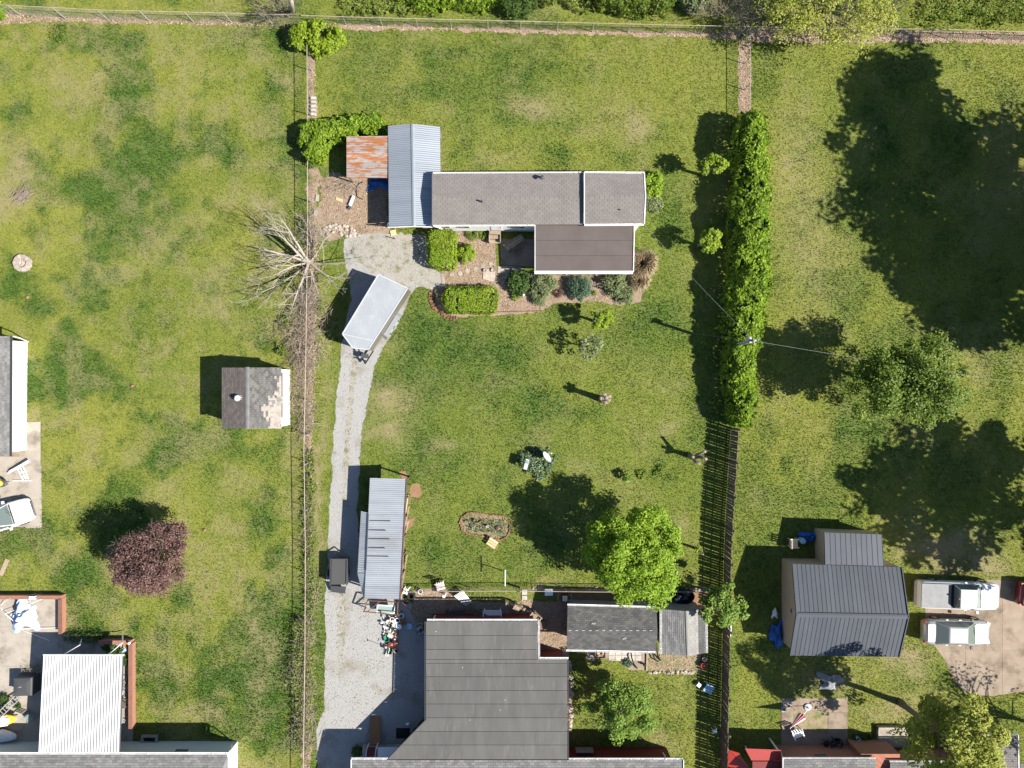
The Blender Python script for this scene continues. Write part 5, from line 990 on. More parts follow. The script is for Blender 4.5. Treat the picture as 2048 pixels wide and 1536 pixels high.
bare('leafless grey tree behind the top-left fence corner', (577, 34), 9, 2.2, .05, 302, 'bark_pale', (.2, 1.0), (0, .25), .5); 
t = thing('grey_tree', 'grey upright trunk behind the corner shrub at the top edge', 'tree', P(585, 26)); MB().tube([P(585, 26), P(584, 20, 1.2), P(584, 14, 3.0), P(583, 2, 4.6)], [.2, .17, .15, .13], 9).build('trunk', M['pole_wood'], t, smooth=True)
bare('brown leafless brush beyond the top fence left of the yellow tree', (1445, 28), 13, 1.9, .03, 303, 'twig', (.2, .9), (.1, 0), .2, 'brush', 'brush'); bare('grey leafless sapling at the fence corner above the leaf strip', (1484, 66), 9, 1.3, .03, 304, 'twig_grey', (.2, .9), (0, 0), .4, kids=(5, 3))
bare('leafless grey twigs within the sparse yellow tree', (1735, 26), 10, 2.2, .03, 305, 'bark_pale', (.3, 1.0), (0, 0), .8); bush('corner_weed', 'small green weed tuft at the leaf strip corner', (1486, 74), .4, .4, 220, (.1, .2), M['lf_sage'], 306, cat='weeds')
def bramble(label, x0, x1, y0, y1, n, seed, h=1.1, leaves=0, mat='twig', lmat='lf_weed'):
    rg = random.Random(seed); rs = np.random.default_rng(seed); t = thing('bramble_thicket', label, 'brambles', P((x0 + x1) / 2, (y0 + y1) / 2), group='brambles along the left fence'); m = MB()
    for i in range(n):
        y = rg.uniform(y0, y1); f = (y - y0) / (y1 - y0); wdt = .45 + .55 * math.sin(math.pi * f); xc = (x0 + x1) / 2 + 5 * math.sin(f * 9); x = xc + rg.gauss(0, .32) * (x1 - x0) * wdt; a = rg.uniform(0, 6.28); twig(m, P(x, y) + Vector((0, 0, rg.uniform(.02, h * .75))), (math.cos(a), math.sin(a), rg.uniform(-.1, .8)), rg.uniform(.4, 1.3), rg.uniform(.010, .021), rg, 4, .45)
    m.build('cane', M[mat], t)
    if leaves:
        q = scatter(wp([(x0, y0), (x1, y0), (x1, y1), (x0, y1)]), leaves, rs); z = .1 + rs.random(leaves) * h; p = np.concatenate([q, z[:, None]], 1); leaf_mesh('foliage', p, rs.normal(0, .6, (leaves, 3)) + [0, 0, .8], (.1, .2), .6, M[lmat], t, rs)
    return t
bramble('dense tan brambles on the fence beside the enclosed trailer', 578, 650, 580, 730, 1100, 311, 1.3); bramble('thin tan brambles on the fence right of the small shed', 588, 634, 715, 870, 700, 312, .9, 150); bramble('tan brambles under the leafless fence tree', 604, 640, 430, 590, 320, 313, .9, 120); bramble('mixed green and brown brambles along the lower left fence', 592, 632, 1235, 1400, 520, 314, 1.1, 1500); bramble('tan and yellow brambles on the fence by the wide gravel', 596, 628, 1395, 1500, 360, 315, .9, 500); bramble('low weedy strip on the fence beside the long open shed', 612, 632, 900, 1230, 300, 316, .45, 1500)
for i, (x, y, r, lb) in enumerate(((572, 640, .6, 'dark weeds at the fence foot left of the trailer'), (566, 700, .5, 'dark weeds at the fence foot above the shed corner'), (556, 850, .35, 'green weeds under the lower right shed corner'), (576, 560, .5, 'dark weeds left of the leafless fence tree'), (626, 330, .4, 'brown-green weeds below the untrimmed shrubs'), (627, 975, .5, 'lavender-green weeds along fence beside shadowed gravel'), (640, 612, .5, 'fresh green weeds under the leafless fence tree'))): bush('fence_weeds', lb, (x, y), r, .5, int(900 * r), (.09, .19), M['lf_weed' if i in (2, 5, 6) else 'lf_tree'], 320 + i, cat='weeds', group='weeds along the left fence', hollow=.2)
t = thing('brush_pile', 'heap of brown cut sticks on the bare patch at far left', 'brush pile', P(42, 400)); m = MB(); rg = random.Random(9)
for i in range(150): twig(m, P(40 + rg.gauss(0, 9), 398 + rg.gauss(0, 7)) + Vector((0, 0, rg.uniform(.02, .35))), (rg.uniform(.3, 1), rg.uniform(.2, .9), rg.uniform(-.15, .25)), rg.uniform(.5, 1.4), .012, rg, 3, .2)
m.build('stick', M['twig'], t)
t = thing('stick_litter', 'scattered grey sticks in front of the rusty lean-to', 'sticks', P(680, 368)); m = MB()
for i in range(90): twig(m, P(688 + rg.gauss(0, 18), 368 + rg.gauss(0, 8)) + Vector((0, 0, rg.uniform(.02, .2))), (rg.uniform(-1, 1), rg.uniform(-.4, .4), rg.uniform(-.1, .15)), rg.uniform(.5, 1.5), .011, rg, 4, .25)
m.build('stick', M['twig_grey'], t)
hedge('patio_hedge', 'low shaded hedge between brick patio wall and the downspouts', [(135, 1264), (206, 1264), (206, 1278), (135, 1278)], .5, 900, (.08, .15), M['lf_dark'], 330, edge=.12)
# ================================================================== vehicles
def loft(m, rings):
    o = len(m.v); n = len(rings[0])
    for r in rings: m.v += [tuple(p) for p in r]
    for i in range(len(rings) - 1):
        for k in range(n): m.f.append((o + i * n + k, o + (i + 1) * n + k, o + (i + 1) * n + (k + 1) % n, o + i * n + (k + 1) % n))
    m.f.append(tuple(o + k for k in range(n))); e = o + (len(rings) - 1) * n; m.f.append(tuple(e + k for k in range(n))[::-1]); return m
def ring(x, w, zb, zt):
    h = [(0, zt), (.62 * w, zt - .005), (.86 * w, zt - .04), (.97 * w, zt - .14), (w, zt - .32), (.985 * w, zb + .12), (.9 * w, zb)]
    return [(x, y, z) for y, z in h] + [(x, -y, z) for y, z in h[::-1][:-1]]
def wheel(root, x, y, r=.33):
    s = 1 if y > 0 else -1; w_ = MB(); c = Vector((x, y, r)); n = 16
    w_.tube([c - Vector((0, .11 * s, 0)), c - Vector((0, .09 * s, 0)), c + Vector((0, .09 * s, 0)), c + Vector((0, .11 * s, 0))], [r * .86, r, r, r * .86], n); o = w_.build('wheel', M['rubber'], root, True, smooth=False)
    MB().tube([c + Vector((0, .10 * s, 0)), c + Vector((0, .118 * s, 0))], [r * .66, r * .6], 12).build('rim', M['chrome'], o, True)
def glasspane(root, name, q, mat='glass'):
    q = [Vector(p) for p in q]; n = (q[1] - q[0]).cross(q[2] - q[0]).normalized(); c = sum(q, Vector()) / 4
    if n.dot(c - Vector((-.2, 0, .8))) < 0: n = -n
    q = [c + (p - c) * .93 + n * .008 for p in q]; m = MB(); m.add(q + [p + n * .01 for p in q], [(0, 1, 2, 3), (7, 6, 5, 4), (0, 4, 5, 1), (1, 5, 6, 2), (2, 6, 7, 3), (3, 7, 4, 0)]); return m.build(name, M[mat], root, True)
def car(label, loc, rz, paint, st, cab, L2, W2, wheels, name='parked_car', cat='car', bed=None):
    t = thing(name, label, cat, loc, rz); body = loft(MB(), [ring(*s) for s in st]).build('body', M[paint], t, True, smooth=True)
    xb0, xb1, xt0, xt1, zb, zt, wb, wt = cab
    rg_ = []
    B_ = [(xb0, wb), (xb0, -wb), (xb1, -wb), (xb1, wb)]; T_ = [(xt0, wt), (xt0, -wt), (xt1, -wt), (xt1, wt)]
    m = MB(); m.add([(x, y, zb) for x, y in B_] + [(x, y, zt - .03) for x, y in T_] + [(xt0 - .08, wt - .1, zt), (xt0 - .08, -wt + .1, zt), (xt1 + .08, -wt + .1, zt), (xt1 + .08, wt - .1, zt)], [(i, (i + 1) % 4, 4 + (i + 1) % 4, 4 + i) for i in range(4)] + [(4 + i, 4 + (i + 1) % 4, 8 + (i + 1) % 4, 8 + i) for i in range(4)] + [(8, 9, 10, 11)]); m.build('cabin', M[paint], t, True)
    b = [Vector((x, y, zb + .02)) for x, y in B_]; q = [Vector((x, y, zt - .05)) for x, y in T_]
    glasspane(t, 'windshield', [b[0], b[1], q[1], q[0]]); glasspane(t, 'rear_window', [b[2], b[3], q[3], q[2]])
    for i, s in ((3, 1), (1, -1)):
        a0, a1, c0, c1 = (b[3], b[0], q[3], q[0]) if s > 0 else (b[2], b[1], q[2], q[1]); k = 1 if bed else 2
        for j in range(k): glasspane(t, 'side_window', [lerp(a0, a1, j / k), lerp(a0, a1, (j + 1) / k), lerp(c0, c1, (j + 1) / k), lerp(c0, c1, j / k)])
        MB().box((xb0 - .25, s * (W2 + .09), zb + .08), (.14, .2, .13), rz=-s * .2).build('mirror', M[paint if paint != 'carsilver' else 'darkgrey'], t, True)
        MB().box((L2 - .12, s * W2 * .68, .66), (.24, .32, .14), rz=-s * .35).build('headlight', M['lens_clear'], t, True); MB().box((-L2 + .06, s * W2 * .74, .78), (.14, .26, .18), rz=s * .25).build('tail_light', M['lens_red'], t, True)
        for wx in wheels: wheel(t, wx, s * (W2 - .06), .33 if not bed else .38)
        for j in range(1 if bed else 2): MB().box((xb0 - .95 - j * .95, s * (W2 + .005), zb - .13), (.16, .03, .03)).build('door_handle', M['chrome'], t, True)
    if not bed: MB().box((1.15 + (L2 - 1.3) / 2, 0, .875), (L2 - 1.5, W2 * 1.45, .012), m=Matrix.Rotation(.13, 3, 'Y')).build('hood', M[paint], t, True); MB().box((-1.98, 0, 1.016), (.5, W2 * 1.4, .012)).build('trunk_lid', M[paint], t, True)
    for s in (-1, 1): MB().bar((xb0 + .06, s * .1 - .05, zb + .03), (xb0 - .18, s * .12 + .42, zb + .16), .02).build('wiper', M['black'], t, True)
    MB().box((xb0 + .03, 0, zb + .005), (.1, wb * 1.8, .03)).build('cowl', M['darkgrey'], t, True)
    MB().box((L2 + .01, 0, .45), (.06, W2 * 1.2, .14)).build('grille', M['darkgrey'], t, True); MB().box((-L2 - .01, 0, .7), (.02, .4, .13)).build('number_plate', M['plastic_white'], t, True)
    return t
sed = [(2.42, .62, .3, .58), (2.36, .74, .24, .70), (2.15, .84, .2, .77), (1.7, .9, .2, .84), (1.1, .92, .2, .93), (.3, .925, .2, .96), (-.7, .925, .2, .97), (-1.5, .915, .2, 1.0), (-2.0, .88, .22, 1.01), (-2.33, .80, .26, .96), (-2.43, .66, .34, .72)]
car('silver sedan parked below the white pickup on the worn slab', P(1901, 1258), R(-1.5), 'carsilver', sed, (1.15, -1.72, .38, -.95, .93, 1.45, .80, .58), 2.38, .9, (1.45, -1.42))
car('white sedan with open-fronted hood view at left edge driveway', P(10, 1034), R(18), 'carwhite', sed, (1.15, -1.72, .38, -.95, .93, 1.45, .80, .58), 2.38, .9, (1.45, -1.42))
car('dark red car cut by the right edge beside the pickup', P(2090, 1188), R(-6), 'carred', sed, (1.15, -1.72, .38, -.95, .93, 1.45, .80, .58), 2.38, .9, (1.45, -1.42))
trk = [(2.88, .7, .42, .80), (2.84, .86, .36, .92), (2.6, .94, .34, 1.06), (1.6, .98, .34, 1.14), (.6, .99, .34, 1.16), (-.5, .99, .34, 1.16), (-2.6, .985, .36, 1.16), (-2.86, .97, .38, 1.15), (-2.9, .9, .44, 1.0)]
t = car('white pickup truck with grey bed cover on the worn slab', P(1903, 1184), R(-2), 'carwhite', trk, (1.35, -.55, .72, -.42, 1.14, 1.78, .86, .66), 2.84, .97, (1.85, -1.75), 'pickup_truck', 'pickup truck', bed=True)
MB().box((-1.82, 0, 1.185), (2.1, 1.72, .05)).build('bed_cover', M['tonneau'], t, True); MB().box((-2.85, 0, 1.13), (.1, 1.7, .1)).build('tailgate', M['carwhite'], t, True); MB().box((-3.0, 0, .55), (.16, 1.75, .14)).build('rear_bumper', M['chrome'], t, True); MB().box((-.5, 0, 1.72), (.08, .12, .06)).build('brake_lamp', M['lens_red'], t, True); MB().box((-.66, 0, 1.165), (.24, 1.74, .03)).build('bed_gap', M['black'], t, True)
# enclosed trailer
Pz = 2.25
rc = [(757, 549), (815, 577), (737, 699), (706, 696), (685, 668)]
t = thing('enclosed_trailer', 'white-roofed enclosed cargo trailer parked across the gravel driveway', 'trailer', P(760, 620)); W_ = [P(a, b, Pz) for a, b in rc]
MB().prism([tuple(p[:2]) for p in W_], .45, Pz - .01).build('body', M['trailer_side'], t)
c = sum(W_, Vector()) / 5; MB().slab([c + (p - c) * .985 + Vector((0, 0, .02)) for p in W_], .03).build('roof', M['trailer_roof'], t)
m = MB()
for i in range(5): m.bar(W_[i] + Vector((0, 0, .005)), W_[(i + 1) % 5] + Vector((0, 0, .005)), .07, .08)
m.build('roof_trim', M['lightgrey'], t)
d = (W_[2] - W_[1]).normalized(); sd_ = Vector((-d.y, d.x, 0)); 
m = MB().bar(lerp(W_[4], W_[3], 0) + d * -.0 + Vector((0, 0, .035)), lerp(W_[1], W_[2], .86) + Vector((0, 0, .035)), .03, .02); m.build('roof_seam', M['lightgrey'], t)
for k, f in enumerate((.50, .62)):
    p = lerp(W_[1], W_[2], f); p = Vector((p.x, p.y, .34)) + sd_ * .12
    w_ = MB().tube([p, p + sd_ * .2], [.33, .33], 14).build('wheel', M['rubber'], t); MB().tube([p + sd_ * .2, p + sd_ * .215], [.2, .18], 10).build('rim', M['lightgrey'], w_)
p = lerp(W_[1], W_[2], .56); p = Vector((p.x, p.y, .72)) + sd_ * .2; MB().bar(p - d * .85, p + d * .85, .34, .06).bar(p - d * .85 + Vector((0, 0, -.02)), p - d * 1.05 + Vector((0, 0, -.3)), .34, .04).bar(p + d * .85 + Vector((0, 0, -.02)), p + d * 1.05 + Vector((0, 0, -.3)), .34, .04).build('fender', M['grey'], t)
nose = (W_[2] + W_[3]) / 2; nb = Vector((nose.x, nose.y, .5)); tip = nb + Vector((-.05, -1.0, 0)); MB().bar(Vector((W_[3].x, W_[3].y, .5)), tip, .08, .1).bar(Vector((W_[2].x, W_[2].y, .5)), tip, .08, .1).build('tongue', M['black'], t); MB().tube([tip + Vector((0, .2, -.45)), tip + Vector((0, .2, .45))], .05, 8).build('jack', M['black'], t); MB().box(tip + Vector((0, .55, .12)), (.5, .3, .25)).build('battery_box', M['darkgrey'], t)
MB().bar(lerp(W_[0], W_[1], .02) + Vector((0, 0, -.4)), lerp(W_[0], W_[1], .98) + Vector((0, 0, -.4)), .03, .6).build('rear_door', M['lightgrey'], t)
# small dark utility trailer by the long shed
t = thing('utility_trailer', 'dark box trailer with lowered tailgate in the shade of the long shed', 'trailer', P(679, 1148))
A = [P(661, 1118, 1.0), P(694, 1118, 1.0), P(693, 1171, 1.0), P(660, 1171, 1.0)]
MB().prism([tuple(p[:2]) for p in A], .45, .52).build('floor', M['darkgrey'], t)
for i in range(3 + 0): MB().bar(Vector((A[(i + 3) % 4].x, A[(i + 3) % 4].y, .78)), Vector((A[i].x, A[i].y, .78)), .05, .55).build('side_board', M['darkgrey'], t)
MB().slab([P(663, 1119, .98), P(692, 1119, .98), P(691, 1169, .98), P(662, 1169, .98)], .03).build('cover', M['charcoal_fabric'], t); MB().slab([P(661, 1172, .6), P(692, 1174, .6), P(690, 1187, .25), P(662, 1184, .25)], .04).build('tailgate', M['darkgrey'], t)
for x in (659, 695): p = P(x, 1146, .3); w_ = MB().tube([p - Vector((.09, 0, 0)), p + Vector((.09, 0, 0))], .3, 12).build('wheel', M['rubber'], t)
MB().bar(P(664, 1110, .5), P(678, 1100, .45), .07).bar(P(690, 1110, .5), P(678, 1100, .45), .07).build('tongue', M['black'], t)

# ================================================================== yard objects
def stat(name, label, cat, mb, mat, loc=None, group=None, smooth=False): return tag(mb.build(name, M[mat], smooth=smooth), label, cat, group)
def pot(name, label, px, r, h, mat, group=None, soil=None, open_=True, cat='pot', z0=.02, lying=False):
    p = P(*px) + Vector((0, 0, z0)); t = thing(name, label, cat, p, group=group)
    MB().lathe(p, [(r * .74, 0), (r, h), (r * 1.08, h), (r * 1.08, h + .03), (r * .9, h + .03), (r * .82, h * .75), (.01, h * .72)], 14).build('shell', M[mat], t)
    if soil: MB().lathe(p + Vector((0, 0, h * .76)), [(r * .8, 0), (r * .8, .02), (.01, .03)], 12).build('soil', M[soil], t)
    return t
# fire pit of wedge blocks
t = thing('fire_pit', 'round fire pit of pale stone blocks on the far left lawn', 'fire pit', P(48, 527)); c = P(48, 527)
for lay in range(2):
    for i in range(10):
        a0, a1 = (i + .04 + lay * .5) * 6.283 / 10, (i + .96 + lay * .5) * 6.283 / 10
        MB().prism([(c.x + r * math.cos(a), c.y + r * math.sin(a)) for r, a in ((.34, a0), (.62, a0), (.64, (a0 + a1) / 2), (.62, a1), (.34, a1))], lay * .15, lay * .15 + .145).build('block', M['stone_pale'], t)
MB().lathe(c, [(.33, .0), (.33, .06), (.01, .09)], 12).build('ash', M['lightgrey'], t)
rg = random.Random(6)
for i in range(4): a = rg.uniform(0, 3); v = Vector((math.cos(a), math.sin(a), .1)) * .28; MB().tube([c + Vector((0, 0, .12)) - v, c + Vector((0, 0, .16)) + v], .04, 6).build('log', M['cutwood'], t)
# satellite dish, grey box on a post, ground vents
t = thing('satellite_dish', 'white oval satellite dish on a short mast in the ivy patch', 'satellite dish', P(1090, 913)); b = P(1090, 913); c = b + Vector((.05, .02, .95)); ax = Vector((.75, .5, .42)).normalized()
MB().tube([b, b + Vector((0, 0, .9))], .03, 8).build('mast', M['galv'], t); u = ax.orthogonal().normalized(); v = ax.cross(u); m = MB(); rings = []
for r in (0.02, .2, .36, .42): rings.append([c + u * math.cos(k * 6.283 / 18) * r * 1.12 + v * math.sin(k * 6.283 / 18) * r + ax * (r * r * .5) for k in range(18)])
for R_ in rings: m.v += [tuple(p) for p in R_]
for i in range(3):
    for k in range(18): m.f.append((i * 18 + k, i * 18 + (k + 1) % 18, (i + 1) * 18 + (k + 1) % 18, (i + 1) * 18 + k))
m.build('reflector', M['lightgrey'], t, smooth=True); MB().tube([c - v * .4, c + ax * .5 - v * .1], .02, 6).build('feed_arm', M['galv'], t); MB().box(c + ax * .5 - v * .1, (.1, .1, .1)).build('receiver', M['lightgrey'], t); MB().bar(b + Vector((0, 0, .88)), c, .05).build('bracket', M['galv'], t)
t = thing('post_box', 'pale grey box on a post at the left of the ivy patch', 'box', P(1049, 924)); p = P(1049, 924); MB().tube([p, p + Vector((0, 0, .8))], .04, 6).build('post', M['galv'], t); MB().box(p + Vector((.12, -.05, .95)), (.26, .75, .28), rz=-.25).build('box', M['lightgrey'], t); MB().box(p + Vector((.16, .12, 1.1)), (.2, .25, .02), rz=-.25).build('lid', M['teal'], t)
# clothes line post
t = thing('clothesline_post', 'white T-shaped clothesline post above the low wire fence', 'clothesline post', P(1011, 1143)); p = P(1011, 1143); MB().tube([p, p + Vector((0, 0, 1.75))], .035, 8).build('post', M['plastic_white'], t); MB().bar(p + Vector((0, .58, 1.75)), p + Vector((0, -.58, 1.75)), .05).build('crossbar', M['plastic_white'], t)
# oval flower bed
t = thing('oval_flower_bed', 'peanut-shaped flower bed ringed with red bricks on the lawn', 'flower bed', P(970, 1055)); rg = random.Random(12); ring_px = [(920, 1045), (924, 1034), (936, 1026), (950, 1024), (964, 1027), (980, 1030), (996, 1030), (1010, 1034), (1019, 1046), (1020, 1062), (1013, 1074), (1000, 1080), (984, 1078), (968, 1072), (950, 1070), (934, 1066), (924, 1058)]
rp = [P(*q) for q in ring_px]; Lr = [(rp[(i + 1) % len(rp)] - rp[i]).length for i in range(len(rp))]; tot = sum(Lr); bk = MB().box((0, 0, .05), (.21, .1, .1)).mesh('brick'); bk.materials.append(M['brick']); nb_ = int(tot / .235)
loop_ = rp + [rp[0]]
for i in range(nb_):
    p = along(loop_, i * tot / nb_); q = along(loop_, min(tot - .001, (i + .5) * tot / nb_)); o = shared('brick', bk, t, p, math.atan2(q.y - p.y, q.x - p.x) + rg.uniform(-.2, .2)); o.scale = (1, 1, rg.uniform(.8, 1.3))
sheet('bed_soil', ring_px, .014, M['tan_soil'], 0, False).parent = None
rs = np.random.default_rng(3); q = scatter(wp([(930, 1036), (1008, 1040), (1012, 1068), (935, 1062)]), 420, rs); _pl = leaf_mesh('plants', np.concatenate([q, .05 + rs.random((420, 1)) * .25], 1), rs.normal(0, .6, (420, 3)) + [0, 0, .8], (.08, .17), .5, M['lf_ivy'], t, rs); _pl['kind'] = 'stuff'
for i, (px, r, h, mt, lb) in enumerate((((950, 1040), .12, .2, 'black', 'black pot at the left of the oval flower bed'), ((962, 1044), .1, .18, 'terracotta', 'terracotta pot in the oval flower bed'), ((998, 1056), .2, .12, 'darkgrey', 'dark bowl planter at the right of the oval flower bed'), ((976, 1051), .09, .3, 'plastic_white', 'white garden ornament in the oval flower bed'), ((947, 1055), .1, .2, 'lightgrey', 'grey stone ornament in the oval flower bed'), ((977, 1074), .13, .22, 'black', 'black pot behind the pale planter box'))): pot('flower_pot', lb, px, r, h, mt, 'pots in the oval bed', 'soil')
t = thing('planter_box', 'pale slatted wooden seat at the lower edge of the oval bed', 'seat', P(985, 1084), R(-32)); 
for i in range(3): MB().box((0, .2 - i * .2, .35), (.72, .17, .04)).build('slat', M['wood_pale'], t, True)
for a in (-.3, .3):
    for b_ in (-.22, .22): MB().box((a, b_, .17), (.06, .06, .34)).build('leg', M['wood_pale'], t, True)
# stepping stones and slab
for i, (x, y) in enumerate(((903.5, 549), (920, 547), (934.5, 541.5), (951, 537.5), (965, 532.5), (982, 527.5))):
    stat('stepping_stone', ('first', 'second', 'third', 'fourth', 'fifth', 'sixth')[i] + ' round stepping stone counted from the clipped hedge', 'stepping stone', MB().lathe(P(x, y) + Vector((0, 0, .0)), [(.165, 0), (.17, .04), (.15, .05)], 14), 'stone', group='round stepping stones')
stat('stone_slab', 'large pinkish white stone slab at the end of the stepping stones', 'slab', MB().prism([tuple(p) for p in wp([(966, 538), (990, 538), (991, 562), (984, 563), (966, 558)])], 0, .07), 'stone_pale'); pot('stone_bowl', 'shallow stone bowl on the right of the pinkish slab', (986, 541), .14, .1, 'stone', z0=.07); pot('stone_bowl', 'shallow stone bowl on the left of the pinkish slab', (970, 541), .12, .08, 'stone', z0=.07)
m = MB().prism([tuple(p) for p in wp([(882, 548), (889, 548), (891, 574), (885, 574)])], 0, .05); stat('path_edging_slab', 'narrow concrete strip edging the mulch below the clipped hedge', 'slab', m, 'stone')
rg = random.Random(22)
def bricks(label, px, n_, mat='brick', size=(.22, .11, .09), group=None, cat='brick edging', name='brick_edging', jit=.25):
    pts = [P(*q) for q in px]; L = sum((pts[i + 1] - pts[i]).length for i in range(len(pts) - 1)); t = thing(name, label, cat, pts[0], group=group); me = MB().box((0, 0, size[2] / 2), size).mesh('brick'); me.materials.append(M[mat])
    for i in range(n_):
        d_ = L * (i + .5) / n_; p = along(pts, d_); q = along(pts, min(L, d_ + .02)); q2 = along(pts, max(0, d_ - .02)); v = q - q2; shared('brick', me, t, p, math.atan2(v.y, v.x) + math.pi / 2 * (size[0] > .2 and jit > .2) + rg.uniform(-jit, jit))
    return t
bricks('curved red brick edging around the left end of the oblong hedge', [(862, 584), (860, 600), (868, 616), (884, 626), (900, 634), (916, 636)], 17); bricks('second loose row of red bricks outside the curved edging', [(866, 580), (864, 602), (874, 620), (892, 634), (912, 640)], 13); bricks('thin row of edging bricks along the front of the porch bed', [(980, 624), (1000, 624), (1040, 623), (1085, 622)], 24, size=(.12, .06, .08), jit=.05, mat='brick')
def stones(label, poly, n_, r, mat='stone', seed=0, group=None, cat='stones', name='rock_pile', z=.0):
    rs = np.random.default_rng(seed); rg = random.Random(seed); w_ = wp(poly); c = fin(w_).mean(0); t = thing(name, label, cat, (c[0], c[1], 0), group=group)
    for q in scatter(w_, n_, rs): s = rg.uniform(*r); MB().rock((q[0], q[1], z + s * .2), (s, s * rg.uniform(.6, 1), s * .7), rg).build('stone', M[mat], t)
    return t
stones('scattered heap of pale rubble rocks below the rusty lean-to', [(646, 456), (668, 448), (690, 450), (712, 458), (718, 472), (700, 476), (672, 466), (650, 470)], 60, (.07, .17), 'stone_pale', 41)
stones('row of white stones edging the chip yard by the square shed', [(1294, 1341), (1402, 1343), (1402, 1348), (1294, 1347)], 34, (.09, .15), 'stone_pale', 42); stones('tan stone border along the right wall of the big house', [(1136, 1322), (1143, 1322), (1144, 1460), (1137, 1460)], 62, (.1, .2), 'stone_pale', 43); stones('stones along the upper edge of the shaded soil strip', [(1050, 1174), (1230, 1174), (1230, 1180), (1050, 1180)], 30, (.08, .15), 'stone', 44); stones('grey stones along the fence behind the square shed', [(1340, 1176), (1420, 1176), (1420, 1182), (1340, 1182)], 16, (.1, .18), 'stone', 45)
stones('tan fieldstones lining the mulch bed by the dark green shrub', [(1004, 556), (1014, 550), (1020, 572), (1008, 580)], 14, (.06, .14), 'stone_pale', 46)
for lb, x, y, a in (('upper pale concrete paver by the left fence', 635, 397, -.1), ('lower pale concrete paver by the left fence', 631.5, 427, -.05)): stat('paver_block', lb, 'paver', MB().box(P(x, y) + Vector((0, 0, .05)), (.22, .42, .1), rz=a), 'paver', group='pavers by the left fence')
stat('plank_offcut', 'tan plank offcut lying on the bare earth', 'plank', MB().box(P(679, 400) + Vector((0, 0, .05)), (.5, .22, .07), rz=-.35), 'wood_pale')
t = thing('concrete_block_stack', 'pale concrete blocks stacked along the left fence strip', 'blocks', P(628, 215))
for i in range(5): MB().box(P(628, 198 + i * 8) + Vector((0, 0, .1)), (.38, .2, .2), rz=rg.uniform(-.15, .15)).build('block', M['paver'], t)
t = thing('birch_log', 'white barked log lying beside the carport shadow', 'log', P(705, 402)); MB().tube([P(700, 412) + Vector((0, 0, .12)), P(708, 393) + Vector((0, 0, .14))], [.13, .12], 9).build('log', M['plastic_white'], t, smooth=True); MB().tube([P(697.5, 419) + Vector((0, 0, .1)), P(700, 413.5) + Vector((0, 0, .1))], [.1, .13], 8).build('dark_end', M['black'], t)
stat('garden_hose', 'black hose curling beside the carport shadow', 'hose', MB().tube([P(x, y) + Vector((0, 0, .05)) for x, y in ((726, 364), (719, 367), (714, 374), (713, 384), (714, 392), (718, 396), (726, 399))], .03, 6), 'black')
m = MB(); 
def cloth(label, name, px, zs, mat, cat='tarp', seed=0, n=14, rx=1.0, ry=.8, h=.3):
    rs = np.random.default_rng(seed); X, Y = np.meshgrid(np.linspace(-1, 1, n), np.linspace(-1, 1, n)); c = P(*px); r = np.sqrt(X ** 2 + Y ** 2); a = np.arctan2(Y, X); k = 1 + .25 * np.sin(3 * a + seed) + .15 * np.sin(5 * a + seed * 2); Z = np.clip(h * (fbm(X * 2.2 + seed, Y * 2.2, seed) * 1.5 - .15) * np.clip(1.25 - r, 0, 1), .015, None) + .02
    v = np.stack([c.x + X * rx * k, c.y + Y * ry * k, Z], -1).reshape(-1, 3); i = np.arange(n * n).reshape(n, n); f = np.stack([i[:-1, :-1].ravel(), i[:-1, 1:].ravel(), i[1:, 1:].ravel(), i[1:, :-1].ravel()], -1)
    o = np_mesh(name, v, f, M[mat]); sm = o.modifiers.new('thickness', 'SOLIDIFY'); sm.thickness = .012; return tag(o, label, cat)
cloth('crumpled bright blue tarp under the edge of the rusty lean-to', 'blue_tarp', (758, 366), 0, 'tarp_blue', seed=3, rx=.75, ry=.45, h=.5); cloth('rumpled dark blue tarp against the lower left barn wall', 'blue_tarp', (1552, 1268), 0, 'tarp_blue', seed=5, rx=.45, ry=.85, h=.8); cloth('blue tarp bundle in the corner of the barn annex', 'blue_tarp', (1616, 1072), 0, 'tarp_blue', seed=6, rx=.6, ry=.35, h=.6); cloth('grey plastic sheet heap under the leaning tree shade', 'grey_sheet', (1660, 1362), 0, 'grey', seed=7, rx=.75, ry=.55, h=.6, n=18)
cloth('collapsed blue and white canopy fabric on the bottom-left patio', 'collapsed_canopy', (52, 1230), 0, 'fabric_blue', 'canopy', seed=9, rx=.85, ry=1.05, h=1.2, n=24); cloth('white canopy sheet crumpled over the collapsed blue fabric', 'collapsed_canopy', (58, 1226), 0, 'fabric_white', 'canopy', seed=14, rx=.62, ry=.62, h=1.5, n=20); cloth('light blue plastic bag by the brick patio wall corner', 'plastic_bag', (251, 1297), 0, 'skyblue', 'bag', seed=15, rx=.26, ry=.2, h=.5, n=10); cloth('white and blue bags against the barn wall', 'plastic_bag', (1549, 1226), 0, 'plastic_white', 'bag', seed=16, rx=.2, ry=.32, h=.5, n=10)
t = thing('canopy_frame', 'bent white poles of the collapsed patio canopy', 'canopy frame', P(40, 1230)); 
for a, b in (((10, 1228, .5), (88, 1197, .3)), ((88, 1197, .3), (118, 1198, .2)), ((10, 1228, .5), (48, 1260, .4)), ((14, 1236, .1), (62, 1200, .7)), ((0, 1210, .05), (20, 1196, .6)), ((48, 1258, .2), (118, 1255, .1)), ((50, 1262, .1), (98, 1281, .1)), ((2, 1216, .05), (36, 1250, .3))): MB().tube([P(*a), P(*b)], .018, 5).build('pole', M['plastic_white'], t)
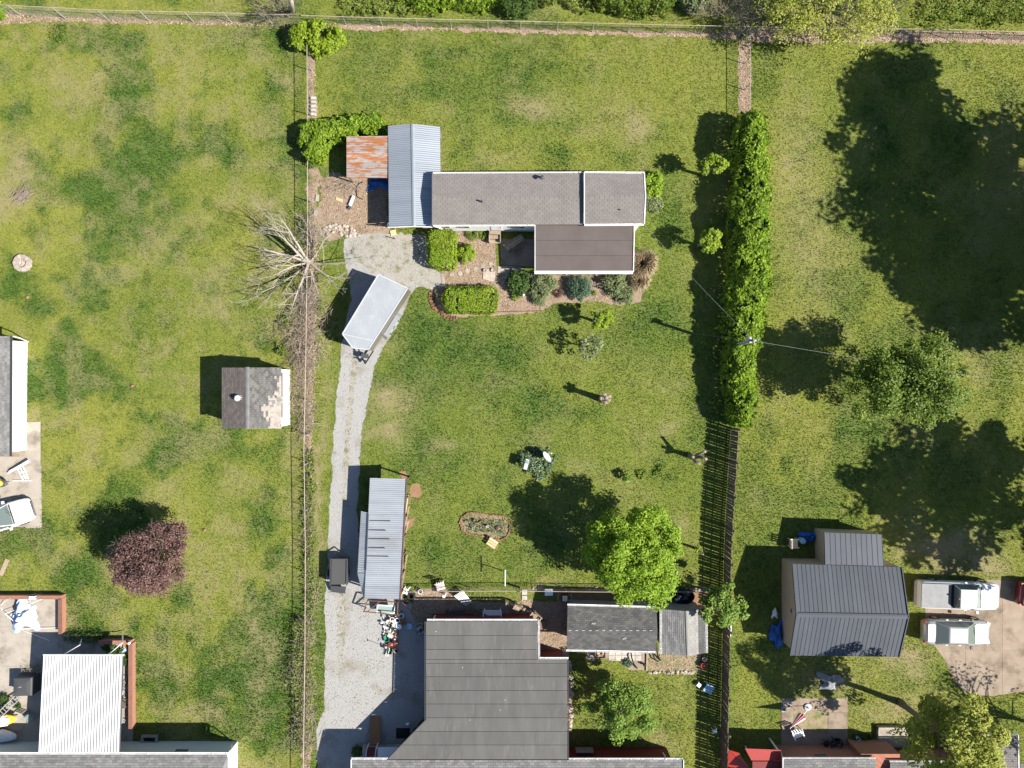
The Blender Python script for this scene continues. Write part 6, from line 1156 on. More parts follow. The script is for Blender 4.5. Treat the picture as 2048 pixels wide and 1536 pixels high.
# benches, chairs, tables
def bench(label, px, rz, L, W_, mat, n=4, h=.42, back=False, group=None, name='bench', cat='bench', arm=False):
    t = thing(name, label, cat, P(*px), rz, group)
    for i in range(n): MB().box((0, -W_ / 2 + W_ * (i + .5) / n, h), (L, W_ / n * .82, .035)).build('seat_slat', M[mat], t, True)
    for a in (-1, 1):
        for b in (-1, 1): MB().box((a * L * .44, b * W_ * .42, h / 2), (.06, .06, h)).build('leg', M[mat], t, True)
    if back:
        k = max(4, int(L / .14))
        for i in range(k): MB().box((-L / 2 + L * (i + .5) / k, W_ / 2 + .03, h + .28), (L / k * .6, .025, .5)).build('back_slat', M[mat], t, True)
        MB().box((0, W_ / 2 + .03, h + .55), (L, .04, .06)).build('back_rail', M[mat], t, True)
    if arm:
        for a in (-1, 1): MB().box((a * L * .5, 0, h + .22), (.08, W_, .03)).build('arm', M[mat], t, True)
    return t
bench('weathered wooden bench leaning in the porch corner shade', (1028, 487), R(33), 1.5, .55, 'wood', 3); bench('dark grey bench in the shade above the big house gutter', (912, 1224), R(5), 1.4, .5, 'darkgrey', 4); bench('weathered brown bench beside the white slatted bench', (957, 1224), R(-28), 1.25, .45, 'wood_dark', 3); bench('white slatted bench against the red wall of the big house', (985, 1224), R(180), 1.3, .55, 'fabric_white', 7, back=True, arm=True)
bench('brown slatted wooden chair at the right corner of the big house', (1069, 1231), R(-40), .75, .75, 'wood', 5, back=True, arm=True, name='wooden_chair', cat='chair'); bench('brown wooden chair in the sun above the big house corner', (1034, 1212), R(-35), .45, .5, 'wood', 4, back=True, name='wooden_chair', cat='chair'); bench('pale blue slatted garden table in the plank fence shade', (1414, 1372), R(-32), .62, .62, 'skyblue', 5, h=.5, name='garden_table', cat='table'); bench('beige plastic chair at the barn annex', (1582, 1083), R(90), .6, .62, 'cream', 3, h=.5, back=True, arm=True, name='garden_chair', cat='chair')
bench('white garden armchair under the folded pink parasol', (1590, 1461), R(20), .7, .65, 'fabric_white', 5, back=True, arm=True, name='garden_chair', cat='chair'); bench('small white stool at the foot of the plank fence', (1427, 1458), R(10), .3, .3, 'plastic_white', 3, h=.35, name='stool', cat='stool'); bench('small white folding stool left of the pale blue table', (1396, 1367), R(50), .28, .28, 'plastic_white', 3, h=.3, name='stool', cat='stool'); bench('teal folding chair in the shade left of the white awning', (65, 1432), R(40), .5, .5, 'teal', 4, back=True, name='folding_chair', cat='chair'); bench('floral cushioned chair behind the striped deckchair', (882, 1169), R(15), .6, .6, 'pinkwhite', 3, back=True, name='garden_chair', cat='chair')
t = thing('striped_deckchair', 'black and white striped lounger on the sunny chip yard', 'deckchair', P(922, 1190)); q = [P(908, 1192, .6), P(925, 1181, .6), P(944, 1204, .15), P(932, 1212, .15)]
for i in range(13): MB().slab([quadpt(*q, (i + .03) / 13, 0), quadpt(*q, (i + .97) / 13, 0), quadpt(*q, (i + .97) / 13, 1), quadpt(*q, (i + .03) / 13, 1)], .02).build('stripe', M['plastic_white' if i % 2 == 0 else 'black'], t)
for i in range(4): MB().bar(q[i], Vector((q[i].x, q[i].y, 0)), .04).build('leg', M['wood'], t)
stat('ice_chest', 'white and blue ice chest on the shaded soil strip', 'ice chest', MB().box(P(1097, 1181) + Vector((0, 0, .25)), (.55, .4, .45)).box(P(1097, 1181) + Vector((0, 0, .5)), (.58, .43, .07)), 'fabric_white')
t = thing('charcoal_grill', 'black grill cart with a pale top beside the long dark shed', 'grill', P(1128, 1190)); p = P(1128, 1190)
MB().box(p + Vector((0, 0, .7)), (.5, .55, .3)).build('firebox', M['black'], t); MB().box(p + Vector((0, 0, .87)), (.36, .4, .04)).build('lid_plate', M['cream'], t)
for a in (-1, 1):
    for b in (-1, 1): MB().box(p + Vector((a * .22, b * .24, .28)), (.04, .04, .56)).build('leg', M['black'], t)
    MB().tube([p + Vector((a * .45, .25, .6)), p + Vector((a * .5, 0, .65)), p + Vector((a * .45, -.25, .6))], .018, 5).build('handle', M['galv'], t)
stat('paver_stack', 'pair of pale square pavers by the low wire fence', 'pavers', MB().box(P(1049, 1184) + Vector((0, 0, .04)), (.38, .4, .08)).box(P(1049, 1195) + Vector((0, 0, .04)), (.38, .3, .08)), 'paver'); t = thing('wood_pole', 'grey wooden pole stub beside the pale pavers', 'post', P(1040, 1176)); MB().tube([P(1040, 1176), P(1040, 1176) + Vector((0, 0, 1.2))], .05, 7).build('pole', M['wood'], t)
stat('brown_box', 'brown wooden box against the big house gutter corner', 'box', MB().box(P(1084, 1246) + Vector((0, 0, .3)), (.42, .55, .55), rz=.1), 'wood_dark'); stat('white_post', 'short white post standing in the chip yard', 'post', MB().box(P(890, 1186) + Vector((0, 0, .45)), (.16, .16, .9)), 'plastic_white')
t = thing('wooden_planter', 'square brown planter box with pale contents below the dark shed', 'planter', P(1200, 1306)); p = P(1199, 1304)
for dx, dy, a, b in ((0, .28, .75, .05), (0, -.28, .75, .05), (.36, 0, .05, .5), (-.36, 0, .05, .5)): MB().box(p + Vector((dx, dy, .22)), (a, b, .44)).build('board', M['wood_dark'], t)
MB().box(p + Vector((0, 0, .3)), (.66, .5, .05)).build('soil', M['soil'], t); rg = random.Random(2)
for i in range(5): MB().rock(p + Vector((rg.uniform(-.2, .2), rg.uniform(-.15, .15), .36)), .1, rg).build('stone', M['stone_pale'], t)
for i in range(16): stat('paving_stone', ('upper' if i < 8 else 'lower') + ' row paving stone below the dark shed, %s from the left' % ('first', 'second', 'third', 'fourth', 'fifth', 'sixth', 'seventh', 'eighth')[i % 8], 'paver', MB().box(P(1184 + (i % 8) * 13.2, 1305 + (i // 8) * 11) + Vector((0, 0, .012)), (.44, .37, .03)), 'paver', group='paving stones below the dark shed') if not 1190 < 1184 + (i % 8) * 13.2 < 1214 else None
for lb, pp in (('shadow arc built as black tube left of the wooden sleeper', ((1261, 1300), (1262, 1312), (1266, 1324), (1274, 1336))), ('shadow arc built as black tube between the two sheds', ((1313, 1284), (1312, 1296), (1314, 1308), (1320, 1320))), ('second shadow arc built as black tube between the two sheds', ((1303, 1303), (1306, 1310), (1310, 1318), (1316, 1322)))): stat('shadow_arc', lb, 'shadow arc', MB().tube([P(x, y) + Vector((0, 0, .07 + .25 * math.sin(math.pi * i / 3))) for i, (x, y) in enumerate(pp)], .05, 7), 'black', group='dark shadow arcs by the sheds')  # black tubes stand in for dark shadow arcs on the ground
stat('sleeper', 'narrow wooden sleeper dividing paving stones from chip yard', 'sleeper', MB().bar(P(1294, 1302) + Vector((0, 0, .06)), P(1293, 1341) + Vector((0, 0, .06)), .12), 'wood'); bush('potted_plant', 'small dark blue-grey plant at the end of the paving', (1255, 1325), .32, .35, 160, (.1, .2), M['lf_blue'], 401, cat='plant'); stat('bird_statue', 'small dark bird statue beside the wooden sleeper', 'statue', MB().lathe(P(1287, 1327), [(.07, 0), (.05, .05), (.09, .15), (.1, .22), (.05, .32), (.06, .38), (.01, .44)], 9), 'darkgrey', smooth=True)
pot('white_pot', 'round white pot above the red bucket in fence shade', (1407, 1316), .15, .22, 'plastic_white', soil='soil'); t = pot('red_bucket', 'square red bucket near the plank fence shade', (1405, 1328), .2, .3, 'red', cat='bucket'); MB().tube([P(1405, 1328) + Vector((-.2, 0, .32)), P(1405, 1328) + Vector((0, .05, .5)), P(1405, 1328) + Vector((.2, 0, .32))], .01, 4).build('handle', M['galv'], t)
t = thing('garden_tub', 'black plastic tub filled with dark junk behind the square shed', 'tub', P(1364, 1190)); p = P(1364, 1190); MB().lathe(p, [(.6, 0), (.72, .4), (.76, .42), (.68, .42), (.6, .12), (.01, .1)], 18, 1.1, .75).build('tub', M['black'], t); rg = random.Random(31)
for i in range(12): MB().rock(p + Vector((rg.uniform(-.5, .5), rg.uniform(-.3, .3), .3)), rg.uniform(.08, .2), rg).build('junk', M['darkgrey' if i % 3 else 'lightgrey'], t)
stat('grey_board', 'long grey board lying behind the square shed', 'board', MB().bar(P(1330, 1201) + Vector((0, 0, .1)), P(1360, 1212) + Vector((0, 0, .1)), .16, .04), 'wood')
def kayak(label, a, b, w_, mat, z0=.25, name='kayak', tilt=0, cat='kayak', seat='black'):
    a, b = P(*a) + Vector((0, 0, z0)), P(*b) + Vector((0, 0, z0)); t = thing(name, label, cat, (a + b) / 2 - Vector((0, 0, z0))); d = b - a; n = Vector((-d.y, d.x, 0)).normalized(); m = MB(); rings = []
    for i in range(11):
        f = i / 10; s = max(.04, math.sin(math.pi * (.04 + .92 * f)) ** .65); c = lerp(a, b, f); rings.append([c + n * w_ * s * math.cos(k * 6.283 / 12) + Vector((0, 0, w_ * .55 * s * math.sin(k * 6.283 / 12) + (1 - s) * .08)) for k in range(12)])
    loft(m, rings).build('hull', M[mat], t, smooth=True); c = (a + b) / 2; dd = d.normalized(); MB().lathe(c + Vector((0, 0, w_ * .5)), [(w_ * .62, 0), (w_ * .66, .05), (w_ * .5, .06), (w_ * .45, -.02), (.01, -.02)], 14, 1.7, 1, math.atan2(d.y, d.x)).build('cockpit', M[seat], t); return t
kayak('red kayak standing along the plank fence behind the small tree', (1461, 1183), (1463, 1226), .24, 'red'); stat('leaning_board', 'pale grey board leaning along the plank fence below the kayak', 'board', MB().slab([P(1457, 1246, .8), P(1464, 1248, .1), P(1462, 1274, .1), P(1456, 1272, .8)], .03), 'lightgrey')
# personal watercraft, boat and ladder at the lower left
def jetski(label, px, rz, c1, c2, sc_=1.0):
    t = thing('jet_ski', label, 'jet ski', P(*px), rz); m = MB(); rings = []
    for i in range(10):
        f = i / 9; x = (-1.4 + 2.8 * f) * sc_; s = math.sin(math.pi * min(1, (.28 + .72 * f))) ** .5 if f > .05 else .75; s = max(.06, s); rings.append([(x, .52 * sc_ * s * math.cos(k * 6.283 / 12), .5 + .28 * s * math.sin(k * 6.283 / 12) + .12 * f) for k in range(12)])
    loft(m, rings).build('hull', M[c1], t, True, smooth=True); MB().box((-.5 * sc_, 0, .86), (1.2 * sc_, .34 * sc_, .22)).build('seat', M['black'], t, True); MB().lathe((.45 * sc_, 0, .75), [(.34, 0), (.3, .1), (.16, .2), (.02, .24)], 12, 1.6, .9).build('hood', M[c2], t, True, smooth=True); MB().tube([(.15, -.38, 1.0), (.25, 0, 1.08), (.15, .38, 1.0)], .03, 6).build('handlebar', M['black'], t, True); MB().box((0, 0, .12), (2.2 * sc_, .1, .1)).build('trailer_beam', M['galv'], t, True)
    for s in (-1, 1): MB().tube([(-.3, s * .6, .25), (-.3, s * .72, .25)], .25, 10).build('trailer_wheel', M['rubber'], t, True); MB().box((0.1, s * .33 * sc_, .8), (1.4 * sc_, .06, .06)).build('side_stripe', M[c2], t, True)
    return t
jetski('yellow and white jet ski on the bottom-left patio', (8, 1434), R(8), 'yellow', 'plastic_white'); jetski('grey jet ski with yellow hood at the left edge driveway', (-4, 962), R(-6), 'darkgrey', 'yellow', .85)
kayak('white and dark green boat below the yellow jet ski', (-60, 1466), (40, 1468), .55, 'fabric_white', .3, 'small_boat', cat='boat', seat='darkgreen')
t = thing('ladder', 'aluminium ladder laid across the yellow jet ski', 'ladder', P(22, 1412)); a, b = P(-4, 1433, .9), P(38, 1392, .35); d = (b - a).normalized(); n = Vector((-d.y, d.x, 0)).normalized() * .2
for s in (-1, 1): MB().bar(a + n * s, b + n * s, .05, .08).build('rail', M['galv'], t)
for i in range(8): p = lerp(a, b, (i + .5) / 8); MB().bar(p - n, p + n, .04).build('rung', M['galv'], t)
t = thing('storage_bin', 'dark blue-black storage bin beside the white awning', 'bin', P(66, 1362)); p = P(64, 1362); MB().box(p + Vector((0, 0, .5)), (1.35, 1.25, .95)).build('bin', M['darkgrey'], t); MB().lathe(p + Vector((0, 0, .99)), [(.98, 0), (.9, .06), (.5, .12), (.01, .13)], 4, .98, .92, math.pi / 4).build('lid', M['darkgrey'], t); MB().bar(p + Vector((-.2, 0, 1.12)), p + Vector((0, .05, 1.12)), .03).build('handle', M['lightgrey'], t)
t = thing('dry_brush', 'dry brown leaves heaped above the storage bin', 'brush', P(72, 1335)); m = MB(); rg = random.Random(17)
for i in range(70): twig(m, P(72 + rg.gauss(0, 9), 1336 + rg.gauss(0, 3)) + Vector((0, 0, rg.uniform(0, .4))), (rg.uniform(-1, 1), rg.uniform(-.6, .6), .2), rg.uniform(.3, .8), .012, rg, 3)
m.build('stick', M['twig'], t)
for i, (x, y, r, lb) in enumerate(((222, 1292, .5, 'dark shaded plant pots shrub under the left downspout'), (238, 1302, .45, 'dark shaded shrub between the downspouts'), (250, 1318, .4, 'dark shrub against the inside of the brick wall'), (10, 1400, .6, 'dark clutter of plants left of the ladder'), (40, 1408, .25, 'small green plant beside the ladder foot'))): bush('patio_plant', lb, (x, y), r, .5, int(900 * r), (.08, .18), M['lf_dark'], 410 + i, cat='plant', group='plants on the bottom-left patio')
pot('orange_pot', 'round orange pot in the brick wall corner', (256, 1288), .17, .25, 'orange', soil='soil'); pot('dark_pot', 'dark pot beside the orange pot', (263, 1294), .12, .2, 'wood_dark', soil='soil'); t = thing('bicycle', 'old grey bicycle leaning between awning and brick wall', 'bicycle', P(256, 1385)); p = P(256, 1385)
for dy in (.9, -.2): MB().tube([p + Vector((.03 * math.cos(k), dy + .33 * math.cos(k * 6.283 / 14), .36 + .33 * math.sin(k * 6.283 / 14))) for k in range(15)], .025, 5).build('wheel', M['rubber'], t)
MB().tube([p + Vector((0, .9, .36)), p + Vector((.05, .6, .85)), p + Vector((.05, .1, .8)), p + Vector((0, -.2, .36))], .025, 5).tube([p + Vector((-.25, .72, .95)), p + Vector((.05, .65, .9)), p + Vector((.3, .72, .95))], .02, 5).build('frame', M['galv'], t); MB().box(p + Vector((.05, .05, .9)), (.14, .26, .06)).build('saddle', M['black'], t)
bench('grey metal patio table beside the brick wall', (248, 1424), R(90), 1.1, .5, 'grey', 4, h=.6, name='patio_table', cat='table'); bench('dark wooden crate bench by the brick wall', (252, 1402), R(90), .6, .4, 'wood_dark', 3, name='patio_bench'); stat('wall_lamp_post', 'small white lantern on the brick wall corner', 'lantern', MB().lathe(P(269, 1279) + Vector((0, 0, .59)), [(.07, 0), (.08, .05), (.06, .2), (.1, .22), (.02, .3)], 8), 'plastic_white'); bench('small white slatted rack on the patio wall', (77, 1190), 0, .45, .22, 'fabric_white', 3, h=.7, name='slatted_rack', cat='rack')
# white folding rack at left driveway, plank
t = thing('boat_stand', 'white tubular stand lying folded on the left concrete driveway', 'stand', P(40, 945))
for a, b in (((16, 947, .3), (59, 924, .5)), ((18, 943, .3), (57, 921, .45)), ((34, 935, .4), (46, 960, .2)), ((39, 933, .4), (52, 958, .2)), ((45, 931, .45), (57, 958, .2)), ((26, 961, .1), (62, 961, .1)), ((40, 945, .3), (52, 943, .3)), ((43, 953, .25), (55, 951, .25))): MB().bar(P(*a), P(*b), .06).build('tube', M['plastic_white'], t)
stat('grey_plank', 'grey weathered plank at the left edge lawn', 'plank', MB().bar(P(2, 1150) + Vector((0, 0, .04)), P(16, 1118) + Vector((0, 0, .04)), .3, .06), 'wood'); stat('concrete_threshold', 'tan concrete step below the white house corner', 'step', MB().box(P(18, 906) + Vector((0, 0, .08)), (2.4, .5, .15)), 'old_concrete')
# junk at the gable end of the long shed
J = [(778, 1241, .15, .3, 'cream', 'cream bucket in the junk row by the long shed'), (786, 1236, .16, .32, 'plastic_white', 'white bucket nearest the glass panel'), (796, 1238, .17, .32, 'plastic_white', 'large white bucket beside the rusty basket'), (791, 1247, .15, .3, 'fabric_white', 'white bucket in the middle of the junk row'), (799, 1251, .18, .25, 'fabric_white', 'wide white tub at the right of the junk row'), (791, 1260, .14, .2, 'pinkwhite', 'pinkish white pot in the junk row'), (792, 1299, .14, .22, 'terracotta', 'terracotta pot at the bottom end of the junk row'), (810, 1204, .11, .2, 'terracotta', 'left terracotta pot under the shed gable'), (816, 1203, .11, .2, 'terracotta', 'right terracotta pot under the shed gable'), (842, 1181, .16, .3, 'plastic_white', 'white open pot at the corner of the chip yard'), (820, 1250, .19, .3, 'skyblue', 'pale blue lidded tub in the house shade'), (782, 1268, .1, .25, 'orange', 'orange container in the junk row')]
for x, y, r, h, mt, lb in J: pot('bucket' if 'ucket' in lb or 'tub' in lb else 'pot', lb, (x, y), r, h, mt, 'pots and buckets by the long shed', 'black' if mt in ('plastic_white', 'terracotta') else None, cat='bucket' if 'ucket' in lb else 'pot')
def crate(label, px, d, mat, rz=0, name='crate'):
    t = thing(name, label, 'crate', P(*px), rz, 'crates in the junk row'); x, y, z = d
    MB().box((0, 0, .02), (x, y, .03)).build('base', M[mat], t, True)
    for dx, dy, a, b in ((0, y / 2, x, .025), (0, -y / 2, x, .025), (x / 2, 0, .025, y), (-x / 2, 0, .025, y)): MB().box((dx, dy, z / 2), (a, b, z)).build('side', M[mat], t, True)
    return t
crate('green plastic crate in the junk row', (774, 1275), (.32, .45, .25), 'green', .2); crate('orange and cream tray in the junk row', (782, 1274), (.32, .45, .12), 'cream', .1); crate('white wire crate in the junk row', (776, 1258), (.45, .3, .22), 'plastic_white', .05); crate('dark green crate at the lower end of the junk row', (781, 1299), (.3, .5, .25), 'darkgreen', -.2); crate('long white window box at the lower end of the junk row', (776, 1302), (.16, .6, .18), 'plastic_white', -.25)
for lb, x, y, s in (('red fuel can upper in the junk row', 790, 1269, .2), ('red fuel can middle in the junk row', 781, 1287, .26), ('red fuel can right of the middle one', 792, 1284, .24)):
    t = thing('fuel_can', lb, 'fuel can', P(x, y), .3, 'red fuel cans'); MB().box((0, 0, .15), (s * 1.05, s * .85, .26)).build('can', M['red'], t, True); MB().tube([(s * .4, 0, .3), (s * .6, 0, .42)], .025, 6).build('spout', M['yellow'], t, True); MB().bar((-s * .4, 0, .36), (s * .2, 0, .36), .03).build('handle', M['red'], t, True)
t = thing('scrap_pile', 'muddle of grey and brown scrap among the buckets by the long shed', 'scrap pile', P(785, 1255)); rg = random.Random(77)
for i in range(46):
    p = P(rg.gauss(784, 9), rg.uniform(1232, 1306)) + Vector((0, 0, rg.uniform(.04, .3))); mt = rg.choice(['grey', 'wood', 'rust', 'darkgrey', 'lightgrey', 'wood_dark', 'cream', 'black', 'darkgreen']); s = rg.uniform(.06, .2)
    (MB().rock(p, (s, s * .8, s * .6), rg) if i % 3 == 0 else MB().box(p, (s * 2, s * rg.uniform(.4, 1.4), s * .7), rz=rg.uniform(0, 3)) if i % 3 == 1 else MB().bar(p, p + Vector((rg.uniform(-.5, .5), rg.uniform(-.5, .5), rg.uniform(-.05, .2))), .03)).build('scrap', M[mt], t)
t = thing('glass_panel', 'white-framed glass panel lying under the steel frame', 'panel', P(771, 1218)); q = [P(754, 1226, .55), P(788, 1227, .55), P(789, 1212, .7), P(755, 1210, .7)]; MB().slab(q, .02).build('pane', M['teal'], t)
for i in range(4): MB().bar(q[i], q[(i + 1) % 4], .07, .05).build('frame', M['plastic_white'], t)
t = thing('steel_frame', 'rusty steel frame at the gable end of the long shed', 'frame', P(765, 1218))
for a, b in (((727, 1223, 1.0), (799, 1230, 1.0)), ((796, 1204, 1.1), (795, 1230, 1.0)), ((735, 1201, 1.0), (727, 1223, 1.0)), ((760, 1203, 1.0), (735, 1223, 1.0)), ((735, 1201, 1.0), (796, 1204, 1.0))): MB().bar(P(*a), P(*b), .06, .08).build('beam', M['rust'], t)
for q in ((727, 1223), (799, 1230), (735, 1201), (796, 1204), (760, 1226)): p = P(*q, .98); MB().bar(p, Vector((p.x, p.y, 0)), .06).build('leg', M['rust'], t)
t = thing('loose_wheel', 'small grey wheel beside the rusty steel frame', 'wheel', P(803, 1230)); p = P(803, 1230) + Vector((0, 0, .12)); MB().lathe(p, [(.2, 0), (.24, .04), (.24, .1), (.2, .14)], 14).build('tyre', M['lightgrey'], t); MB().lathe(p + Vector((0, 0, .13)), [(.13, 0), (.12, .03), (.02, .04)], 10).build('hub', M['darkgrey'], t)
t = thing('wicker_basket', 'rusty brown wicker basket right of the white buckets', 'basket', P(807, 1242)); p = P(807, 1242); MB().lathe(p, [(.16, 0), (.22, .2), (.2, .42), (.16, .46), (.14, .4), (.01, .3)], 12).build('basket', M['wood_brown'], t)
t = thing('shovel', 'long handled shovel stuck upright in the gravel', 'shovel', P(770, 1292)); p = P(770, 1292); MB().tube([p + Vector((0, 0, .25)), p + Vector((.1, 0, 1.35))], .018, 6).build('handle', M['wood'], t); MB().box(p + Vector((0, 0, .18)), (.04, .32, .36)).build('blade', M['darkgrey'], t); MB().bar(p + Vector((.1, -.09, 1.36)), p + Vector((.1, .09, 1.36)), .035).build('grip', M['black'], t)
stat('long_rod', 'long rusty rod leaning beside the junk pile', 'rod', MB().tube([P(805, 1205, .9), P(838, 1238, .1)], .02, 5), 'rust'); t = thing('broken_chair', 'broken white plastic chair under the shed gable', 'chair', P(811, 1182)); rg = random.Random(44)
for i in range(11): a = rg.uniform(0, 6.28); p = P(811 + rg.uniform(-6, 6), 1183 + rg.uniform(-5, 5), rg.uniform(.1, .5)); v = Vector((math.cos(a), math.sin(a), rg.uniform(-.3, .3))) * rg.uniform(.15, .35); MB().bar(p - v, p + v, .05).build('piece', M['plastic_white'], t)
t = thing('tyre_stack', 'black tyre lying at the gable corner of the long shed', 'tyre', P(823, 1190)); 
for k in range(2): MB().tube([P(823, 1190) + Vector((.24 * math.cos(j * 6.283 / 14), .24 * math.sin(j * 6.283 / 14), .09 + k * .17)) for j in range(15)], .085, 7).build('tyre', M['rubber'], t)
t = thing('mower', 'grey push mower in the shade at the big house corner', 'mower', P(842, 1258)); p = P(842, 1258); MB().box(p + Vector((0, 0, .2)), (.42, .5, .18), rz=.3).build('deck', M['lightgrey'], t); MB().lathe(p + Vector((0, 0, .3)), [(.14, 0), (.14, .15), (.08, .2)], 10).build('engine', M['darkgrey'], t); MB().tube([p + Vector((-.15, .2, .3)), p + Vector((-.1, .7, .85)), p + Vector((.2, .7, .85)), p + Vector((.2, .2, .3))], .015, 5).build('handle', M['galv'], t)
for a in (-.24, .24):
    for b in (-.2, .2): MB().tube([p + Vector((a - .03, b, .1)), p + Vector((a + .03, b, .1))], .1, 8).build('wheel', M['rubber'], t)
tuft('dry_plant', 'dry straw plant at the corner of the big house', (853, 1250), .4, .5, 160, 'lf_straw', 185, .012)
t = thing('lumber_stack', 'loose lumber and poles leaning along the right side of the long shed', 'lumber', P(812, 1060)); rg = random.Random(51)
for i in range(24):
    y = rg.uniform(1040, 1195); x = 813 - (y - 958) * .055 + rg.uniform(0, 7); a = P(x, y) + Vector((0, 0, rg.uniform(.05, .7))); L = rg.uniform(.8, 2.4); an = R(92) + rg.uniform(-.25, .12); b = a + Vector((math.cos(an) * L, math.sin(an) * L, rg.uniform(-.1, .35))); MB().bar(a, b, rg.uniform(.04, .11), rg.uniform(.03, .07)).build('board', M[rg.choice(['wood', 'wood_pale', 'wood', 'rust', 'bark_pale'])], t)
# porch side bits and wooden ramp
t = thing('wooden_ramp', 'orange-brown plank ramp in the house shade', 'ramp', P(750, 1460)); q = [P(740, 1488, .45), P(761, 1488, .45), P(761, 1433, .08), P(740, 1433, .08)]
for i in range(12): MB().slab([quadpt(*q, 0, (i + .03) / 12), quadpt(*q, 1, (i + .03) / 12), quadpt(*q, 1, (i + .97) / 12), quadpt(*q, 0, (i + .97) / 12)], .04).build('plank', M['wood_brown'], t)
stat('black_mat', 'black rubber mat under the diagonal roof edge', 'mat', MB().box(P(806, 1466) + Vector((0, 0, .03)), (1.0, .75, .03)), 'black'); bush('porch_bush', 'dark shaded bush left of the side porch rails', (716, 1500), .5, .6, 500, (.1, .2), M['lf_dark'], 420); stat('dropped_bag', 'crumpled white bag on the shaded gravel', 'bag', MB().rock(P(816, 1447) + Vector((0, 0, .05)), (.16, .12, .1), random.Random(3)), 'fabric_white')
# bottom right patio
t = thing('folded_parasol', 'folded pink parasol leaning over the white garden armchair', 'parasol', P(1612, 1425)); a, b = P(1618, 1417, .3), P(1580, 1457, 1.9); MB().tube([a, b], .025, 6).build('pole', M['plastic_white'], t); m = MB(); d = (b - a).normalized(); u = d.orthogonal().normalized(); v = d.cross(u)
for k in range(10):
    a0, a1 = k * 6.283 / 10, (k + 1) * 6.283 / 10; s0 = lerp(a, b, .38); am = (a0 + a1) / 2
    MB().add([b, s0 + (u * math.cos(a0) + v * math.sin(a0)) * .30, s0 + (u * math.cos(am) + v * math.sin(am)) * .2, s0 + (u * math.cos(a1) + v * math.sin(a1)) * .30], [(0, 1, 2), (0, 2, 3)]).build('canopy_gore', M['pink' if k % 3 else 'pinkwhite'], t)
MB().lathe(a - Vector((0, 0, .25)), [(.25, 0), (.25, .08), (.05, .14), (.04, .25)], 12).build('base', M['lightgrey'], t)
t = thing('bicycle', 'toy tricycle with two pale rims at the patio corner', 'tricycle', P(1570, 1412))
for x, y, r in ((1573, 1408, .27), (1566, 1418, .16)): c = P(x, y) + Vector((0, 0, .08)); w_ = MB().tube([c + Vector((r * math.cos(j * 6.283 / 18), r * math.sin(j * 6.283 / 18), 0)) for j in range(19)], .03, 6).build('wheel', M['lightgrey'], t); MB().bar(c - Vector((r, 0, 0)), c + Vector((r, 0, 0)), .015).bar(c - Vector((0, r, 0)), c + Vector((0, r, 0)), .015).build('spoke', M['galv'], w_)
MB().tube([P(1573, 1408, .15), P(1582, 1414, .4), P(1590, 1420, .3)], .025, 6).build('frame', M['rust'], t)
t = thing('fire_bowl', 'black iron fire bowl full of twigs by the brick wall', 'fire bowl', P(1668, 1482)); p = P(1668, 1482); MB().lathe(p + Vector((0, 0, .2)), [(.1, 0), (.38, .12), (.46, .26), (.42, .26), (.3, .14), (.01, .1)], 16).build('bowl', M['black'], t); m = MB(); rg = random.Random(8)
for k in range(3): a = k * 2.09; MB().tube([p + Vector((.3 * math.cos(a), .3 * math.sin(a), .3)), p + Vector((.4 * math.cos(a), .4 * math.sin(a), 0))], .025, 5).build('leg', M['black'], t)
for i in range(40): twig(m, p + Vector((rg.uniform(-.3, .3), rg.uniform(-.3, .3), .42)), (rg.uniform(-1, 1), rg.uniform(-1, 1), .3), .4, .012, rg, 3)
m.build('stick', M['twig_grey'], t)
t = thing('iron_chair', 'black wrought iron chair left of the fire bowl', 'chair', P(1648, 1482)); p = P(1648, 1482); MB().lathe(p + Vector((0, 0, .42)), [(.22, 0), (.22, .03), (.02, .035)], 12).build('seat', M['black'], t)
for k in range(4): a = k * 1.57 + .6; MB().tube([p + Vector((.18 * math.cos(a), .18 * math.sin(a), .42)), p + Vector((.24 * math.cos(a), .24 * math.sin(a), 0))], .02, 5).build('leg', M['black'], t)
MB().tube([p + Vector((-.22, .1, .42)), p + Vector((-.2, .26, .85)), p + Vector((.1, .3, .85)), p + Vector((.2, .12, .42))], .02, 5).build('back', M['black'], t)
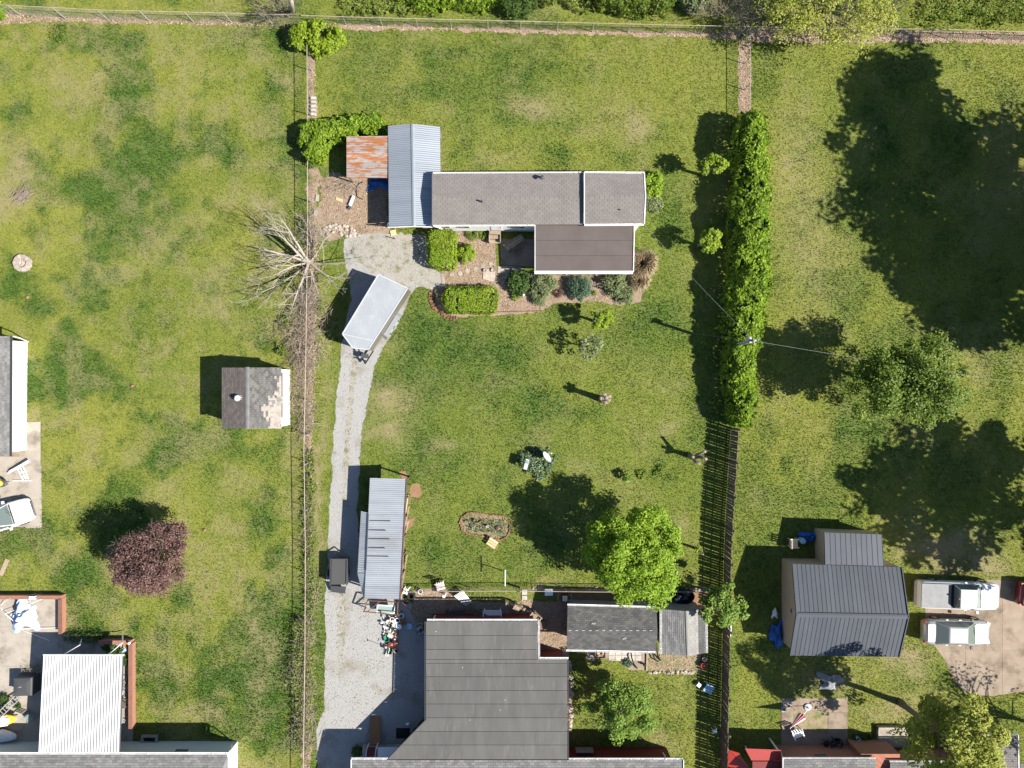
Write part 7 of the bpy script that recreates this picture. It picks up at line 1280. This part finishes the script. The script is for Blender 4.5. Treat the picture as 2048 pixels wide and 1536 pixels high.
pot('turquoise_urn', 'turquoise and white urn on the dark planting strip', (1712, 1473), .13, .35, 'skyblue', soil='soil'); bush('strip_plants', 'dark plants along the stoop beside the patio', (1725, 1480), .8, .35, 700, (.08, .16), M['lf_dark'], 421, sx=1.3, sy=.7); stat('blue_barrel', 'pale blue barrel beside the beige plastic chair', 'barrel', MB().lathe(P(1600, 1079), [(.2, 0), (.23, .3), (.2, .6), (.17, .62), (.01, .62)], 12), 'skyblue', smooth=False)
# garden statue and sticks in the front bed
stat('garden_statue', 'small white garden statue at the foot of the dark green shrub', 'statue', MB().lathe(P(1046, 590), [(.13, 0), (.1, .08), (.08, .3), (.12, .45), (.06, .58), (.08, .68), (.02, .78)], 9), 'plastic_white', smooth=True); t = thing('cut_branches', 'pale cut branches lying above the oblong hedge', 'branches', P(945, 568)); rg = random.Random(19)
for i in range(16): m = MB(); twig(m, P(rg.uniform(915, 985), rg.uniform(560, 576), .05), (rg.uniform(.4, 1) * rg.choice((-1, 1)), rg.uniform(-.25, .25), .03), rg.uniform(.4, 1.2), .014, rg, 4, .2); m.build('branch', M['twig'], t)
for lb, x, y in (('small dark clod on the lawn below the fire pit', 56, 595), ('small dark clod near the shed vent side', 265, 772), ('pale stone on the lawn right of the purple tree', 410, 1060)): stat('lawn_clod', lb, 'clod', MB().rock(P(x, y) + Vector((0, 0, .03)), .14, random.Random(x)), 'soil', group='clods on the left lawn')
t = thing('gable_junk', 'white propane tank at the lower left carport corner', 'tank', P(782, 452)); p = P(780, 452); MB().lathe(p, [(.14, 0), (.17, .08), (.17, .35), (.08, .45), (.08, .52)], 12).build('tank', M['plastic_white'], t, smooth=True); MB().tube([p + Vector((0, 0, .5)), p + Vector((0, 0, .58))], .05, 8).build('valve', M['galv'], t)
stat('orange_crate_lid', 'tan board on the gravel below the carport gable', 'board', MB().box(P(787, 466) + Vector((0, 0, .05)), (.42, .4, .06), rz=.2), 'wood_pale'); stat('iron_post', 'short dark iron post on the gravel apron', 'post', MB().tube([P(790, 478), P(790, 478) + Vector((0, 0, .7))], .035, 6), 'rust')
